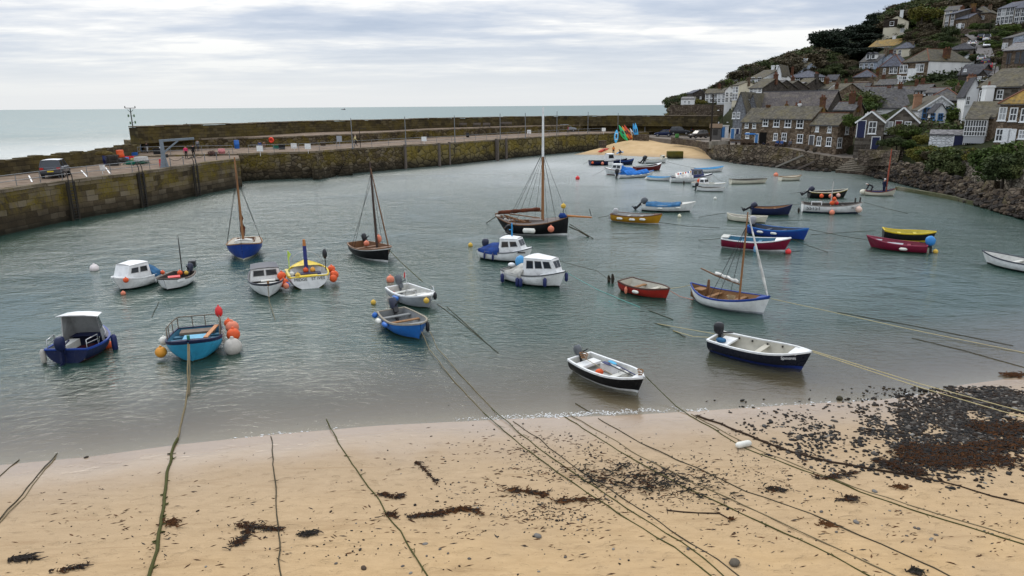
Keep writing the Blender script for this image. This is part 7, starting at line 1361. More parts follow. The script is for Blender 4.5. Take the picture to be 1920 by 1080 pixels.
# far cluster off the cove
b = Boat('work_boat', 'dark hulled work boat with a small wheelhouse nearest the far pier', (1106, 301), (1176, 297), 2.0, 0.7, 1.0, 0.8, 0.75, NAVYP, BLACKP, BLACKP, BLACKP, INDK, thwarts=(), foredeck=0.4); b.cabin(0.42, 0.66, 1.15, 0.8, WHITEP, WHITEP, 1, 0.4, 0.1, 0.9, 0, 0.45, True); hang(b, 0.27, -1, 0.25, PINKO, 'pink buoy on the side of the dark work boat', -0.35); hang(b, 0.02, -1, 0.22, ORANGE, 'red buoy at the stern of the dark work boat', -0.3); mb = MB(); mb.box(b.pt(0.5, -1, -0.4)+Vector((0, -0.05, 0)), (0.95, 0.04, 0.6)); b.add('side_panel', mb, WHITEP)
b = Boat('open_boat', 'dark blue open boat moored behind the white cabin boat off the cove', (1160, 301), (1189, 297), 1.9, 0.7, 1.05, 0.7, 0.75, NAVYP, NAVYP, MIDB, ROYAL, INDK)
b = Boat('open_boat', 'white open boat with twin black outboards beside the concrete block', (1209, 299), (1251, 295), 1.9, 0.62, 0.95, 0.68, 0.75, WHITEP, BLACKP, None, CREAMP, INW, foredeck=0.2); b.outboard(ENGB, ENGB, 0.3, 0.7, 1.4); b.outboard(ENGB, ENGB, -0.3, 0.4, 1.3); b.cabin(0.72, 0.9, 0.5, 0.7, CREAMP, CREAMP, 1, 0.2, 0.1)
b = Boat('open_boat', 'dark red open boat with a raised bow off the cove', (1190, 312), (1241, 305), 2.0, 0.7, 1.15, 0.7, 0.75, DKRED, DKRED, None, WHITEP, INDK, rake=0.4, foredeck=0.2)
b = Boat('cabin_boat', 'white cabin boat with a mid blue sloping canopy off the cove', (1192, 320), (1134, 314), 2.0, 0.72, 1.05, 0.7, 0.75, WHITEP, DKRED, None, TEAK, INW, thwarts=(), foredeck=0.3); b.cabin(0.42, 0.8, 0.8, 0.8, WHITEP, WHITEP, 2, 0.4, 0.1, 0.85, 0, 0.4, True); b.cover(0.02, 0.44, COVBR, 0.2, 0.7); mb = MB(); mb.tube([b.pt(0.5, 0, 0), b.pt(0.5, 0, 2.2)], 0.04, 5); b.add('mast', mb, WHITEP)
b = Boat('open_boat', 'white boat under a bright blue tent cover with a black outboard in the water', (1158, 326), (1226, 319), 1.9, 0.55, 0.85, 0.6, 0.75, WHITEP, WHITEP, MIDB, MIDB, INW); b.cover(0.15, 0.8, COVBR, 0.45, 0.35); b.outboard(ENGB, ENGB, 0, 0.1, 1.3)
for t in (0.3, 0.52, 0.75): fender(b, t, -1, WBUOY, 'white fender on the side of the bright blue covered boat', 0.09, 0.5, 'fenders on the bright blue covered boat', -0.2, True)
b = Boat('rowing_boat', 'low white dinghy with light blue inside between two larger boats', (1216, 330), (1258, 331), 1.6, 0.42, 0.6, 0.5, 0.7, WHITEP, WHITEP, None, LBLUE, LBLUE); ball(P(1213, 335, 0.12), 0.27, WBUOY, 'white round buoy at the bow of the low white dinghy')
b = Boat('cabin_boat', 'white cabin boat with a patterned cream canvas and dark blue windscreen', (1258, 331), (1336, 325), 2.2, 0.72, 1.2, 0.75, 0.78, WHITEP, WHITEP, NAVYP, NAVYP, INW, thwarts=(), foredeck=0.3); b.cabin(0.48, 0.8, 0.85, 0.8, paint((0.04, 0.05, 0.14), 0.4), NAVYP, 2, 0.35, 0.1, 0.85, 0, 0.5, True); b.cover(0.1, 0.52, SAILW, 0.5, 0.8)
for k in range(6): mb = MB(); q = b.pt(0.16+0.06*k, -0.55, 0.42+0.06*k); mb.ell(q, (0.1, 0.04, 0.12), 0, 6, 4); b.add('canvas_patch', mb, (RBUOY, BBUOY, ABUOY)[k % 3])
b = Boat('rowing_boat', 'white rowing boat with a sky blue gunwale off the quay wall', (1305, 316), (1357, 311), 1.7, 0.55, 0.85, 0.6, 0.7, WHITEP, WHITEP, LBLUE, LBLUE, LBLUE)
b = Boat('cabin_boat', 'small white cuddy boat with an orange buoy at its stern', (1301, 341), (1361, 343), 1.7, 0.5, 0.7, 0.55, 0.75, WHITEP, BLACKP, None, CREAMP, INW, foredeck=0.3); b.cabin(0.22, 0.42, 0.5, 0.7, WHITEP, WHITEP, 1, 0.15, 0.1); ball(b.W(b.pt(0.18, -0.2, 0.25)), 0.25, ORANGE, 'orange buoy in the stern of the small white cuddy boat')
b = Boat('rowing_boat', 'low white dinghy in front of the small cuddy boat', (1308, 350), (1360, 351), 1.5, 0.4, 0.52, 0.45, 0.7, WHITEP, WHITEP, None, INW, INDK); b.outboard(ENGB, ENGB, 0, 0.2, 0.9)
b = Boat('rowing_boat', 'long cream gig with dark inside moored off the quay', (1370, 336), (1439, 334), 1.6, 0.5, 0.62, 0.6, 0.6, CREAMP, CREAMP, None, plain((0.2, 0.19, 0.16), 0.6), INDK, thwarts=(0.2, 0.4, 0.6, 0.8))
b = Boat('rowing_boat', 'small cream dinghy moored alone near the quay steps', (1463, 331), (1503, 328), 1.5, 0.5, 0.68, 0.55, 0.75, CREAMP, CREAMP, None, TAN, CREAMP)
# a boat far out at sea
b = Boat('fishing_boat', 'tiny dark fishing boat far out on the sea', (640, 204.6), (648, 204.6), 5, 2.0, 3.0, 2.2, 0.75, NAVYP, NAVYP, None, NAVYP, INDK); b.cabin(0.5, 0.8, 3.0, 0.7, NAVYP, WHITEP, 1)
# loose mooring buoys
for px, py, r, m, lab in ((177, 503, 0.27, plain((0.66, 0.60, 0.58), 0.5), 'pale pinkish mooring buoy floating alone at the far left'), (231, 550, 0.13, PINKO, 'tiny orange float below the white cabin boat far left'), (882, 459.5, 0.17, YBUOY, 'yellow float left of the navy covered cabin boat'), (1083, 334, 0.3, RBUOY, 'small red buoy alone in open water off the far pier'), (1341, 372, 0.17, WBUOY, 'tiny white float between the two rows of boats'), (1274, 405, 0.17, plain((0.66, 0.62, 0.45), 0.5), 'tiny cream float below the blue covered white boat'), (1455, 328, 0.33, PINKO, 'salmon buoy left of the lone cream dinghy')): ball(P(px, py, r*0.5), r, m, lab)
mb = MB(); mb.loft([[Vector((x*s_, y*s_, z)) for x, y in ((-1, -1), (1, -1), (1, 1), (-1, 1))] for s_, z in ((0.2, -0.1), (0.22, 0.0), (0.22, 0.3), (0.18, 0.34))], True, 0, False); tag(mb.build('mooring_float', ENGB, None, P(361, 498, 0), 0.3), 'black square mooring float beside the thin pole mast', 'float')
for px, py, h, lab in ((1148, 531, 0.55, 'dark upright mooring marker left of the red rowing boat'), (1141, 529, 0.4, 'thinner dark marker beside the upright mooring marker'), (1282, 346, 0.5, 'short black stake in the water below the patterned canvas boat'), (1497, 399, 0.5, 'small dark float at the bow rope of the navy open boat'), (1346, 296, 0.0, '')):
 if h: mb = MB(); mb.tube([(0, 0, -0.3), (0.02, 0, h*0.5), (0.0, 0.03, h)], [0.09, 0.11, 0.05], 7); tag(mb.build('mooring_stake', plain((0.03, 0.025, 0.018), 0.8), None, P(px, py, 0)), lab, 'marker')
# ================================================================ PEOPLE
SKIN = plain((0.42, 0.24, 0.16), 0.6)
def person(label, p, rz, pose='stand', top=(0.02, 0.02, 0.025), legs=(0.03, 0.035, 0.06), hair=(0.04, 0.025, 0.015), shoes=(0.02, 0.02, 0.02), h=1.74, group=None):
 """one continuous figure grown over a posed skeleton; faces +y before turning"""
 V3 = Vector; J = {}
 J['pel'] = V3((0, 0, .94)); J['sp'] = V3((0, .0, 1.16)); J['ch'] = V3((0, .0, 1.36)); J['nk'] = V3((0, .0, 1.49)); J['hd'] = V3((0, .025, 1.60)); J['ht'] = V3((0, .01, 1.69))
 for s, k in ((-1, 'l'), (1, 'r')):
  J['sh'+k] = V3((s*.185, 0, 1.42)); J['el'+k] = V3((s*.25, -.03, 1.13)); J['wr'+k] = V3((s*.25, .07, .88)); J['ha'+k] = V3((s*.245, .10, .80))
  J['hp'+k] = V3((s*.095, 0, .90)); J['kn'+k] = V3((s*.105, .02, .50)); J['an'+k] = V3((s*.11, -.02, .09)); J['to'+k] = V3((s*.12, .15, .04))
 if pose == 'walk':
  J['knl'] += V3((0, .12, .02)); J['anl'] += V3((0, .24, .02)); J['tol'] += V3((0, .24, .05)); J['knr'] += V3((0, -.02, 0)); J['anr'] += V3((0, -.26, .06)); J['tor'] += V3((0, -.24, .0))
  J['ell'] += V3((0, -.1, 0)); J['wrl'] += V3((0, -.16, .03)); J['hal'] += V3((0, -.16, .03)); J['wrr'] += V3((0, .12, .04)); J['har'] += V3((0, .14, .05))
 if pose == 'sit':
  for k in J: J[k].z -= 0.45 if k[:2] not in ('kn', 'an', 'to') else 0
  for k in 'lr': J['kn'+k] = V3((J['kn'+k].x*1.2, .44, .47)); J['an'+k] = V3((J['an'+k].x*1.2, .46, .09)); J['to'+k] = V3((J['to'+k].x*1.2, .62, .04)); J['wr'+k] = V3((J['wr'+k].x*.75, .26, .56)); J['ha'+k] = V3((J['ha'+k].x*.6, .34, .54)); J['el'+k] += V3((0, .03, 0))
 if pose in ('bend', 'crouch'):
  dz = 0.0 if pose == 'bend' else -0.45
  for k in 'lr':
   J['hp'+k].z += dz; J['hp'+k].y -= .12
   if pose == 'crouch': J['kn'+k] += V3((0, .30, -.06)); J['hp'+k].y -= .08
  J['pel'] += V3((0, -.14 if pose == 'bend' else -.2, dz)); b0 = J['pel']; q = Matrix.Rotation(R_(-72 if pose == 'bend' else -42), 3, 'X')
  for k, z0 in (('sp', .22), ('ch', .42), ('nk', .55), ('hd', .66), ('ht', .74)): J[k] = b0+q @ V3((0, .02 if k == 'hd' else 0, z0))
  for s, k in ((-1, 'l'), (1, 'r')): J['sh'+k] = b0+q @ V3((s*.185, 0, .48)); J['el'+k] = J['sh'+k]+V3((s*.04, .06, -.27)); J['wr'+k] = J['el'+k]+V3((0, .1, -.23)); J['ha'+k] = J['wr'+k]+V3((0, .03, -.08))
 R = {'pel': .155, 'sp': .14, 'ch': .165, 'nk': .062, 'hd': .10, 'ht': .075, 'sh': .075, 'el': .05, 'wr': .036, 'ha': .042, 'hp': .095, 'kn': .068, 'an': .048, 'to': .042}
 E = [('pel', 'sp'), ('sp', 'ch'), ('ch', 'nk'), ('nk', 'hd'), ('hd', 'ht')]
 for k in 'lr': E += [('ch', 'sh'+k), ('sh'+k, 'el'+k), ('el'+k, 'wr'+k), ('wr'+k, 'ha'+k), ('pel', 'hp'+k), ('hp'+k, 'kn'+k), ('kn'+k, 'an'+k), ('an'+k, 'to'+k)]
 names = list(J); idx = {k: i for i, k in enumerate(names)}
 me = bpy.data.meshes.new('person'); me.from_pydata([J[k] for k in names], [(idx[a], idx[b]) for a, b in E], []); o = bpy.data.objects.new('person', me); COL.objects.link(o)
 md = o.modifiers.new('skin', 'SKIN'); md.use_smooth_shade = True; sv = me.skin_vertices[0].data
 for k in names: r = R[k] if k in R else R[k[:2]]; sv[idx[k]].radius = (r, r*(0.72 if k in ('pel', 'sp', 'ch') else 1)); sv[idx[k]].use_root = (k == 'pel')
 o.modifiers.new('sub', 'SUBSURF').levels = 1
 ev = bpy.data.meshes.new_from_object(o.evaluated_get(bpy.context.evaluated_depsgraph_get())); bpy.data.objects.remove(o)
 mb = MB(); zone = {'hd': 0, 'ht': 3, 'nk': 0, 'ha': 0, 'wr': 1, 'el': 1, 'sh': 1, 'ch': 1, 'sp': 1, 'pel': 2, 'hp': 2, 'kn': 2, 'an': 4, 'to': 4}; mi = []
 for f in ev.polygons:
  c = f.center; k = min(names, key=lambda n: (J[n]-c).length/(R[n] if n in R else R[n[:2]])**0.35); mi.append(zone[k] if k in zone else zone[k[:2]])
 mb.add([v.co for v in ev.vertices], [tuple(f.vertices) for f in ev.polygons], mi, True)
 hd, ht, nk = J['hd'], J['ht'], J['nk']; up = (ht-nk).normalized(); side = V3((1, 0, 0)); fwd = up.cross(side); fwd = fwd if pose == 'bend' or fwd.y > 0 else -fwd
 mb.ell(hd+fwd*.112-up*.01, (.014, .02, .022), 0, 6, 5); mb.ell(hd+fwd*.10-up*.052, (.026, .01, .007), 5, 6, 4)
 for s in (-1, 1): mb.ell(hd+side*s*.036+fwd*.095+up*.018, (.012, .008, .007), 4, 6, 4); mb.ell(hd+side*s*.108, (.014, .022, .034), 0, 6, 5)
 mb.ell(hd+up*.045-fwd*.02, (.112, .118, .088), 3, 10, 7)
 for s, k in ((-1, 'l'), (1, 'r')):
  d = (J['ha'+k]-J['wr'+k]).normalized(); a = d.cross(V3((s, 0, 0))); a = a.normalized() if a.length > .01 else V3((0, 1, 0)); b0 = J['ha'+k]+d*.025
  for f in range(4): q0 = b0+a*(f-1.5)*.017; l = (.07, .085, .08, .062)[f]; mb.tube([q0, q0+d*l*.5+V3((-s*.006, 0, 0)), q0+d*l+V3((-s*.02, 0, 0))], [.009, .0085, .006], 5, 0)
  q0 = J['ha'+k]-d*.02+a*.035; mb.tube([q0, q0+a*.03+d*.03, q0+a*.035+d*.06], [.011, .01, .007], 5, 0)
 s_ = h/1.74; mb.v = [tuple(V3(v)*s_) for v in mb.v]
 o = mb.build('person', [SKIN, plain(top, 0.85), plain(legs, 0.85), plain(hair, 0.8), plain(shoes, 0.6), plain((0.3, 0.1, 0.08), 0.6)], None, p, rz); return tag(o, label, 'person', group)
def look(p, dx=0.0): return math.atan2(-p.x, p.y)+dx       # facing away from the camera plus a turn
p = P(350, 297.5, ZN); person('person in a pink top and black leggings standing near the pier tip', p, look(p, 0.3), 'stand', (0.62, 0.04, 0.14), (0.012, 0.012, 0.014), (0.2, 0.12, 0.05), h=1.65)
p = P(364, 296.5, ZN); person('person all in black standing next to the pink top', p, look(p, -0.4), 'stand', (0.012, 0.012, 0.014), (0.014, 0.014, 0.016), (0.03, 0.02, 0.015), h=1.8)
p = P(265, 286, ZF); person('person in a white shirt and denim shorts at the seaward pier tip', p, look(p, 1.6), 'stand', (0.7, 0.7, 0.7), (0.16, 0.26, 0.42), (0.05, 0.03, 0.02))
p = P(277, 287.5, ZF); person('person in a black jacket and pale trousers walking at the pier tip', p, look(p, 2.8), 'walk', (0.015, 0.015, 0.018), (0.3, 0.3, 0.3), h=1.55)
p = P(352, 250, 5.42); person('person in a dark top standing high on the terrace looking out to sea', p, look(p, 0), 'stand', (0.02, 0.02, 0.03), (0.45, 0.42, 0.45), (0.02, 0.015, 0.012), h=1.85)
p = P(372, 283.5, ZF); person('person in grey behind the pink top on the far pier', p, look(p, 0.5), 'stand', (0.2, 0.21, 0.23), (0.03, 0.03, 0.04), h=1.7)
for px, lab, c in ((488, 'seated person in a blue top by the pier railing', (0.04, 0.07, 0.2)), (496, 'seated person in brown by the pier railing', (0.16, 0.09, 0.06))): p = P(px, 280, ZF); person(lab, p-Vector((0, 0, 0.0)), look(p, 3.0), 'sit', c, (0.1, 0.08, 0.06))
p = P(667, 274.5, ZF); person('person in a pale yellow jacket walking along the far pier', p, look(p, -1.3), 'walk', (0.62, 0.55, 0.28), (0.015, 0.015, 0.018), (0.3, 0.25, 0.2), h=1.85)
p = P(1065, 250.5, ZF); person('person in a raspberry coat beside the silver car', p, look(p, 1.5), 'walk', (0.35, 0.04, 0.1), (0.02, 0.02, 0.03), h=1.7)
p = P(1150, 290.5, 0.12); person('person in an orange life vest standing on the cove sand', p, look(p, 3.0), 'stand', (0.75, 0.2, 0.03), (0.012, 0.015, 0.02), h=1.85)
p = P(1163, 289.5, 0.15); person('person in navy crouching over a blue kayak on the cove sand', p, look(p, 1.2), 'crouch', (0.015, 0.02, 0.06), (0.012, 0.012, 0.018), h=1.75)
p = crew.W(crew.pt(0.2, 0, -0.38)); person('man bending forward in the pale dinghy with the red mast', p, crew.root.rotation_euler.z+R_(90), 'bend', (0.012, 0.012, 0.016), (0.03, 0.03, 0.035), (0.45, 0.42, 0.4), h=1.75)
p = crew.W(crew.pt(0.6, 0, -0.38)); person('man in navy standing against the red mast of the pale dinghy', p, crew.root.rotation_euler.z+R_(-60), 'stand', (0.012, 0.016, 0.04), (0.02, 0.025, 0.05), (0.6, 0.6, 0.6), h=1.8)
BW = wood((0.09, 0.06, 0.04), 0.8)
def bench(p, rz, label, group=None, m=None, w=1.6):
 b = empty('bench', p, rz, label, 'bench', group); mb = MB(); mb.box((0, 0, 0.44), (w, 0.42, 0.06)); mb.build('seat', m or BW, b); mb = MB(); mb.box((0, -0.24, 0.72), (w, 0.05, 0.36)); mb.build('backrest', m or BW, b)
 for s in (-w*.43, w*.43): mb = MB(); mb.box((s, -0.02, 0.205), (0.07, 0.42, 0.41)); mb.build('leg', m or BW, b)
FACE = R_(135)
for px, py in ((1374, 271), (1386, 271.5), (1398, 272), (1409, 272.5)): bench(P(px, py, 3.0), FACE, 'empty dark wooden bench on the quay in front of the cottages', 'dark empty benches on the quay')
for i, (px, py, c, lg, lab) in enumerate(((1392, 270.5, (0.02, 0.02, 0.025), (0.03, 0.03, 0.04), 'person in black sitting at the left of the quay benches'), (1434, 273.2, (0.015, 0.02, 0.04), (0.03, 0.04, 0.08), 'person in navy sitting before the dark passage'), (1441, 273.6, (0.05, 0.03, 0.03), (0.02, 0.02, 0.02), 'person in dark red brown sitting before the dark passage'), (1457, 275.2, (0.04, 0.10, 0.28), (0.02, 0.02, 0.04), 'left person of the pair in blue on the quay bench'), (1465, 275.8, (0.06, 0.13, 0.33), (0.02, 0.025, 0.05), 'right person of the pair in blue on the quay bench'), (1481, 276, (0.12, 0.13, 0.15), (0.03, 0.04, 0.06), 'person in grey sitting alone right of the blue pair'))):
 p = P(px, py, 3.02); person(lab, p, FACE, 'sit', c, lg, random.choice(((0.05, 0.03, 0.02), (0.3, 0.28, 0.25))))
for px, py, lab in ((1437.5, 273.0, 'wooden bench carrying two people before the dark passage'), (1461, 275.2, 'wooden bench carrying the pair in blue'), (1481, 275.6, 'short bench carrying the person in grey')): bench(P(px, py, 3.02), FACE, lab)
for px, py, s, lab in ((1425, 272.5, 0.5, 'pale round stone standing by the quay benches'), (1447, 273, 0.45, 'stone post standing at the edge of the quay'), (1468, 277, 0.5, 'second stone post along the quay edge'), (1512, 283, 0.6, 'dark boulder at the top of the quay slope'), (1527, 285, 0.65, 'larger dark boulder below the cottage corner')):
 mb = MB(); mb.ell((0, 0, s*0.6), (s*0.55, s*0.5, s*0.75), 0, 8, 6, jit=0.12); tag(mb.build('quay_stone', M_RW, None, P(px, py, 2.9)), lab, 'stone')
# ================================================================ CARS
TYRE = plain((0.012, 0.012, 0.013), 0.8); RIM = plain((0.28, 0.28, 0.29), 0.35, 0.8); TAIL = plain((0.35, 0.015, 0.015), 0.3); HEAD = plain((0.6, 0.62, 0.65), 0.15); PLATEY = plain((0.6, 0.45, 0.03), 0.5); BLK = plain((0.02, 0.02, 0.02), 0.6)
def car(label, p, rz, col, kind='hatch', roof=None, cat='car', group=None):
 """a parked vehicle; front along +x"""
 L_, W_, prof = {'hatch': (4.1, 1.75, [(-2.02, .45, .80), (-1.95, .30, .98), (-1.3, .25, 1.0), (0.6, .25, .95), (1.3, .25, .90), (1.9, .28, .76), (2.05, .36, .62)]), 'suv': (4.5, 1.85, [(-2.22, .5, .92), (-2.15, .34, 1.08), (-1.4, .3, 1.1), (0.7, .3, 1.05), (1.4, .3, 1.0), (2.1, .33, .86), (2.25, .42, .68)]), 'van': (5.0, 1.95, [(-2.48, .5, 1.1), (-2.45, .32, 1.15), (-1.4, .3, 1.15), (1.2, .3, 1.12), (1.7, .3, 1.05), (2.35, .33, .9), (2.5, .42, .7)])}[kind]
 gl = {'hatch': [(-1.95, -1.45, .99, 1.47), (0.95, 0.15, .95, 1.46)], 'suv': [(-2.1, -1.75, 1.08, 1.70), (1.05, 0.35, 1.04, 1.68)], 'van': [(-2.44, -2.38, 1.15, 2.0), (1.75, 1.05, 1.08, 1.98)]}[kind]
 o = empty('parked_car' if cat == 'car' else 'parked_van', p, rz, label, cat, group); P_ = paint(col, 0.22, dirt=0.12); mb = MB(); rings = []
 for i, (x, z0, z1) in enumerate(prof):
  w = W_/2*(0.90 if i in (0, len(prof)-1) else (0.97 if i in (1, len(prof)-2) else 1)); rings.append([Vector((x, y*w, z)) for y, z in ((-.86, z0), (-1, z0+.12), (-1, z1-.18), (-.93, z1), (.93, z1), (1, z1-.18), (1, z0+.12), (.86, z0))])
 mb.loft(rings, True, 0, True); mb.build('body', P_, o)
 (xb, xbt, zb, zt), (xf, xft, zf, zt2) = gl; w0, w1 = W_/2*.92, W_/2*.76
 lo = [Vector((xb, -w0, zb)), Vector((xf, -w0, zf)), Vector((xf, w0, zf)), Vector((xb, w0, zb))]; hi = [Vector((xbt, -w1, zt)), Vector((xft, -w1, zt2)), Vector((xft, w1, zt2)), Vector((xbt, w1, zt))]
 mb = MB(); mb.add(lo+hi, [(0, 1, 5, 4), (1, 2, 6, 5), (2, 3, 7, 6), (3, 0, 4, 7)]); mb.build('window_glass', GLASS, o)
 mb = MB(); k = 5; rr = []
 for i in range(k+1): f = i/k; x = lerp(xbt-.06, xft+.05, f); rr.append([Vector((x, w1*1.03*u, lerp(zt, zt2, f)+.07*(1-u*u)*(0.5 if i in (0, k) else 1))) for u in (-1, -.5, 0, .5, 1)])
 mb.loft(rr, False, 0, True); mb.build('roof', paint(roof, 0.25, dirt=0.1) if roof else P_, o); mb = MB()
 for sg in (0, 3): mb.bar(lo[sg], hi[sg], .09, .07); mb.bar(lo[sg and 2 or 1], hi[sg and 2 or 1], .08, .06); m = lo[0 if sg == 0 else 3].lerp(lo[1 if sg == 0 else 2], .5); m2 = hi[0 if sg == 0 else 3].lerp(hi[1 if sg == 0 else 2], .5); mb.bar(m, m2, .09, .06)
 if kind == 'van': mb.add([v+Vector((0, -0.012 if v.y < 0 else 0.012, 0)) for v in (lo[0], lo[0].lerp(lo[1], .68), hi[0].lerp(hi[1], .68), hi[0])]+[v+Vector((0, 0.012, 0)) for v in (lo[3], lo[3].lerp(lo[2], .68), hi[3].lerp(hi[2], .68), hi[3])], [(0, 1, 2, 3), (4, 5, 6, 7)])
 mb.build('pillars', P_, o)
 for x in (-L_*.31, L_*.31):
  for sg in (-1, 1): mb = MB(); mb.tube([(x, sg*(W_/2-.2), .32), (x, sg*(W_/2+.01), .32)], .32, 16, 0, False); wv = mb.build('wheel', TYRE, o); m2 = MB(); m2.tube([(x, sg*(W_/2-.02), .32), (x, sg*(W_/2+.02), .32)], .2, 12, 0, False); m2.build('rim', RIM, wv)
 xr, xfr = prof[0][0], prof[-1][0]
 for sg in (-1, 1): mb = MB(); mb.box((xr+.05, sg*W_*.37, prof[1][2]-.14), (.12, .3, .2)); mb.build('taillight', TAIL, o); mb = MB(); mb.box((xfr-.12, sg*W_*.36, prof[-1][2]-.02), (.16, .36, .13)); mb.build('headlight', HEAD, o)
 mb = MB(); mb.box((xr-.012, 0, .68), (.03, .52, .12)); mb.build('number_plate', PLATEY, o); mb = MB(); mb.box((xr+.01, 0, .42), (.1, W_*.86, .2)); mb.box((xfr-.04, 0, .42), (.1, W_*.84, .16)); mb.build('bumper', BLK, o); return o
p = P(79, 334, ZN); car('grey hatchback with a white roof parked on the near pier', p+Vector((0.5, 1.4, 0)), look(p)+R_(90)+R_(-12), (0.06, 0.063, 0.072), 'suv', (0.75, 0.76, 0.78))
p = P(1063, 246.8, ZF); car('silver car parked on the far pier under the terrace', p, R_(10), (0.22, 0.235, 0.25), 'suv')
p = P(1244, 255.5, 3.0); car('dark navy hatchback leftmost in the quay car park', p, R_(160), (0.012, 0.02, 0.06), 'hatch')
p = P(1274, 252.5, 3.5); car('charcoal car with a red tail in the quay car park', p, R_(-10), (0.025, 0.027, 0.032), 'suv')
p = P(1292, 248.5, 3.6); car('blue grey car behind the charcoal one in the quay car park', p, R_(115), (0.05, 0.06, 0.08), 'hatch')
p = P(1309, 259, 2.9); car('brown people carrier nearest the cove in the quay car park', p, R_(205), (0.05, 0.042, 0.036), 'suv')
p = P(1346, 243.5, 3.6); car('white van behind the kiosk at the end of the quay', p, R_(10), (0.72, 0.73, 0.74), 'van', cat='van')
p = P(1323, 247, 3.6); car('pale blue car half hidden behind the telegraph pole', p, R_(20), (0.2, 0.26, 0.31), 'hatch')
for px, py, rz, c, k, lab, cat in ((1849, 79, 57, (0.74, 0.75, 0.76), 'van', 'white van in the line of cars on the hill road', 'van'), (1838, 76, 57, (0.02, 0.025, 0.04), 'suv', 'dark car beside the white van on the hill road', 'car'), (1849, 90, 237, (0.74, 0.75, 0.76), 'hatch', 'white car in front of the white van on the hill road', 'car'), (1819, 87, 75, (0.7, 0.7, 0.7), 'hatch', 'white car parked by the gate at the bend of the hill road', 'car'), (1839, 117, 55, (0.5, 0.52, 0.54), 'hatch', 'silver car lower down the hill road', 'car'), (1847, 123, 55, (0.012, 0.018, 0.06), 'hatch', 'navy car between the silver and the red car', 'car'), (1851, 132, 55, (0.35, 0.012, 0.03), 'hatch', 'red car lowest on the hill road', 'car'), (1735, 42, 20, (0.35, 0.38, 0.42), 'suv', 'silver grey car parked near the cream tower house', 'car')):
 p = hill(px, py, 0.5); p.z = max(p.z, HZ(p.x, p.y)+0.52); car(lab, p, R_(rz), c, k, cat=cat)
# kiosk, stall and poles at the end of the quay
KT = paint((0.13, 0.12, 0.11), 0.7); o = empty('kiosk', P(1341, 262, 3.3), R_(-18), 'small grey kiosk with a brown pitched roof by the telegraph pole', 'kiosk'); mb = MB(); mb.box((0, 0, 1.15), (2.0, 1.7, 2.3)); mb.build('wall', KT, o); mb = MB(); mb.prism([(-1.2, -1.05, 2.25), (1.2, -1.05, 2.25), (1.2, 0, 3.0), (-1.2, 0, 3.0)], (0, 0, 0.08)); mb.prism([(-1.2, 0, 3.0), (1.2, 0, 3.0), (1.2, 1.05, 2.25), (-1.2, 1.05, 2.25)], (0, 0, 0.08)); mb.build('roof', wood((0.16, 0.11, 0.07), 0.8), o); mb = MB(); slab(mb, lambda a, z, q: Vector((a, -0.85-q, z)), -0.5, 0.4, 0.9, 2.0, 0.003, 0.05); mb.build('hatch', INDK, o)
o = empty('stall', P(1357, 258, 3.3), R_(-15), 'blue and white stall with a blue door at the end of the quay', 'stall'); mb = MB(); mb.box((0, 0, 1.2), (1.7, 1.3, 2.4)); mb.build('wall', WHITEP, o); mb = MB(); slab(mb, lambda a, z, q: Vector((a, -0.65-q, z)), -0.75, 0.1, 0.05, 2.2, 0.003, 0.05); mb.build('door', FBLUE, o); mb = MB(); mb.box((0, 0, 2.46), (1.9, 1.5, 0.1)); mb.build('roof', INW, o)
def pole(px, py, z, ytop, label, arms=1, r=0.13, lamp=False, p=None, group=None):
 p = p or P(px, py, z); h = zat(p, ytop)-p.z; o = empty('telegraph_pole', p, random.uniform(0, 1), label, 'pole', group); mb = MB(); mb.tube([(0, 0, -0.5), (0, 0, h)], [r, r*0.75], 8); mb.build('shaft', plain((0.035, 0.028, 0.022), 0.8), o)
 for k in range(arms): mb = MB(); mb.bar((-0.5, 0, h-0.3-0.4*k), (0.5, 0, h-0.3-0.4*k), 0.08, 0.08); mb.build('crossarm', plain((0.035, 0.028, 0.022), 0.8), o)
 if lamp: mb = MB(); mb.tube([(0, 0, h*0.62), (0.9, -0.3, h*0.66)], 0.03, 5); mb.ell((1.0, -0.33, h*0.66), (0.25, 0.14, 0.08), 1, 8, 5); mb.build('street_lamp', [IRON, WHITE], o)
pole(1332, 265, 3.2, 178, 'tall black telegraph pole with a small lamp at the corner of the quay', 1, 0.2, True); pole(1352, 262, 3.3, 213, 'thin lamp post beside the blue and white stall', 0, 0.06, True); pole(1268, 247, 3.6, 216, 'thin pole standing in the quay car park', 0, 0.06)
for px, py, yt, lab in ((1863, 146, 108, 'dark telegraph pole beside the lowest cars on the hill road'), (1717, 58, 26, 'left one of two pale poles below the cream villa'), (1725, 58, 27, 'right one of two pale poles below the cream villa'), (1855, 62, 30, 'pole in front of the terrace houses'), (1811, 66, 20, 'pole with a white lamp at the row house'), (1830, 100, 88, 'pole at the edge of the hill road'), (1887, 132, 96, 'pole in front of the chapel'), (1796, 172, 126, 'dark pole behind the white cottage'), (1671, 190, 158, 'slim post over the slate roofs'), (1592, 195, 166, 'slim mossy post left of the round bush')): pole(px, py, 0, yt, lab, 1, 0.09, p=hill(px, py))
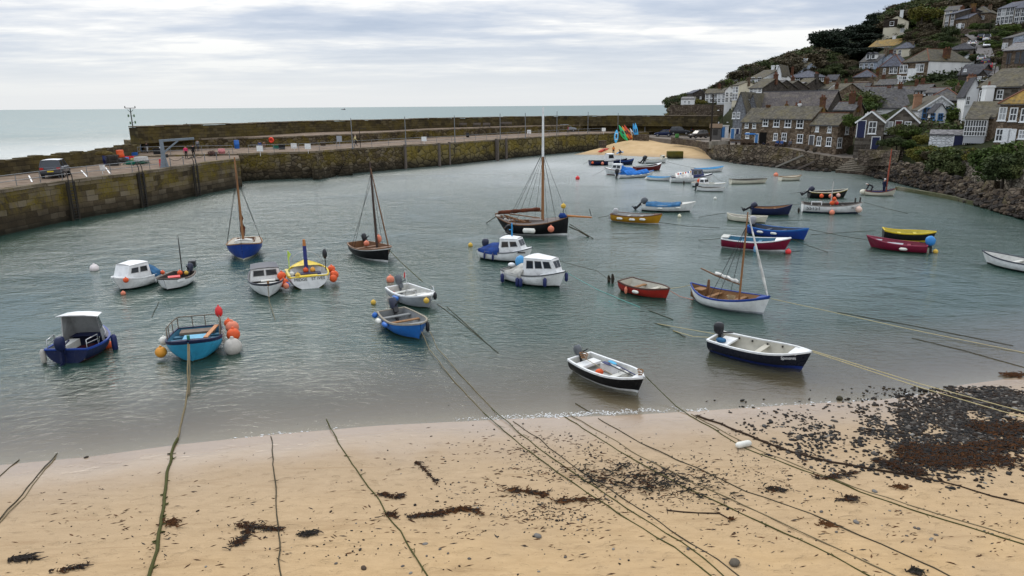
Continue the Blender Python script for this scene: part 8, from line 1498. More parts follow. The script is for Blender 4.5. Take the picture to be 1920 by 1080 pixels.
# ================================================================ KAYAKS AND PIER CLUTTER
def kayak(a, b, w, m, label, stripes=None, th=0.3, tilt=0.0, name='kayak'):
 d = b-a; ln = d.length; x = d.normalized(); y = x.cross(Vector((0, -1, 0.15))).normalized(); z = x.cross(y); mb = MB(); rings = []; n = 15
 for i in range(n+1):
  f = i/n; s = max(0.05, (1-abs(2*f-1)**2.4)); rings.append([a+d*f+y*(w/2*s*math.cos(t))+z*(th/2*s**0.6*math.sin(t)) for t in [2*math.pi*k/10 for k in range(10)]])
 mb.loft(rings, True, 0, True)
 if stripes:
  for i in (4, 6, 8, 10): q = a+d*(i/n); mb.add([q+y*w*.3-z*th*.52, q+y*-.3*w-z*th*.52, q-y*w*.3-z*th*.52+d*.05, q+y*.3*w-z*th*.52+d*.05, q+y*w*.3+z*th*.52, q-y*.3*w+z*th*.52, q-y*w*.3+z*th*.52+d*.05, q+y*.3*w+z*th*.52+d*.05], [(0, 1, 2, 3), (4, 5, 6, 7)], 1)
 o = empty(name, a, 0, label, 'kayak'); mb.v = [tuple(Vector(v)-a) for v in mb.v]; mb.build('hull', [m, stripes or m], o)
 m2 = MB(); m2.v = []; q = a+d*0.52-a
 for sg in (-1, 1): m2.ell(q+z*sg*th*.47, (w*.22, w*.22, 0.5), 0, 8, 6, mat=Matrix((y, z, x)).transposed())
 m2.build('seat_well', INDK, o)
KC = {'sky': plain((0.06, 0.42, 0.75), 0.35), 'green': plain((0.02, 0.40, 0.16), 0.35), 'lime': plain((0.03, 0.55, 0.14), 0.35), 'orange': plain((0.75, 0.22, 0.02), 0.35), 'red': plain((0.55, 0.05, 0.02), 0.35), 'amber': plain((0.65, 0.25, 0.03), 0.35), 'white': plain((0.6, 0.6, 0.58), 0.4), 'blue': plain((0.03, 0.30, 0.62), 0.35)}
for (bx, by), (tx, ty), m, lab, w in (((1154.5, 269), (1156.5, 243), 'sky', 'sky blue patterned board standing alone at the left of the kayaks', 0.75), ((1176, 264), (1160, 234), 'green', 'tall green kayak leaning left in the row', 0.6), ((1177, 264), (1162, 247), 'lime', 'short bright green kayak at the front of the row', 0.6), ((1181, 262), (1166, 236), 'orange', 'orange kayak next to the tall green one', 0.55), ((1184, 262), (1170, 234), 'red', 'red orange kayak in the middle of the row', 0.55), ((1187, 262), (1175, 240), 'amber', 'amber kayak right of the red orange one', 0.5), ((1192, 262), (1181, 240), 'white', 'white kayak leaning between amber and blue', 0.45), ((1193.5, 262), (1187, 231), 'blue', 'left one of the two upright blue kayaks', 0.5), ((1196, 261.5), (1191, 230), 'sky', 'right one of the two upright blue kayaks', 0.5)):
 a = P(bx, by, 2.3 if bx > 1160 else 1.9); zt = zat(a, ty); kk = ray(tx, ty); t_ = (a.y+0.9)/kk.y; b = CAM+kk*t_; kayak(a, b, w*1.3, KC[m], lab, KC['white'] if 'patterned' in lab else None)
a, b = P(1120.5, 286, 0.45), P(1142, 279.5, 0.85); kayak(a+Vector((0, 0, .12)), b+Vector((0, 0, .12)), 0.62, KC['red'], 'dark red kayak lying on the sand by the far pier', None, 0.34)
a, b = P(1155, 289.5, 0.1), P(1166, 287, 0.3); kayak(a+Vector((0, 0, .15)), b+Vector((0.6, 0, .15)), 0.6, KC['blue'], 'blue kayak on the sand beside the crouching person', None, 0.34)
def drum(px, py, z, m, label, r=0.3, h=0.9, cat='drum', name='drum'): mb = MB(); mb.tube([(0, 0, 0), (0, 0, h*.04), (0, 0, h*.33), (0, 0, h*.35), (0, 0, h*.64), (0, 0, h*.66), (0, 0, h*.96), (0, 0, h)], [r*.96, r, r, r*1.05, r*1.05, r, r, r*.95], 14, 0, True); tag(mb.build(name, m, None, P(px, py, z)), label, cat)
def crate(px, py, z, m, label, s=(0.8, 0.55, 0.4), rz=0.3):
 mb = MB(); x, y, h = s[0]/2, s[1]/2, s[2]; lo = [(-x*.9, -y*.9, 0), (x*.9, -y*.9, 0), (x*.9, y*.9, 0), (-x*.9, y*.9, 0)]; hi = [(-x, -y, h), (x, -y, h), (x, y, h), (-x, y, h)]; t = 0.05; hin = [(-x+t, -y+t, h), (x-t, -y+t, h), (x-t, y-t, h), (-x+t, y-t, h)]; lin = [(a*.93, b*.93, 0.05) for a, b, c in lo]
 mb.add(lo+hi+hin+lin, [(0, 3, 2, 1)]+[(i, (i+1) % 4, 4+(i+1) % 4, 4+i) for i in range(4)]+[(4+i, 4+(i+1) % 4, 8+(i+1) % 4, 8+i) for i in range(4)]+[(8+i, 8+(i+1) % 4, 12+(i+1) % 4, 12+i) for i in range(4)]+[(12, 13, 14, 15)]); mb.box((0, 0, h-.06), (s[0]+.04, s[1]+.04, .05)) if False else None
 tag(mb.build('crate', m, None, P(px, py, z), rz), label, 'crate')
def heap(px, py, z, m, label, s=(0.7, 0.6, 0.5), n=60, cat='net', name='net_heap'):
 mb = MB(); mb.ell((0, 0, s[2]*.35), (s[0]*.8, s[1]*.8, s[2]*.6), 0, 9, 6, jit=0.15)
 for _ in range(n):
  a, b = random.uniform(0, 6.3), random.uniform(0, 1); q = Vector((s[0]*b*math.cos(a), s[1]*b*math.sin(a), s[2]*(1-b*b)*random.uniform(.7, 1.1))); mb.tube([q, q+Vector((random.gauss(0, .2), random.gauss(0, .2), random.gauss(0, .06))), q+Vector((random.gauss(0, .3), random.gauss(0, .3), -.1))], 0.02, 4)
 tag(mb.build(name, m, None, P(px, py, z)), label, cat)
drum(201, 309, ZN, NVBUOY, 'navy blue drum at the left of the fishing gear on the near pier', 0.38, 1.15)
for px, py, lab, h in ((209, 310, 'left stack of black lobster pots on the near pier', 3), (216, 310.5, 'right stack of black lobster pots on the near pier', 3)):
 o = empty('lobster_pots', P(px, py, ZN), 0.2, lab, 'lobster pots')
 for k in range(h):
  mb = MB()
  for a in range(9): th = math.pi*a/8; mb.tube([(-.45, .35*math.cos(th), .42*k+.38*math.sin(th)), (.45, .35*math.cos(th), .42*k+.38*math.sin(th))], 0.03, 4)
  for x in (-.45, -.2, .05, .3, .45): mb.tube([(x, .35*math.cos(math.pi*a/8), .42*k+.38*math.sin(math.pi*a/8)) for a in range(9)], 0.03, 4)
  mb.box((0, 0, .42*k+.18), (.7, .45, .26)); mb.build('pot', INDK, o)
drum(227, 301, ZN+0.1, ORANGE, 'orange drum on top of the gear pile', 0.42, 1.3); crate(243, 300.5, ZN+.1, RBUOY, 'red plastic crate right of the orange drum', (1.1, .7, .5)); crate(250, 303, ZN+.05, plain((0.5, 0.05, 0.04), .5), 'long red tray below the red crate', (1.3, .6, .3), -.2); drum(238, 304, ZN, BBUOY, 'bright blue small drum under the red crate', 0.28, 0.6); crate(250, 294, ZN, BBUOY, 'royal blue fish crate behind the red ones', (1.2, .8, .6)); heap(245, 308.5, ZN, plain((0.02, 0.16, 0.11), .9), 'green net heap on the near pier', (0.7, .5, .45)); crate(254, 307.5, ZN, plain((0.5, 0.42, 0.2), .6), 'straw yellow box beside the green net', (.8, .6, .7)); drum(266, 307.5, ZN, plain((0.36, 0.35, 0.33), .8), 'grey woven bulk bag right of the gear pile', 0.75, 0.85, 'bag', 'bulk_bag'); heap(196, 290, ZN+1.5, plain((0.12, 0.09, 0.03), .9), 'brown net draped over the sea wall', (1.2, .5, .4)); heap(232, 305, ZN, INDK, 'black net heap between the drums', (.9, .6, .6)); heap(266, 307, ZN+.75, plain((0.03, 0.07, 0.05), .9), 'dark rope coils inside the grey bag', (.5, .5, .25), 30, 'rope', 'rope_heap')
drum(444.5, 278.5, ZF, BBUOY, 'tall blue drum against the terrace wall', 0.38, 1.3); drum(416, 288.5, ZF, plain((0.5, 0.2, 0.2), .6), 'faded red tub near the pier end', 0.45, 0.7); crate(297, 289, ZF, BLK, 'black bin bag coloured box at the pier tip', (1.2, .8, .8)); crate(304, 287.5, ZF, WHITE, 'white polystyrene box at the pier tip', (.5, .5, .9)); heap(398, 290, ZF, plain((0.1, 0.06, 0.05), .9), 'brown net heap on the pier end', (.7, .5, .5)); crate(519, 279, ZF, plain((0.02, 0.13, 0.09), .6), 'green box against the pier railing', (1.2, .6, .5)); crate(529, 280, ZF, BLK, 'black box beside the green box', (1.0, .6, .7)); drum(606, 273, ZF, M_RW, 'round grey stone bollard at the head of the pier steps', 0.42, 0.8, 'bollard', 'stone_bollard'); drum(877, 257.5, ZF, BLK, 'black litter bin on the far pier', 0.32, 0.9, 'bin', 'litter_bin'); drum(1269, 261, 2.95, plain((0.05, 0.16, 0.04), .6), 'green litter bin by the low stone wall', 0.4, 1.1, 'bin', 'litter_bin'); drum(1636, 278.5, 3.3, plain((0.02, 0.10, 0.05), .5), 'green wheeled bin beside the lower navy door', 0.35, 1.05, 'bin', 'wheeled_bin')
o = empty('dark_window', P(486, 265, 4.6), 0); bpy.data.objects.remove(o)
drum(302.5, 313.5, ZN, RBUOY, 'small red fire bucket stand beside the davit', 0.16, 0.9, 'stand', 'bucket_stand')
# gantry frame on the far pier
o = empty('steel_frame', P(676, 277, ZF), 0.1, 'dark steel goal shaped frame on the far pier', 'frame'); mb = MB(); mb.tube([(0, 0, 0), (0, 0, 2.9), (1.0, 0, 2.9)], 0.05, 6); mb.build('frame_post', IRON, o)
p = P(1915, 300, 4.0); o = empty('white_post', P(1918, 318, 3.2), 0.2, 'white square gate post cut by the right edge', 'post'); mb = MB(); hh = zat(o.location, 264)-3.2; mb.box((0.35, 0, hh/2-.5), (0.55, 0.55, hh+1)); mb.build('shaft', W_WHITE, o); mb = MB(); mb.box((0.35, 0, hh+.06), (0.72, 0.72, 0.12)); mb.ell((0.35, 0, hh+.3), .22, 0, 10, 7); mb.build('cap', CONC, o)
# ================================================================ ROPES, WRACK AND STONES ON THE BEACH
GROPE = plain((0.06, 0.062, 0.02), 0.9); DROPE = plain((0.055, 0.048, 0.03), 0.9); BROPE = plain((0.16, 0.13, 0.075), 0.9); YROPE = plain((0.50, 0.42, 0.22), 0.8); CHAIN = plain((0.035, 0.022, 0.014), 0.9); TROPE = plain((0.16, 0.42, 0.38), 0.7)
def rope(pts, r, m, label, sag=0.0, jit=0.02, group=None, weed=0):
 """pts: (px, py) on the beach or water, or (px, py, z)"""
 q = [PB(a[0], a[1], r*0.6) if len(a) == 2 else P(*a) for a in pts]; out = []; n = 0
 for a, b in zip(q, q[1:]):
  k = max(2, int((b-a).length/0.35))
  for i in range(k):
   f = i/k; v = a.lerp(b, f); n += 1
   if jit: v += Vector((mnoise.noise((v.x*1.3, v.y*1.3, 9))*jit*3, mnoise.noise((v.x*1.3, v.y*1.3, 2))*jit*3, 0))
   if sag: v.z -= sag*4*f*(1-f)
   elif len(pts[0]) == 2 and v.y < 30: v.z = max(v.z, (beach_z(v.x, v.y) if beach_z(v.x, v.y) > 0 else 0.0)+r*0.5)
   out.append(v)
 out.append(q[-1]); mb = MB(); o0 = out[0].copy(); mb.tube([v-o0 for v in out], [r*(1+0.25*mnoise.noise((i*0.8, 0, 0))) for i in range(len(out))], 6)
 for _ in range(weed): v = random.choice(out)-o0; mb.tube([v, v+Vector((random.gauss(0, .06), random.gauss(0, .05), .01)), v+Vector((random.gauss(0, .12), random.gauss(0, .1), -.01))], [r*.7, r*.5, r*.2], 4)
 return tag(mb.build('mooring_rope', m, None, o0), label, 'rope', group)
W0 = 0.015
rope([(278, 1085), (293, 1030), (303, 970), (312, 905), (322, 850), (333, 822)], 0.04, GROPE, 'thick weedy green rope running up the sand from the turquoise boat', weed=16)
rope([(333, 822, W0), (343, 780, W0), (350, 745, W0), (352, 715, 0.25), (352.5, 645, 0.95)], 0.03, BROPE, 'double mooring rope from the bow of the turquoise boat into the water', jit=0.01)
rope([(354, 740, W0), (356, 700, 0.35), (355, 646, 0.95)], 0.022, BROPE, 'second thinner line at the bow of the turquoise boat', jit=0.0)
rope([(-10, 985), (40, 928), (72, 888), (107, 850)], 0.017, DROPE, 'thin dark rope at the far left of the sand')
rope([(-10, 990), (45, 932), (76, 890), (104, 858)], 0.014, BROPE, 'thinner line beside the rope at the far left')
rope([(-10, 903), (18, 876), (36, 862)], 0.015, DROPE, 'short end of rope entering at the left edge')
rope([(508, 818), (514, 880), (519, 935), (522, 985), (528, 1085)], 0.015, DROPE, 'straight dark rope on the sand left of centre', weed=3)
rope([(612, 786), (640, 838), (668, 880), (700, 925), (726, 965), (760, 1015), (805, 1085)], 0.017, GROPE, 'dark green rope slanting across the sand left of centre', weed=7)
for i, (dx, dy, lab) in enumerate(((0, 0, 'left one of the long pair of ropes from the bright blue boat'), (16, -8, 'right one of the long pair of ropes from the bright blue boat'))):
 rope([(790+dx, 622, 0.5), (806+dx, 655, 0.1), (850+dx, 713+dy, W0), (905+dx, 772+dy)], 0.016, BROPE, lab+', its floating end', jit=0.01)
 rope([(905+dx, 772+dy), (985+dx, 842+dy), (1085+dx, 912+dy), (1180+dx, 975+dy), (1262+dx, 1024+dy), (1340+dx*1.4, 1085)], 0.015, GROPE, lab, weed=7)
rope([(960, 790), (1010, 822), (1080, 878), (1180, 942), (1300, 1022), (1392, 1085)], 0.014, DROPE, 'thin dark line right of the long rope pair')
rope([(1058, 780), (1120, 820), (1190, 862), (1280, 912), (1390, 962), (1500, 1012), (1640, 1085)], 0.015, GROPE, 'long dark rope crossing the weedy sand in the middle', weed=7)
rope([(1066, 776), (1130, 812), (1200, 855), (1300, 905), (1420, 958), (1560, 1025), (1690, 1085)], 0.014, BROPE, 'thin pale line beside the long middle rope')
rope([(1078, 756, W0), (1110, 775, W0)], 0.014, DROPE, 'short rope end in the shallows')
rope([(1120, 784), (1200, 830), (1290, 870), (1400, 922), (1520, 962), (1650, 1020), (1790, 1085)], 0.015, DROPE, 'thin rope slanting over the sand to the lower right')
rope([(1211, 706, 0.5), (1240, 735, 0.25), (1268, 762, 0.05), (1292, 778)], 0.016, GROPE, 'bow line of the black dinghy dropping to the water edge', jit=0.0)
rope([(1292, 778), (1340, 806), (1400, 842), (1480, 872), (1560, 900), (1640, 932), (1740, 966), (1925, 1022)], 0.017, GROPE, 'long olive rope running to the right edge', weed=5)
rope([(1296, 776), (1350, 806), (1420, 843), (1510, 878), (1600, 913), (1700, 946), (1925, 1014)], 0.014, BROPE, 'thin pale line along the long olive rope')
rope([(1308, 780), (1350, 795), (1420, 824), (1480, 846), (1560, 866), (1620, 876), (1690, 888), (1745, 900)], 0.032, CHAIN, 'weed covered black chain lying across the sand', weed=90, jit=0.03)
rope([(1745, 898), (1800, 912), (1860, 930), (1925, 945)], 0.02, CHAIN, 'bare end of the black chain', weed=10)
rope([(1250, 958), (1310, 962), (1350, 963), (1372, 975)], 0.018, CHAIN, 'brown kelp stalk lying on the sand', weed=4)
for k, (a, b) in enumerate((((1522, 657, 0.78), (1930, 775, 0.62)), ((1524, 660, 0.76), (1930, 786, 0.62)))): rope([a, ((a[0]+b[0])/2, (a[1]+b[1])/2+4, 0.45), b], 0.014, YROPE, ('upper', 'lower')[k]+' one of the two taut pale ropes from the navy named boat', jit=0)
rope([(1340, 626, 0.6), (1300, 619, 0.2), (1233, 607, W0)], 0.012, YROPE, 'upper stern line of the navy named boat', jit=0); rope([(1340, 633, 0.55), (1300, 631, 0.2), (1262, 620, W0)], 0.012, YROPE, 'lower stern line of the navy named boat', jit=0)
rope([(1228, 606, W0), (1256, 614, W0)], 0.015, DROPE, 'dark floating rope left of the stern line', jit=0.01); rope([(1262, 619, W0), (1285, 632, W0)], 0.017, DROPE, 'short dark floating rope near the stern line', jit=0.01); rope([(1216, 582, W0), (1262, 599, W0)], 0.016, DROPE, 'dark line floating above the stern lines', jit=0.01)
rope([(729, 468, 0.9), (750, 490, 0.55), (770, 508, 0.4), (792, 528, 0.8)], 0.022, GROPE, 'sagging dark rope from the small lugger to the grey dinghy', jit=0)
rope([(502, 538, 0.7), (505, 565, 0.2), (516, 600, W0)], 0.014, BROPE, 'bow line of the dark roofed cuddy boat', jit=0)
rope([(1446, 560, 0.8), (1560, 585, 0.35), (1700, 616, 0.1), (1925, 662, W0)], 0.013, YROPE, 'long thin yellow line from the white double ended boat', jit=0)
rope([(1256, 541, 0.6), (1280, 538, 0.45), (1296, 534, 0.8)], 0.013, YROPE, 'yellow line between the red boat and the white double ender', jit=0); rope([(1256, 545, 0.3), (1275, 556, 0.05), (1300, 562, W0)], 0.013, PINKO, 'pinkish line from the bow of the red boat', jit=0)
rope([(1060, 510, 0.6), (1120, 543, W0), (1200, 576, W0)], 0.013, TROPE, 'thin turquoise line trailing from the four windowed cabin boat', jit=0.01); rope([(1050, 490, 0.8), (1120, 508, 0.3), (1144, 526, 0.3)], 0.013, DROPE, 'dark line to the upright mooring marker', jit=0)
rope([(1067, 425, 0.8), (1085, 433, 0.3), (1104, 444, W0)], 0.05, DROPE, 'thick black mooring warp at the bow of the large lugger', jit=0); rope([(1068, 420, 0.9), (1095, 437, 0.2), (1112, 447, W0)], 0.03, DROPE, 'thinner warp at the bow of the large lugger', jit=0); rope([(932, 405, 1.2), (912, 418, W0)], 0.03, DROPE, 'stern line of the large lugger', jit=0)
for i, (a, b, lab) in enumerate((((1150, 401, 0.6), (1122, 408, W0), 'stern line of the mustard boat'), ((1356, 446, 0.6), (1310, 450, W0), 'stern line of the maroon boat with white trim'), ((1484, 448, 0.7), (1553, 473, W0), 'bow line of the maroon boat with white trim'), ((1517, 430, 0.8), (1640, 452, 0.3), 'long line from the mid blue boat to the dark red boat'), ((1486, 384, 0.8), (1505, 381, 0.8), 'line between the navy boat and the numbered boat'), ((1619, 379, 0.9), (1702, 400, W0), 'bow line of the numbered white boat'), ((1517, 357, 0.6), (1482, 362, W0), 'stern line of the black boat with buoys'), ((1106, 300, 0.7), (1093, 308, W0), 'mooring line of the dark work boat'), ((1136, 316, 0.7), (1110, 330, W0), 'mooring line of the white boat with blue canopy'), ((1250, 303, 0.8), (1305, 315, 0.5), 'thin line across to the sky blue trimmed boat'), ((1336, 328, 0.9), (1353, 340, 0.4), 'spar like line from the patterned canvas boat'))): rope([a, ((a[0]+b[0])/2, (a[1]+b[1])/2+1.2, (a[2]+b[2])/2*0.8), b], 0.018, DROPE, lab, jit=0)
for pts, lab in (([(1230, 416, W0), (1290, 424, W0), (1350, 427, W0)], 'faint floating line below the mustard boat'), ([(1310, 407, W0), (1360, 399, W0)], 'faint floating line left of the cream double ender'), ([(1520, 440, W0), (1640, 432, W0)], 'floating line between the blue and yellow boats'), ([(1440, 480, W0), (1500, 470, W0)], 'floating line below the maroon boat'), ([(1400, 415, W0), (1520, 412, W0)], 'floating line above the mid blue boat'), ([(1710, 634, W0), (1800, 655, W0), (1925, 690, W0)], 'dark line in the water at the right edge'), ([(1570, 585, W0), (1720, 612, W0), (1900, 648, W0)], 'floating line right of the double ender'), ([(820, 570, W0), (850, 592, W0), (935, 662, W0)], 'dark thin line in the water right of the bright blue boat'), ([(838, 575, W0), (905, 636, W0)], 'second faint line right of the bright blue boat'), ([(284, 595, W0), (298, 566, W0)], 'faint line below the small black topped boat')): rope(pts, 0.013, DROPE, lab, jit=0.01)
# white fender washed up on the sand
p = PB(1394, 833, 0.09); mb = MB(); mb.loft([[Vector((z, rr*math.cos(a), rr*math.sin(a))) for a in [2*math.pi*k/12 for k in range(12)]] for z, rr in ((-.26, .03), (-.24, .07), (-.18, .095), (.18, .095), (.24, .07), (.27, .03))], True, 0, True); tag(mb.build('fender', WBUOY, None, p, 0.35), 'white fender lying on the sand among the ropes', 'fender')
WEED = [plain((0.020, 0.013, 0.008), 0.55), plain((0.055, 0.024, 0.010), 0.6), plain((0.10, 0.042, 0.014), 0.6), plain((0.024, 0.024, 0.018), 0.6)]
def strands(mb, c, n, spread, ln, mi, flat=0.02, rise=0.05):
 for _ in range(n):
  q = c+Vector((random.gauss(0, spread[0]), random.gauss(0, spread[1]), 0)); q.z = max(beach_z(q.x, q.y), 0)+random.uniform(0.0, rise); a = random.gauss(0.1, 0.8); l = ln*random.uniform(.4, 1.3); d = Vector((math.cos(a), math.sin(a)*.7, 0)); sdv = Vector((-d.y, d.x, 0)); w = flat*random.uniform(.5, 1.4)
  k1 = q+d*l*.5+sdv*random.gauss(0, .12)*l; k2 = q+d*l+sdv*random.gauss(0, .3)*l
  for k in (k1, k2): k.z = max(beach_z(k.x, k.y), 0)+random.uniform(0.004, rise)
  m = random.choice(mi); mb.add([q-sdv*w*.5, q+sdv*w*.5, k1+sdv*w, k1-sdv*w, k2+sdv*w*.3, k2-sdv*w*.3, q+Vector((0, 0, w*.9)), k1+Vector((0, 0, w*1.2)), k2+Vector((0, 0, w*.4))], [(0, 6, 7, 3), (6, 1, 2, 7), (3, 7, 8, 5), (7, 2, 4, 8)], m)
def clump(path, n, ln, sp, label, mi=(0, 1), rise=0.06, flat=0.02, kind=None):
 mb = MB(); pts = [PB(*q) for q in path]; tot = max(1, len(pts)-1)
 for i in range(n):
  if len(pts) == 1: c = pts[0]
  else: k = random.randrange(tot); c = pts[k].lerp(pts[k+1], random.random())
  q_ = random.choice((.4, .8, 1, 2.4)); strands(mb, c, 3, (sp*q_, sp*.7*q_), ln*random.choice((.6, 1, 1.5)), mi, flat, rise)
 o0 = pts[0]; mb.v = [tuple(Vector(v)-o0) for v in mb.v]; o = mb.build('seaweed', WEED, None, o0)
 if kind: o['kind'] = 'stuff'
 else: tag(o, label, 'seaweed')
clump([(440, 985), (470, 990), (445, 1015), (440, 1025)], 60, .16, .07, 'forked dark seaweed clump left of the straight rope'); clump([(470, 990), (500, 993), (525, 995)], 26, .13, .03, 'thin arm of dark seaweed reaching the straight rope'); clump([(568, 1003), (585, 1002)], 26, .13, .06, 'small dark seaweed clump right of the straight rope', (0, 3)); clump([(315, 978), (318, 985)], 30, .12, .06, 'brown seaweed tuft caught on the thick green rope', (1, 2)); clump([(708, 928), (740, 934), (750, 930)], 30, .13, .04, 'dark seaweed strip beside the slanting green rope'); clump([(722, 965), (735, 966)], 22, .12, .05, 'knot of weed on the slanting green rope', (0, 1)); clump([(765, 970), (800, 967), (818, 964)], 50, .16, .04, 'left half of the long wavy seaweed strip', (0, 1)); clump([(818, 964), (850, 957), (880, 957), (910, 970)], 55, .16, .04, 'right half of the long wavy seaweed strip with orange tips', (0, 1, 2)); clump([(780, 868), (800, 888), (818, 910)], 34, .10, .02, 'straight narrow strip of weed pointing at the rope', (0, 1)); clump([(945, 918), (985, 922), (1020, 930)], 50, .14, .05, 'reddish brown seaweed streak in the middle of the sand', (0, 1, 2)); clump([(1040, 942), (1080, 938), (1110, 940)], 40, .13, .05, 'second reddish seaweed streak near the rope pair', (0, 1, 2)); clump([(1440, 918), (1460, 920)], 34, .13, .07, 'olive brown clump under the thin rope at right', (0, 3, 1)); clump([(1530, 898), (1565, 895), (1600, 888)], 44, .14, .05, 'dark streak of weed crossing the olive rope', (0, 1)); clump([(1565, 938), (1600, 940), (1585, 932)], 26, .13, .05, 'brown tuft of weed at the right of the sand', (0, 1)); clump([(1680, 912), (1690, 918)], 22, .12, .05, 'small rusty tuft of weed below the chain', (1, 2)); clump([(1540, 982), (1560, 986)], 18, .12, .08, 'pale straw coloured tuft on the lower sand', (2,), .03); clump([(90, 1075), (130, 1068), (165, 1058)], 16, .16, .015, 'long brown stalk at the lower left corner', (0, 1)); clump([(15, 1050), (60, 1048)], 40, .2, .012, 'thin dark stick at the lower left', (0,)); clump([(1370, 975)], 14, .07, .04, 'orange brown holdfast at the end of the kelp stalk', (1, 2)); clump([(1700, 1072), (1725, 1075)], 22, .12, .06, 'dark weed cut by the bottom edge', (0, 3), .06, .03)
# thick wrack over the stony patch at the right
mb = MB()
for path, n, sp, mi in (([(1690, 850), (1750, 868), (1800, 866), (1880, 862)], 420, .26, (0, 0, 1, 1, 2)), ([(1705, 842), (1770, 845), (1850, 838), (1920, 832)], 360, .2, (0, 0, 1, 2)), ([(1830, 800), (1870, 812), (1925, 800)], 300, .24, (0, 0, 1, 2)), ([(1650, 868), (1720, 890)], 120, .14, (0, 1)), ([(1880, 705), (1910, 704)], 40, .12, (1, 2)), ([(1230, 895), (1340, 925)], 40, .5, (0, 3)), ([(1120, 885), (1230, 920)], 60, .5, (0, 1, 3))):
 pts = [PB(*q) for q in path]
 for _ in range(n): k = random.randrange(len(pts)-1); strands(mb, pts[k].lerp(pts[k+1], random.random()), 3, (sp, sp*.8), .22, mi, .022, .09)
mb.build('seaweed_wrack', WEED, kind='stuff')
# pebbles and wrack flecks
ST = [plain((0.014, 0.013, 0.012), 0.6), plain((0.032, 0.028, 0.024), 0.6), plain((0.08, 0.072, 0.062), 0.7), plain((0.024, 0.015, 0.009), 0.6), plain((0.20, 0.19, 0.17), 0.8)]
def pebbles(name, spec, seed):
 rnd = random.Random(seed); mb = MB()
 for cx, cy, sx, sy, n, s0, s1, rot in spec:
  for _ in range(n):
   a, b = rnd.gauss(0, 1), rnd.gauss(0, 1); px = cx+a*sx*math.cos(rot)-b*sy*math.sin(rot); py = cy+a*sx*math.sin(rot)+b*sy*math.cos(rot)
   if px > 2400 or py < 725 or py > 1090: continue
   if mnoise.noise((px*0.018, py*0.03, 3)) < (-0.3 if px > 1680 else -0.1) and rnd.random() < 0.85: continue
   p = PB(px, py); s = rnd.uniform(s0, s1)*(1.6 if rnd.random() < .06 else 1); q = Matrix.Rotation(rnd.uniform(0, 6.3), 3, 'Z')
   mb.ell(p+Vector((0, 0, s*.22)), (s*rnd.uniform(1, 1.9), s, s*rnd.uniform(.4, .75)), rnd.choice((0, 0, 0, 1, 1, 2, 3, 3) if rnd.random() < .97 else (4,)), 6, 3, mat=q, sm=True, jit=.2)
 return mb.build(name, ST, kind='stuff')
pebbles('shingle', [(1770, 800, 95, 34, 5000, .018, .055, .05), (1850, 770, 70, 30, 3200, .02, .06, .0), (1900, 745, 60, 12, 1900, .022, .065, -.05), (1560, 815, 90, 16, 420, .02, .05, .25), (1640, 855, 110, 14, 700, .02, .055, .22), (1470, 840, 70, 10, 300, .015, .045, .4), (2080, 800, 110, 45, 1300, .03, .09, 0)], 1)
pebbles('wrack_flecks', [(1120, 880, 95, 30, 420, .007, .028, .18), (1250, 905, 90, 26, 360, .007, .026, .22), (1010, 845, 70, 24, 260, .006, .022, .1), (960, 950, 90, 25, 260, .006, .022, 0), (1050, 960, 50, 22, 220, .007, .026, 0), (1400, 880, 80, 25, 320, .006, .026, .3), (1550, 790, 70, 14, 130, .012, .04, .0), (860, 880, 60, 30, 60, .008, .03, 0), (700, 1000, 120, 45, 80, .006, .025, 0), (1300, 1000, 250, 50, 130, .005, .022, 0), (250, 1000, 150, 50, 120, .004, .018, 0), (480, 900, 180, 60, 90, .004, .016, 0), (1650, 960, 150, 50, 120, .006, .026, 0), (600, 1020, 100, 25, 80, .006, .022, 0)], 2)
mb = MB(); rnd = random.Random(9)
CL = [(1120, 880, 100, 28), (1240, 905, 80, 22), (1000, 850, 60, 20), (980, 945, 80, 22), (1420, 880, 90, 22), (860, 885, 70, 30)]
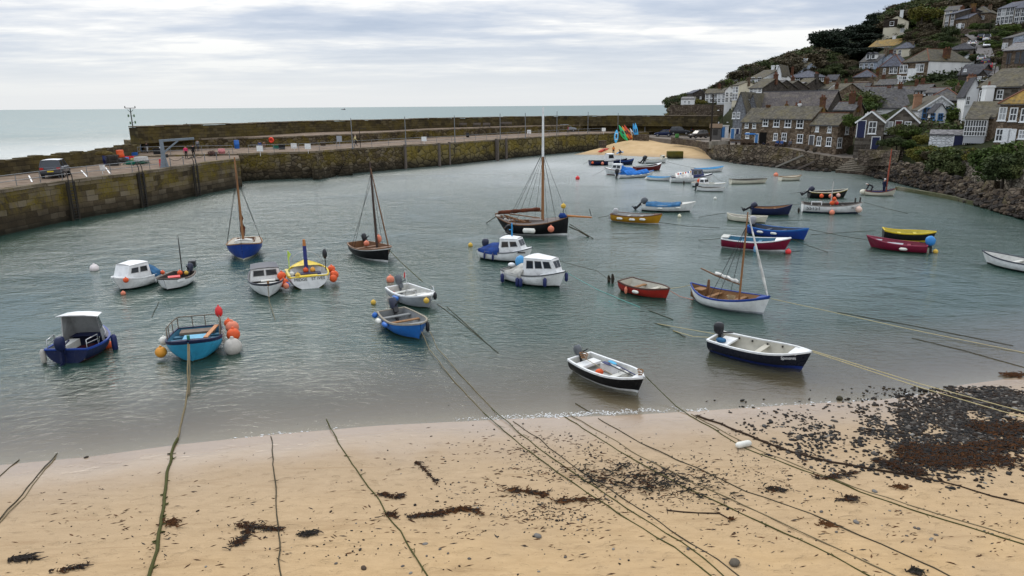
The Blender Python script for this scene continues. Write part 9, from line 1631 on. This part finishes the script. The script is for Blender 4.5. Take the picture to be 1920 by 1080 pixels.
for i in range(2600):
 if i < 1000: px = rnd.uniform(0, 1920); py = rnd.gauss(985, 45); py = py if py > 870 else 990
 else: c = rnd.choice(CL[:4] if i < 2200 else CL); px, py = rnd.gauss(c[0], c[2]), rnd.gauss(c[1], c[3])
 if py < 800 or py > 1085: continue
 p = PB(px, py); c = mnoise.noise((px*.012, py*.04, 1))
 if c < -0.05: continue
 a = rnd.gauss(.15, .5); l = rnd.uniform(.025, .11); d = Vector((math.cos(a), math.sin(a), 0))*l; sdv = Vector((-d.y, d.x, 0))*rnd.uniform(.08, .25); p.z += .006; mb.add([p-d, p-sdv, p+d*.9, p+sdv, p+Vector((0, 0, .012))], [(0, 1, 4), (1, 2, 4), (2, 3, 4), (3, 0, 4)], rnd.choice((0, 1, 1, 2)))
mb.build('weed_scraps', WEED, kind='stuff')
def stone1(px, py, s, label, m=None, group=None, fl=.6):
 mb = MB(); mb.ell((0, 0, s*fl*.5), (s*1.4, s, s*fl), 0, 10, 7, jit=.1); tag(mb.build('stone', m or plain((0.16, 0.15, 0.135), .85), None, PB(px, py), random.uniform(0, 3)), label, 'stone', group)
stone1(1377, 1057, .105, 'large brown grey stone at the bottom of the sand', plain((0.10, 0.085, 0.065), .85)); stone1(1008, 1006, .07, 'angular grey stone on the lower sand'); stone1(682, 1066, .055, 'dark rounded stone near the bottom of the slanting rope', plain((0.07, 0.05, 0.035), .8)); stone1(797, 1020, .05, 'flat pale grey stone right of the slanting rope', fl=.3); stone1(1433, 800, .075, 'black stone on the wet sand at the right', plain((0.02, 0.02, 0.02), .5)); stone1(162, 858, .05, 'dark stone at the water edge on the left', plain((0.04, 0.032, 0.025), .6)); stone1(1574, 748, .11, 'weedy rock sitting in the shallows', plain((0.04, 0.036, 0.02), .7)); stone1(1640, 760, .08, 'dark rock at the water edge', plain((0.03, 0.025, 0.02), .6)); stone1(1605, 980, .06, 'grey stone below the rusty tuft'); stone1(1640, 922, .06, 'pair of pale stones by the olive rope', fl=.5)
for px, py in ((800, 1043), (825, 1030), (840, 1038), (880, 1048), (1010, 1072), (1060, 1045), (1240, 1012), (1290, 1030), (1568, 998), (1700, 1005), (1715, 990), (1722, 992), (1745, 1012), (1755, 1004), (1668, 958), (1688, 958), (755, 1062), (770, 1075), (1150, 1030), (880, 965), (868, 955), (1540, 960), (630, 1057), (120, 1067), (386, 1063)):
 stone1(px, py, random.uniform(.02, .04), 'small loose stone on the dry lower sand', random.choice((plain((0.10, 0.09, 0.08), .8), plain((0.20, 0.19, 0.17), .85))), 'small loose stones on the dry sand')
